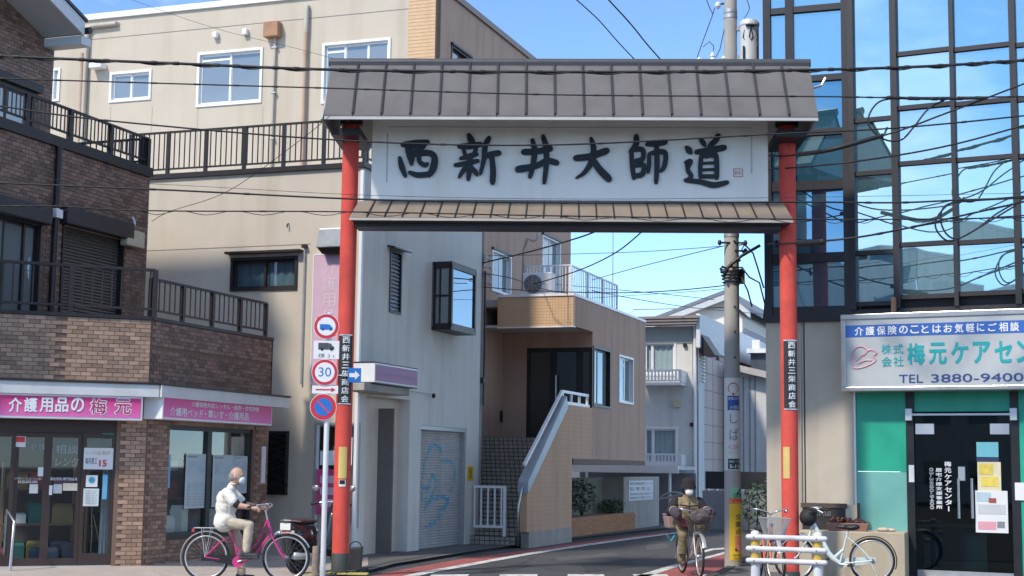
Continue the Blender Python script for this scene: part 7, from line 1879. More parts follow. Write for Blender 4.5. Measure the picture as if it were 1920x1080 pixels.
for lab, st, r in (('thick wire from the grey wall bracket rising behind the beam', [(905, 493, wy), (1000, 470, 30), (1090, 444, 28.5), (1140, 424, 27.5)], 0.02),
                   ('wire dipping from the beam to the air conditioner', [(1215, 424, 27), (1160, 470, 28.5), (1090, 505, 31), (1000, 533, 33.5)], 0.016),
                   ('long level wire from the grey wall bracket to the pole', [(905, 538, wy), (1000, 545, 30), (1150, 549, 28), (1260, 545, 26.5), (1362, 535, pole_y)], 0.012),
                   ('upper thin wire from the beam to the pole', [(880, 480, wy + .4), (1000, 478, 31), (1200, 472, 28), (1362, 461, pole_y)], 0.008),
                   ('slanting wire from the brown wing to the pole', [(1110, 525, 33), (1200, 500, 30), (1300, 475, 27.5), (1366, 459, pole_y)], 0.010),
                   ('pair wire sagging behind the wing, upper strand', [(1000, 530, 33.5), (1100, 538, 38), (1250, 552, 42), (1340, 562, 46)], 0.012),
                   ('pair wire sagging behind the wing, lower strand', [(1110, 545, 36), (1200, 562, 42), (1300, 577, 48), (1440, 590, 54)], 0.014),
                   ('faint far wire in the sky gap left of the pole', [(1090, 560, 38), (1200, 553, 34), (1280, 548, 31), (1362, 541, pole_y)], 0.007),
                   ('short wire from the bracket down the grey wall edge', [(905, 512, wy), (960, 522, 31), (1010, 540, 33), (1075, 552, 34)], 0.011)):
    cable(lab, st, r, 0, 0, 'wires over the side street')

# ================================================================== road signs on one post
_p = DY(607, 1000, 21.55)
FT = Frame((_p.x, _p.y), 0.0)
tp = empty('road_sign_post', FT, 'white steel post carrying the round road signs in front of the left red pillar', 'sign post')
wpost = mat('white_post_paint', (0.72, 0.74, 0.76), 0.4, 0.1, var=0.05, streak=0.15)
ztp = FT.hit(612, 588, y=0).z
MB().cyl((0, 0), 0.038, PZ - 0.04, ztp, 16).build('tube', wpost, tp, smooth=40)
MB().lathe([(0.04, 0), (0.03, .015), (0.005, .025)], 16, (0, 0, ztp)).build('cap', wpost, tp, smooth=40)
sred = mat('sign_red', (0.55, 0.03, 0.05), 0.4, var=0.04); sblue = mat('traffic_blue', (0.02, 0.16, 0.52), 0.4, var=0.04); swhite = mat('traffic_white', (0.74, 0.75, 0.76), 0.4, var=0.04)
def round_sign(name, label, px, py, rpx, build):
    c = FT.hit(px, py, y=-0.06); rr = rpx * 21.5 / FPX
    s = empty(name, (FT.o.x + c.x, FT.o.y - 0.06, c.z), label, 'road sign', 'signs on the white post')
    disc = lambda r, y0, y1: MB().tube([(0, y0, 0), (0, y1, 0)], r, 36)
    disc(rr, 0.004, 0.0).build('plate', swhite, s); disc(rr * .96, -0.0005, -0.003).build('rim', sred, s)
    build(s, rr, disc)
    bx('bracket', galv, s, -0.05 - c.x, 0.05 - c.x, 0.004, 0.06, -0.02, 0.02)
    return s
def truck(q, x, z, w, y0, y1):
    h = w * .42
    q.pxz([(x, z), (x + w * .66, z), (x + w * .66, z + h), (x, z + h)], y0, y1)
    q.pxz([(x + w * .68, z), (x + w, z), (x + w, z + h * .42), (x + w * .88, z + h * .55), (x + w * .80, z + h * .92), (x + w * .68, z + h * .92)], y0, y1)
    for u in (.24, .84): q.tube([(x + w * u, y0, z), (x + w * u, y1, z)], w * .09, 12)
    return q
def b1(s, rr, disc):
    disc(rr * .72, -0.0035, -0.005).build('face', swhite, s)
    truck(MB(), -rr * .5, -rr * .25, rr * 1.0, -0.009, -0.0075).build('truck_mark', sblue, s)
    for a_, b_ in ((.72, .5), (-.5, -.72)):
        MB().bar((-rr * a_, -0.007, rr * a_), (-rr * b_, -0.007, rr * b_), .002, .02).build('slash', sred, s)
round_sign('no_trucks_sign', 'round red-rimmed sign with a blue truck, topmost on the white post', 612, 612, 24, b1)
def b2(s, rr, disc):
    disc(rr * .74, -0.0035, -0.005).build('face', swhite, s)
    text('30', sblue, s, -rr * .46, rr * .48, -rr * .33, rr * .37, lambda u, z: (u, -0.0065, z), 0.0)
round_sign('speed_limit_sign', 'round red-rimmed speed sign reading 30 on the white post', 609, 698, 25, b2)
def b3(s, rr, disc):
    disc(rr * .66, -0.0035, -0.005).build('face', sblue, s)
    MB().bar((-rr * .50, -0.008, rr * .50), (rr * .50, -0.008, -rr * .50), .003, .026).build('slash', mat('sign_pink_red', (0.58, 0.06, 0.14), 0.4), s)
round_sign('no_parking_sign', 'round blue no-parking sign with red slash, lowest on the white post', 606, 763, 25, b3)
def plate(name, label, x0, y0, x1, y1, build):
    r = FT.rect(x0, y0, x1, y1, -0.05); s = empty(name, (FT.o.x + r[0], FT.o.y - 0.05, r[2]), label, 'road sign', 'signs on the white post')
    w, h = r[1] - r[0], r[3] - r[2]; bx('plate', swhite, s, 0, w, 0, 0.004, 0, h, bevel=0.0015); build(s, w, h); bx('bracket', galv, s, -r[0] - .03, -r[0] + .03, 0.004, 0.05, h / 2 - .02, h / 2 + .02)
plate('truck_weight_plate', 'white plate with black truck silhouette under the top round sign', 588, 639, 636, 673, lambda s, w, h: (truck(MB(), w * .18, h * .52, w * .62, -0.004, -0.0015).build('truck_mark', dkp, s), text('積 3 t', prn, s, w * .18, w * .84, h * .06, h * .30, lambda u, z: (u, -0.002, z))))
plate('arrow_plate', 'small white plate with a red arrow between the speed and no-parking signs', 585, 723, 634, 738, lambda s, w, h: (MB().bar((w * .14, -0.003, h * .5), (w * .76, -0.003, h * .5), .002, .018).build('arrow_shaft', sred, s), MB().pxz([(w * .74, h * .22), (w * .9, h * .5), (w * .74, h * .78)], -0.005, -0.002).build('arrow_head', sred, s)))
# blue one-way plate on the pillar
o0 = FG.rect(652, 690, 677, 717, -0.2)
ow = empty('one_way_sign', FG, 'small blue plate with a white arrow fixed to the left red pillar', 'road sign')
bx('plate', sblue, ow, o0[0], o0[1], -0.2, -0.195, o0[2], o0[3], bevel=0.002)
w, h = o0[1] - o0[0], o0[3] - o0[2]
MB().pxz([(o0[0] + w * .12, o0[2] + h * .36), (o0[0] + w * .55, o0[2] + h * .36), (o0[0] + w * .55, o0[2] + h * .18), (o0[0] + w * .9, o0[2] + h * .5), (o0[0] + w * .55, o0[2] + h * .82), (o0[0] + w * .55, o0[2] + h * .64), (o0[0] + w * .12, o0[2] + h * .64)], -0.204, -0.2005).build('arrow', swhite, ow)
MB().bar((lx, -0.16, o0[2] + h * .5), (o0[0] + w * .4, -0.19, o0[2] + h * .5), .012, .03).build('bracket', galv, ow)
q = MB(); q.tube(arc((lx, 0), 0.137, 0, 2 * math.pi * .97, 24, lambda u, v: (u, v, o0[2] + h * .5)), 0.008, 6, closed=True); q.build('strap', galv, ow)
# ================================================================== guard rail , stump, box
gp0, gp1 = DY(1416, 1000, 20.5), DY(1533, 1000, 20.2)
FGR = Frame((gp0.x, gp0.y), math.atan2(gp1.y - gp0.y, gp1.x - gp0.x)); GLn = (gp1 - gp0).length
GLn = math.hypot(gp1.x - gp0.x, gp1.y - gp0.y)
grd = empty('guard_rail', FGR, 'white three-bar guard rail in front of the right red pillar', 'guard rail')
gwm = mat('white_guard_paint', (0.66, 0.67, 0.72), 0.55, var=0.08, scale=9, streak=0.25); gym = mat('yellow_band', (0.55, 0.36, 0.05), 0.5, var=0.1)
gzt = FGR.hit(1416, 1000, y=0).z
for x in (0, GLn):
    p = MB().cyl((x, 0), 0.062, 0.0, gzt, 20).build('post', gwm, grd, smooth=40)
    MB().lathe([(0.062, 0), (0.05, .025), (0.015, .04)], 20, (x, 0, gzt)).build('post_cap', gwm, p, smooth=40)
    for k in range(2): MB().cyl((x, 0), 0.0635, gzt - 0.16 - k * .165, gzt - 0.09 - k * .165, 20).build('reflector_band', gym, p, smooth=40)
for py in (1008.5, 1030.5, 1053):
    z = FGR.hit(1475, py, y=-.06).z; a = FGR.hit(1399, py, y=-.07).x; b = FGR.hit(1551, py, y=-.07).x
    MB().cap((a + .03, -0.07, z), (b - .03, -0.07, z), .036, .036, 14).build('rail', gwm, grd, smooth=True)
    for xx in (0, GLn): MB().tube([(xx, -0.107, z), (xx, -0.118, z)], 0.011, 6).build('bolt', rust, grd)
_p = DY(592, 1050, 22.1)
st = MB().lathe([(0.058, 0), (0.055, .2), (0.052, .40), (0.045, .415)], 14).build('wooden_stump', mat('grey_wood', (0.24, 0.20, 0.16), 0.9, var=0.2, scale=14, bump=.4, bscale=30), None, smooth=40)
st.location = (_p.x, _p.y, PZ); tag(st, 'short weathered wooden stump at the foot of the scooter', 'bollard')
_p = DY(668, 1035, 23.2)
cb = empty('dark_crate', (_p.x, _p.y, PZ), 'dark crate standing on the kerb right of the left pillar foot', 'crate')
crm = mat('dark_plastic', (0.04, 0.04, 0.045), 0.6, var=0.15)
q = MB(); q.hexa([(-.10, -.1, 0), (.08, -.1, 0), (.08, .1, 0), (-.10, .1, 0), (-.11, -.12, .34), (.10, -.12, .36), (.10, .12, .36), (-.11, .12, .34)]); q.build('body', crm, cb, bevel=.015)
MB().tube(arc((0, .35), 0.09, 0, math.pi, 10, lambda u, v: (u, -.12, v)), 0.008, 6).build('handle', black, cb)
# ================================================================== bicycles
spoke_m = mat('spoke_steel', (0.50, 0.51, 0.52), 0.35, 0.8); silver = mat('silver_paint', (0.62, 0.63, 0.64), 0.3, 0.6, var=0.05)
saddle_m = mat('black_vinyl', (0.02, 0.02, 0.022), 0.5, var=0.1)
RW = 0.325
def ring(rmaj, rmin, n=40, k=8): return MB().tube([(rmaj * math.cos(2 * math.pi * i / n), 0, rmaj * math.sin(2 * math.pi * i / n)) for i in range(n)], rmin, k, closed=True)
tyre_me = ring(RW - 0.019, 0.019).mesh('tyre', rubber, True); rim_me = ring(RW - 0.042, 0.013).mesh('wheel', silver, True)
hub_me = MB().tube([(0, -.05, 0), (0, -.03, 0), (0, .03, 0), (0, .05, 0)], [.012, .028, .028, .012], 12).mesh('hub', steel, 40)
q = MB()
for i in range(24):
    a = 2 * math.pi * i / 24; s = (1 if i % 2 else -1); a2 = a + s * .5
    q.tube([(.024 * math.cos(a2), s * .028, .024 * math.sin(a2)), ((RW - .045) * math.cos(a), 0, (RW - .045) * math.sin(a))], .0010, 4, cap=False)
spk_me = q.mesh('spokes', spoke_m)
def wheel(root, x, steer=0.0):
    w = inst('wheel', rim_me, root, (x, 0, RW), (0, 0, steer))
    for nm, me in (('tyre', tyre_me), ('hub', hub_me)): o = bpy.data.objects.new(nm, me); COL.objects.link(o); o.parent = w
    o = bpy.data.objects.new('spokes', spk_me); COL.objects.link(o); o.parent = w; o['kind'] = 'stuff'
def bicycle(label, loc, heading, fm, style='step', fender=black, basket=None, rack=True, guard=None, seat_z=0.74, handle_z=0.98, steer=0.0, stand=True, group='bicycles', wb=1.10):
    b = empty('bicycle', (loc[0], loc[1], loc[2]), label, 'bicycle', group, ang=heading)
    wheel(b, 0); wheel(b, wb, steer)
    BB = (0.455, 0, 0.27); ST = (0.335, 0, seat_z - .05); HB = (wb - .215, 0, .66); HT = (wb - .275, 0, .84)
    q = MB(); q.tube([BB, (0.395, 0, .5), ST], .016, 10)
    if style == 'step':
        q.tube([tuple(v) for v in smooth_pts([HB, (0.70, 0, .40), (0.56, 0, .29), BB], 5)], .019, 10); q.tube([tuple(v) for v in smooth_pts([HT, (0.70, 0, .52), (0.52, 0, .40), (0.405, 0, .45)], 5)], .013, 8)
    else:
        q.tube([HT, (0.62, 0, .42), (.54, 0, .33)], [.030, .040, .042], 12); q.tube([(.54, 0, .33), BB], [.042, .03], 12); q.tube([(.52, 0, .36), (.40, 0, .47)], .026, 10)
    for s in (-1, 1):
        q.tube([(0, s * .055, RW), (.2, s * .05, .30), (BB[0] - .03, s * .03, BB[2])], .009, 7); q.tube([(0, s * .055, RW), (.18, s * .045, .52), (.345, s * .02, seat_z - .14)], .008, 7)
    q.tube([HB, HT], .021, 12)
    q.build('frame', fm, b, smooth=50)
    q = MB()
    for s in (-1, 1): q.tube([tuple(v) for v in smooth_pts([(HB[0] + .005, s * .035, HB[2] - .02), (wb - .13, s * .05, .50), (wb - .06, s * .055, .38), (wb, s * .055, RW)], 5)], [.013] * 16, 8)
    q.bar((HB[0], -.045, HB[2] - .01), (HB[0], .045, HB[2] - .01), .03); q.build('fork', fm, b, smooth=50)
    q = MB(); ux = HT[0] - .035; q.tube([HT, (ux, 0, handle_z - .03)], .012, 8)
    for s in (-1, 1): q.tube([tuple(v) for v in smooth_pts([(ux, 0, handle_z - .03), (ux + .07, s * .09, handle_z + .02), (ux + .02, s * .24, handle_z + .05), (ux - .17, s * .27, handle_z + .01)], 6)], .011, 8)
    hb = q.build('handlebar', steel, b, smooth=50)
    for s in (-1, 1):
        MB().tube([(ux - .07, s * .262, handle_z + .035), (ux - .19, s * .272, handle_z + .008)], .017, 10).build('grip', rubber, hb); MB().tube([(ux - .02, s * .24, handle_z + .03), (ux - .12, s * .285, handle_z - .02)], .006, 6).build('brake_lever', steel, hb)
    q = MB(); q.ell((.28, 0, seat_z), (.12, .10, .045)); q.cap((.30, 0, seat_z), (.47, 0, seat_z + .005), .05, .025); q.ell((.23, 0, seat_z + .01), (.07, .105, .04))
    fuse(q, 'saddle', saddle_m, b, .012, 2)
    MB().tube([ST, (.325, 0, seat_z - .02)], .013, 8).build('seat_post', steel, b)
    for x, a0, a1 in ((0, R(35), R(200)), (wb, R(25), R(170))):
        vs = []; q = MB(); n = 22
        for i in range(n + 1):
            a = a0 + (a1 - a0) * i / n
            for r_, y in ((RW + .012, -.03), (RW + .028, 0), (RW + .012, .03)): vs.append((x + r_ * math.cos(a), y, RW + r_ * math.sin(a)))
        q.add(vs, [f for i in range(n) for f in ((3 * i, 3 * i + 1, 3 * i + 4, 3 * i + 3), (3 * i + 1, 3 * i + 2, 3 * i + 5, 3 * i + 4))]); q.build('mudguard', fender, b, smooth=True)
    q = MB(); q.tube([(BB[0], -.075, BB[2]), (BB[0], -.06, BB[2])], .075, 20); q.build('chain_wheel', guard or steel, b)
    q = MB(); q.pxz([(-.05, RW - .05), (.1, RW - .055), (BB[0] + .02, BB[2] - .07), (BB[0] + .06, BB[2]), (BB[0] + .02, BB[2] + .07), (.1, RW + .045), (-.05, RW + .04)], -.058, -.045); q.build('chain_guard', black if guard else fm, b)
    for s, d in ((-1, 1), (1, -1)):
        p = (BB[0] + d * .155, s * .10, BB[2] + .02 * d + .03 * (s < 0)); c = MB().tube([(BB[0], s * .085, BB[2]), p], .012, 8).build('crank', steel, b)
        MB().box(p[0] - .045, p[0] + .045, min(s * .105, s * .19), max(s * .105, s * .19), p[2] - .012, p[2] + .012).build('pedal', rubber, c)
    if rack:
        q = MB()
        for s in (-1, 1): q.tube([(-.17, s * .06, .715), (.20, s * .055, .715), (.33, s * .02, .66)], .006, 6); q.tube([(0, s * .06, RW), (-.06, s * .065, .71)], .006, 6); q.tube([(0, s * .06, RW), (.07, s * .06, .71)], .005, 6)
        for k in range(5): q.tube([(-.17 + .085 * k, -.06, .715), (-.17 + .085 * k, .06, .715)], .005, 6)
        q.build('rear_rack', galv, b)
        MB().box(-.20, -.172, -.03, .03, .66, .70).build('rear_reflector', redp, b)
    if stand:
        MB().tube([(.02, .06, RW - .02), (-.04, .11, .17), (-.10, .16, .012)], .009, 7).build('kick_stand', steel, b)
    MB().tube([(wb - .20, 0, .62), (wb - .12, 0, .66), (wb - .09, 0, .66)], [.012, .035, .04], 14).build('head_lamp', steel, b)
    if basket:
        q = MB(); z0, z1 = .70, .93; x0, x1 = wb - .20, wb + .06; X0, X1 = wb - .22, wb + .16
        def lp(t, i, n): 
            c0 = [(x0, -.12), (x1, -.12), (x1, .12), (x0, .12)]; c1 = [(X0, -.19), (X1, -.18), (X1, .18), (X0, .19)]
            k = i * 4 / n; a = int(k) % 4; f = k - int(k); P = [(u[0] + (v[0] - u[0]) * t, u[1] + (v[1] - u[1]) * t) for u, v in zip(c0, c1)]
            p, r_ = P[a], P[(a + 1) % 4]; return (p[0] + (r_[0] - p[0]) * f, p[1] + (r_[1] - p[1]) * f, z0 + (z1 - z0) * t)
        n = 56
        for j in range(8): q.tube([lp(j / 7, i, n) for i in range(n)], .0065 if j == 7 else .0028, 5, closed=True)
        for i in range(n): q.tube([lp(0, i, n), lp(1, i, n)], .0026, 4)
        for k in range(10): y = -.12 + .24 * k / 9; q.tube([(x0, y, z0), (x1, y, z0)], .0026, 4)
        o = q.build('basket', basket, b); o['kind'] = 'stuff'
        MB().bar((wb - .24, 0, .84), (wb - .20, 0, .82), .04).build('basket_bracket', steel, b)
    return b
PINK = mat('pink_paint', (0.58, 0.05, 0.22), 0.35, 0.1, var=0.05, coat=.3); WHT = mat('pale_mint_paint', (0.62, 0.70, 0.69), 0.3, 0.1, var=0.04, coat=.3)
ORG = mat('orange_paint', (0.75, 0.14, 0.03), 0.35, 0.1, var=0.05, coat=.3); CRM = mat('cream_paint', (0.50, 0.48, 0.44), 0.4, 0.1, var=0.06)
mb_ = DY(386, 1043, 20.75)
MANP = (mb_.x, 20.75, PZ); MANH = R(-1.5)
bicycle('pink step-through bicycle ridden by the man in front of the tiled shop', MANP, MANH, PINK, 'step', silver, None, True, PINK, 0.74, 1.0, R(4), False)
wv = Vector((0.13, -0.99)).normalized(); wp = DY(1279, 1040, 24.2)
WOMP = (wp.x, 24.2, 0.009); WOMH = math.atan2(wv.y, wv.x)
bicycle('cream bicycle with dark front basket ridden by the woman towards the road', WOMP, WOMH, CRM, 'step', silver, mat('brown_basket', (0.085, 0.065, 0.055), 0.7), True, None, 0.74, 0.98, R(-4), False)
rv = Vector((-0.86, 0.10)).normalized(); rp_ = DY(1635, 1040, 21.9)
WB_ = bicycle('pale mint bicycle leaning by the low concrete wall beside the guard rail', (rp_.x, 21.9, PZ), math.atan2(0.25, -0.90), WHT, 'city', black, None, False, None, 0.79, 1.02, R(28), True)
op = DY(1420, 1040, 22.35)
bicycle('orange bicycle with grey basket parked behind the guard rail', (op.x, 22.35, PZ), math.atan2(-1.0, 0.07), ORG, 'step', silver, mat('grey_mesh_basket', (0.40, 0.41, 0.42), 0.5, 0.3), True, None, 0.74, 1.0, R(10), True)
# the mint bicycle's bag and tray
bg_ = empty('handlebar_bag', WB_.location, 'black padded bag hanging on the mint bicycle handlebar', 'bag', ang=WB_.rotation_euler.z)
q = MB(); q.ell((.90, 0, .92), (.13, .15, .13)); q.ell((.84, .03, 1.0), (.08, .12, .06)); fuse(q, 'bag_body', mat('black_nylon', (0.018, 0.018, 0.02), 0.7, var=.15, bump=.4, bscale=25), bg_, .016, 2)
MB().tube([(.80, -.05, 1.0), (.84, 0, 1.06), (.80, .08, 1.02)], .01, 6).build('strap', rubber, bg_)
tr_ = empty('flower_tray', FL.w(FL.hit(1590, 980, y=-0.55).x, -0.55, qz), 'brown plant tray with orange flowers on the low concrete wall', 'planter', ang=FL.ang)
MB().hexa([(-.28, -.09, 0), (.28, -.09, 0), (.28, .09, 0), (-.28, .09, 0), (-.32, -.12, .12), (.32, -.12, .12), (.32, .12, .12), (-.32, .12, .12)]).build('tray', mat('terracotta_plastic', (0.30, 0.15, 0.11), 0.6), tr_, bevel=.01)
leaves((0, 0, .14), (.28, .1, .06), 160, .035, 9).build('foliage', mat('purple_leaf', (0.07, 0.035, 0.045), 0.6, var=.2, rnd=.4), tr_)
q = MB()
rgq = random.Random(2)
for k in range(9): q.ell((-.25 + rgq.uniform(0, .25), rgq.uniform(-.08, .0), .17 + rgq.uniform(-.02, .04)), (.018, .018, .014), 8, 5)
o = q.build('blossoms', mat('orange_flower', (0.75, 0.25, 0.04), 0.6), tr_); o['kind'] = 'stuff'

# ================================================================== people
skin = mat('skin', (0.50, 0.30, 0.22), 0.55, var=0.05, scale=14); maskm = mat('face_mask', (0.66, 0.74, 0.78), 0.75, var=0.03)
maskw = mat('white_face_mask', (0.80, 0.80, 0.80), 0.75, var=0.02)
def hand(q, w, d, up, s, grip):
    """palm at wrist w heading d, four fingers curling round a bar, thumb on the inner side s"""
    w = Vector(w); d = Vector(d).normalized(); up = Vector(up).normalized(); sd = d.cross(up).normalized() * s
    pc = w + d * .05; q.cap(w, pc + d * .02, .028, .034)
    for k in range(4):
        b = pc + d * .035 + sd * (.027 - .018 * k) * -1; ln = (.036, .040, .038, .030)[k]
        m = b + d * ln * .9 - up * .012; e = m - up * ln * .8 - d * .004; t_ = e - d * ln * .6 - up * .004
        q.cap(b, m, .0095, .009, 8); q.cap(m, e, .009, .0085, 8); q.cap(e, t_, .0085, .0075, 8)
    t0 = w + d * .02 - sd * .03 ; t1 = t0 - sd * .015 + d * .03 - up * .012; t2 = t1 + d * .022 - up * .02
    q.cap(t0, t1, .012, .011, 8); q.cap(t1, t2, .011, .009, 8)
def face(q, c, fwd, s=1.0):
    c = Vector(c)
    q.ell(c, (.098 * s, .078 * s, .118 * s), 18, 12); q.ell(c + Vector((.02, 0, -.055)) * s, (.075 * s, .062 * s, .070 * s))
    q.cap(c + Vector((.088, 0, .01)) * s, c + Vector((.112, 0, -.022)) * s, .011 * s, .016 * s, 8)
    for y in (-1, 1):
        q.ell(c + Vector((-.01, y * .08, -.012)) * s, (.018 * s, .010 * s, .032 * s), 10, 7)
        q.ell(c + Vector((.086, y * .034, .022)) * s, (.014 * s, .024 * s, .010 * s), 8, 6)
    q.ell(c + Vector((.083, 0, -.066)) * s, (.018 * s, .03 * s, .012 * s), 8, 6)
def crease(o, amp, sc):
    """folds of cloth: push the skin in and out along diagonal ridges"""
    from mathutils import noise
    me = o.data; nrm = [v.normal.copy() for v in me.vertices]
    pos = []
    for v, nv in zip(me.vertices, nrm):
        p = v.co; w = noise.noise(Vector((p.x * sc + p.z * sc * .7, p.y * sc * 1.4, p.z * sc * .55 - p.x * sc * .4)))
        w2 = 1 - abs(noise.noise(Vector((p.x * sc * 1.3 + 5, p.y * sc, p.z * sc * 1.8 + p.x * sc)))) * 2
        pos += list(p + nv * amp * (w + .7 * (w2 - .5)))
    me.vertices.foreach_set('co', pos)
    me.update(); return o
# --- the man
man = empty('person', MANP, 'person in white short-sleeved shirt and face mask riding the pink bicycle', 'person', ang=MANH)
q = MB(); hc = (.385, 0, 1.425)
face(q, hc, 1); q.cap((.315, 0, 1.24), (.36, 0, 1.36), .062, .055)
for s in (-1, 1):
    q.cap((.29, s * .15, 1.16), (.40, s * .22, 1.085), .04, .045); q.cap((.40, s * .22, 1.085), (.47, s * .235, 1.03), .046, .046); q.cap((.47, s * .235, 1.03), (.655, s * .255, 1.005), .045, .030)
    hand(q, (.655, s * .258, 1.005), (.95, s * .05, -.12), (0, 0, 1), -s, None)
q.cap((.28, -.15, 1.17), (.28, .15, 1.17), .04, .04); q.cap((.28, 0, 1.17), (.315, 0, 1.26), .045, .055)
body = fuse(q, 'body', skin, man, .0075, 2)
for s in (-1, 1): MB().ell((hc[0] + .095, s * .034, hc[2] + .018), (.006, .013, .006), 8, 6).build('eye', dkp, body)
q = MB(); q.ell((hc[0] - .036, 0, hc[2] - .012), (.080, .0835, .080)); fuse(q, 'hair', mat('thin_grey_hair', (0.24, 0.22, 0.20), 0.8, var=.15, scale=40), man, .010, 1)
q = MB(); q.ell((hc[0] + .068, 0, hc[2] - .058), (.052, .066, .058), 16, 10); q.ell((hc[0] + .09, 0, hc[2] - .04), (.034, .04, .035)); mk_ = fuse(q, 'face_mask', maskm, man, .008, 2)
for s in (-1, 1): MB().tube([(hc[0] + .06, s * .062, hc[2] - .025), (hc[0] + .02, s * .078, hc[2] - .015), (hc[0] - .02, s * .086, hc[2] + .005)], .0025, 4).build('ear_loop', maskm, mk_)
shirt = mat('white_shirt', (0.70, 0.68, 0.62), 0.85, var=.03, bump=.5, bscale=9)
q = MB(); q.ell((.25, 0, .84), (.155, .17, .125)); q.ell((.255, 0, 1.0), (.148, .165, .17)); q.ell((.265, 0, 1.11), (.140, .175, .14)); q.cap((.285, -.15, 1.19), (.285, .15, 1.19), .074, .074); q.cap((.295, 0, 1.2), (.32, 0, 1.265), .075, .062)
q.cap((.24, -.05, .80), (.24, .05, .80), .14, .14); 0 and q.hexa([(.11, -.16, .745), (.40, -.16, .755), (.40, .16, .755), (.11, .16, .745), (.115, -.16, .88), (.40, -.16, .88), (.40, .16, .88), (.115, .16, .88)])
for s in (-1, 1): q.cap((.30, s * .18, 1.185), (.40, s * .222, 1.085), .068, .072)
sh_ = fuse(q, 'shirt', shirt, man, .009, 2); crease(sh_, .011, 7.0)
q = MB(); q.ell((.34, 0, 1.315), (.062, .068, .022)); q.build('collar', shirt, sh_, smooth=True)
q = MB()
for s in (-1, 1):
    q = MB(); q.cap((.398, s * .222, 1.09), (.452, s * .236, 1.042), .060, .055); fuse(q, 'under_sleeve', mat('black_undershirt', (0.015, 0.015, 0.018), 0.85), man, .010, 2)
trs = mat('beige_trousers', (0.50, 0.43, 0.33), 0.85, var=.04, bump=.5, bscale=10)
q = MB(); q.cap((.26, -.075, .80), (.26, .075, .80), .115, .115); q.cap((.29, -.09, .79), (.60, -.11, .765), .085, .068); q.cap((.60, -.11, .765), (.575, -.12, .43), .066, .060)
q.cap((.29, .09, .79), (.45, .13, .46), .085, .066); q.cap((.45, .13, .46), (.46, .17, .12), .064, .058)
crease(fuse(q, 'trousers', trs, man, .009, 3), .007, 8.0)
for (x, y, z) in ((.62, -.125, .355), (.52, .17, .045)):
    q = MB(); q.cap((x - .10, y, z + .01), (x + .10, y, z), .042, .036); q.cap((x - .09, y, z + .03), (x - .07, y, z + .07), .04, .035); q.box(x - .14, x + .13, y - .04, y + .04, z - .045, z - .02); fuse(q, 'shoe', mat('dark_shoe', (0.03, 0.032, 0.04), 0.6), man, .009, 2)
MB().tube(arc((.64, 1.005), .034, 0, 2 * math.pi * .95, 12, lambda u, v: (.64, -.257 + (u - .64), v)), .006, 6, closed=True).build('wrist_watch', black, man)
# --- the woman
wom = empty('person', WOMP, 'person in tan vest, dark hat and white face mask riding a bicycle down the lane', 'person', ang=WOMH)
hc = (.40, 0, 1.335)
q = MB(); face(q, hc, 1, .95); q.cap((.33, 0, 1.16), (.37, 0, 1.28), .055, .05); q.cap((.33, -.15, 1.12), (.33, .15, 1.12), .05, .05)
for s in (-1, 1):
    q.cap((.34, s * .18, 1.10), (.40, s * .26, .95), .04, .036); q.cap((.40, s * .26, .95), (.60, s * .265, 1.0), .036, .028); hand(q, (.60, s * .265, 1.0), (.95, 0, -.05), (0, 0, 1), -s, None)
body = fuse(q, 'body', skin, wom, .0075, 2)
for s in (-1, 1): MB().ell((hc[0] + .092, s * .032, hc[2] + .02), (.006, .012, .006), 8, 6).build('eye', dkp, body)
q = MB(); q.ell((hc[0] + .062, 0, hc[2] - .05), (.055, .066, .060), 16, 10); fuse(q, 'face_mask', maskw, wom, .008, 2)
hatm = mat('black_hat', (0.022, 0.018, 0.020), 0.9, var=.1, bump=.4, bscale=60)
q = MB(); q.lathe([(.128, .0), (.132, .012), (.112, .05), (.108, .10), (.09, .145), (.05, .165), (.01, .17)], 22, (hc[0] - .005, 0, hc[2])); q.build('hat', hatm, wom, smooth=60)
q = MB(); q.ell((hc[0] - .03, 0, hc[2] - .02), (.085, .092, .11)); fuse(q, 'hair', mat('black_hair', (0.015, 0.012, 0.011), 0.6), wom, .010, 1)
tan = mat('tan_vest', (0.27, 0.20, 0.12), 0.9, var=.06, bump=.5, bscale=12); blk_ = mat('black_sleeve', (0.02, 0.02, 0.024), 0.85, var=.1, bump=.4, bscale=14)
q = MB(); q.ell((.28, 0, .88), (.18, .21, .15)); q.ell((.30, 0, 1.0), (.175, .21, .16)); q.cap((.32, -.14, 1.11), (.32, .14, 1.11), .095, .095); q.cap((.33, 0, 1.14), (.355, 0, 1.22), .09, .075)
vest = fuse(q, 'vest', tan, wom, .012, 3); crease(vest, .010, 8.0)
MB().tube([(.47, -.15, 1.08), (.495, 0, 1.06), (.47, .15, 1.08)], .012, 6).build('vest_strap', blk_, vest); MB().tube([(.462, 0, .85), (.47, 0, 1.0), (.45, 0, 1.15)], .006, 6).build('zip', blk_, vest)
for s in (-1, 1):
    q = MB(); q.cap((.33, s * .19, 1.12), (.38, s * .285, .97), .085, .075); q.cap((.38, s * .285, .97), (.53, s * .275, .99), .070, .06); crease(fuse(q, 'sleeve', blk_, wom, .012, 2), .010, 10.0)
    q = MB(); q.cap((.54, s * .265, .99), (.70, s * .27, .965), .075, .095); q.ell((.72, s * .26, .94), (.085, .08, .085)); fuse(q, 'bar_mitt', mat('quilted_mitt', (0.075, 0.055, 0.075), 0.85, var=.25, scale=12, bump=.5, bscale=16), wom, .014, 2)
    q = MB(); q.cap((.50, s * .265, .995), (.555, s * .265, .99), .072, .080); fuse(q, 'mitt_cuff', mat('tan_fleece', (0.40, 0.32, 0.22), 0.95, var=.1), wom, .012, 2)
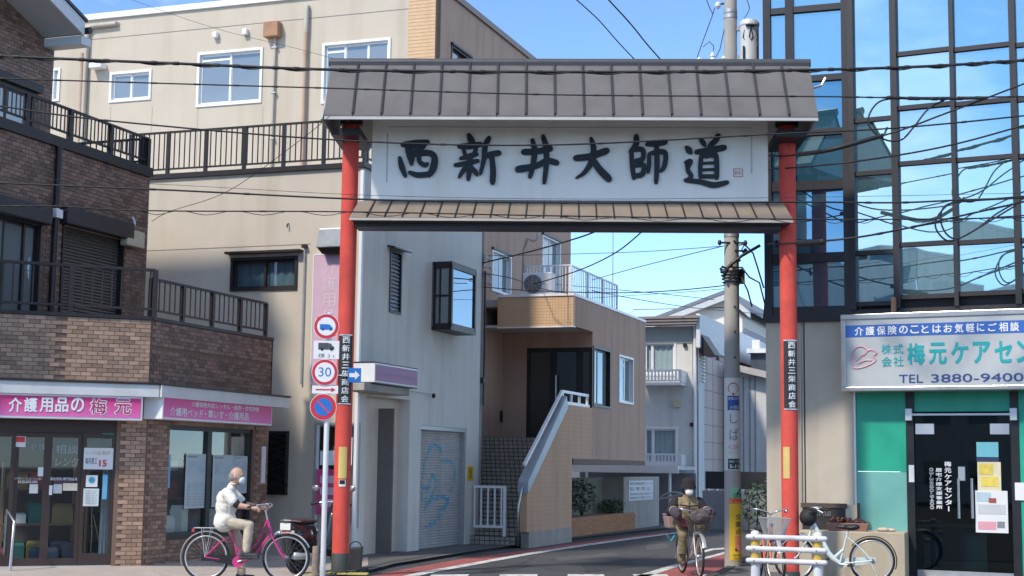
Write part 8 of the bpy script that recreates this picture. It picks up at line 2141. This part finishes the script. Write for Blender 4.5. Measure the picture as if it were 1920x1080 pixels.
kh = mat('khaki_trousers', (0.20, 0.165, 0.095), 0.9, var=.08, bump=.5, bscale=10)
q = MB(); q.cap((.28, -.09, .80), (.28, .09, .80), .13, .13); q.cap((.30, -.10, .79), (.58, -.13, .62), .095, .078); q.cap((.58, -.13, .62), (.50, -.14, .24), .074, .058); q.cap((.30, .10, .79), (.60, .12, .74), .095, .078); q.cap((.60, .12, .74), (.58, .12, .40), .072, .056)
crease(fuse(q, 'trousers', kh, wom, .012, 3), .010, 8.0)
q = MB(); q.ell((.48, 0, .83), (.17, .20, .05)); q.ell((.56, -.10, .79), (.09, .09, .06)); fuse(q, 'lap_blanket', mat('red_plaid', (0.24, 0.06, 0.07), 0.95, var=.3, scale=16), wom, .014, 2)
for (x, y, z) in ((.54, -.14, .19), (.62, .12, .34)):
    q = MB(); q.cap((x - .09, y, z + .005), (x + .10, y, z), .042, .036); q.cap((x - .08, y, z + .03), (x - .06, y, z + .08), .042, .038); fuse(q, 'shoe', mat('grey_brown_shoe', (0.09, 0.065, 0.055), 0.7), wom, .010, 2)
q = MB(); q.ell((1.04, 0, .90), (.15, .16, .11)); q.ell((1.0, .06, .98), (.09, .08, .06)); q.ell((1.08, -.06, .96), (.08, .08, .06))
lo_ = empty('shopping_bag', WOMP, 'dark shopping load filling the front basket of the woman', 'bag', ang=WOMH)
crease(fuse(q, 'bag_body', mat('dark_grey_bag', (0.09, 0.075, 0.075), 0.7, var=.25, scale=10), lo_, .012, 2), .012, 12.0)
# rear pannier and ribbon on her bicycle
pn = empty('bicycle_pannier', WOMP, 'pinkish pannier box on the rear rack behind the woman', 'box', ang=WOMH)
MB().hexa([(-.20, -.24, .70), (.10, -.24, .70), (.10, -.08, .70), (-.20, -.08, .70), (-.22, -.27, .90), (.12, -.27, .90), (.12, -.06, .90), (-.22, -.06, .90)]).build('box_body', mat('dusty_pink_box', (0.34, 0.24, 0.23), 0.7), pn, bevel=.02)
MB().box(-.225, .125, -.275, -.055, .902, .925).build('lid', mat('dusty_pink_lid', (0.30, 0.20, 0.20), 0.7), pn, bevel=.008)
rb2 = MB().hexa([(0, -.20, .50), (.04, -.20, .50), (.04, -.19, .50), (0, -.19, .50), (-.02, -.26, .60), (.05, -.26, .60), (.05, -.25, .60), (-.02, -.25, .60)]).hexa([(0, -.19, .50), (.04, -.19, .50), (.04, -.18, .50), (0, -.18, .50), (-.02, -.13, .60), (.05, -.13, .60), (.05, -.12, .60), (-.02, -.12, .60)]).build('ribbon', mat('teal_ribbon', (0.05, 0.42, 0.50), 0.6), None)
rb2.parent = pn

# ================================================================== scooter behind the sign post
sp_ = DY(555, 1045, 22.35)
hv_ = Vector((0.40, 0.80)).normalized()
sc_ = empty('motor_scooter', (sp_.x, 22.35, PZ), 'black motor scooter parked behind the sign post with its tail towards us', 'scooter', ang=math.atan2(hv_.y, hv_.x))
gloss = mat('gloss_black', (0.014, 0.014, 0.016), 0.22, var=.05, coat=.5)
for x in (0, 1.18):
    w_ = MB().tube([(x + .185 * math.cos(2 * math.pi * i / 30), 0, .235 + .185 * math.sin(2 * math.pi * i / 30)) for i in range(30)], .05, 10, closed=True).build('wheel', rubber, sc_, smooth=True)
    MB().tube([(x, -.045, .235), (x, .045, .235)], .125, 20).build('rim', mat('dark_rim', (0.06, 0.06, 0.065), 0.4, .6), w_); MB().tube([(x, -.055, .235), (x, .055, .235)], .035, 14).build('hub', steel, w_)
q = MB(); q.cap((-.16, 0, .66), (.30, 0, .60), .10, .15); q.ell((.10, 0, .56), (.30, .16, .15)); q.cap((.3, 0, .5), (.34, 0, .34), .14, .12); q.box(.3, .86, -.14, .14, .27, .36); q.cap((.88, 0, .34), (.98, 0, .80), .15, .12); q.cap((1.02, 0, .86), (1.02, 0, .95), .11, .08); q.cap((1.10, 0, .50), (1.22, 0, .46), .09, .06)
fuse(q, 'body_shell', gloss, sc_, .016, 3)
q = MB(); q.ell((.12, 0, .76), (.32, .125, .05)); q.ell((.32, 0, .755), (.14, .11, .045)); fuse(q, 'seat', mat('brown_black_seat', (0.045, 0.03, 0.026), 0.6, bump=.3), sc_, .014, 2)
MB().box(-.285, -.262, -.055, .055, .56, .63).build('tail_lamp', mat('red_lens', (0.35, 0.01, 0.015), 0.2, coat=.5), sc_, bevel=.008)
for s in (-1, 1): MB().box(-.27, -.24, s * .10 - .035, s * .10 + .035, .585, .635).build('indicator', mat('clear_lens', (0.55, 0.50, 0.42), 0.2, coat=.5), sc_, bevel=.008)
MB().box(-.30, -.286, -.09, .09, .64, .74).build('number_plate', mat('plate_white', (0.66, 0.68, 0.66), 0.5), sc_, bevel=.004)
MB().hexa([(-.24, -.08, .30), (-.20, -.08, .30), (-.20, .08, .30), (-.24, .08, .30), (-.28, -.08, .56), (-.20, -.08, .56), (-.20, .08, .56), (-.28, .08, .56)]).build('mud_flap', rubber, sc_)
q = MB(); q.tube([(1.0, 0, .92), (.98, 0, 1.0)], .03, 10); q.tube([(.90, -.32, 1.0), (.98, -.14, 1.03), (.98, .14, 1.03), (.90, .32, 1.0)], .013, 8); hbz = q.build('handlebar', steel, sc_)
for s in (-1, 1):
    MB().tube([(.93, s * .24, 1.015), (.885, s * .36, .99)], .02, 10).build('grip', rubber, hbz); MB().tube([(.97, s * .2, 1.03), (.96, s * .27, 1.14), (.95, s * .31, 1.20)], .006, 6).build('mirror_stalk', black, hbz)
    q = MB(); q.ell((.95, s * .33, 1.235), (.022, .07, .05), 14, 8); q.build('mirror', mat('mirror_shell', (0.30, 0.31, 0.32), 0.25, .6), hbz, smooth=True)
q = MB(); q.tube([(-.2, -.09, .27), (.15, -.16, .25), (.32, -.15, .24)], [.055, .05, .02], 12); q.build('silencer', galv, sc_, smooth=True)
q = MB()
for s in (-1, 1): q.tube([(-.05, s * .1, .76), (-.3, s * .09, .78), (-.34, 0, .785)], .009, 7)
q.build('rear_carrier', steel, sc_)
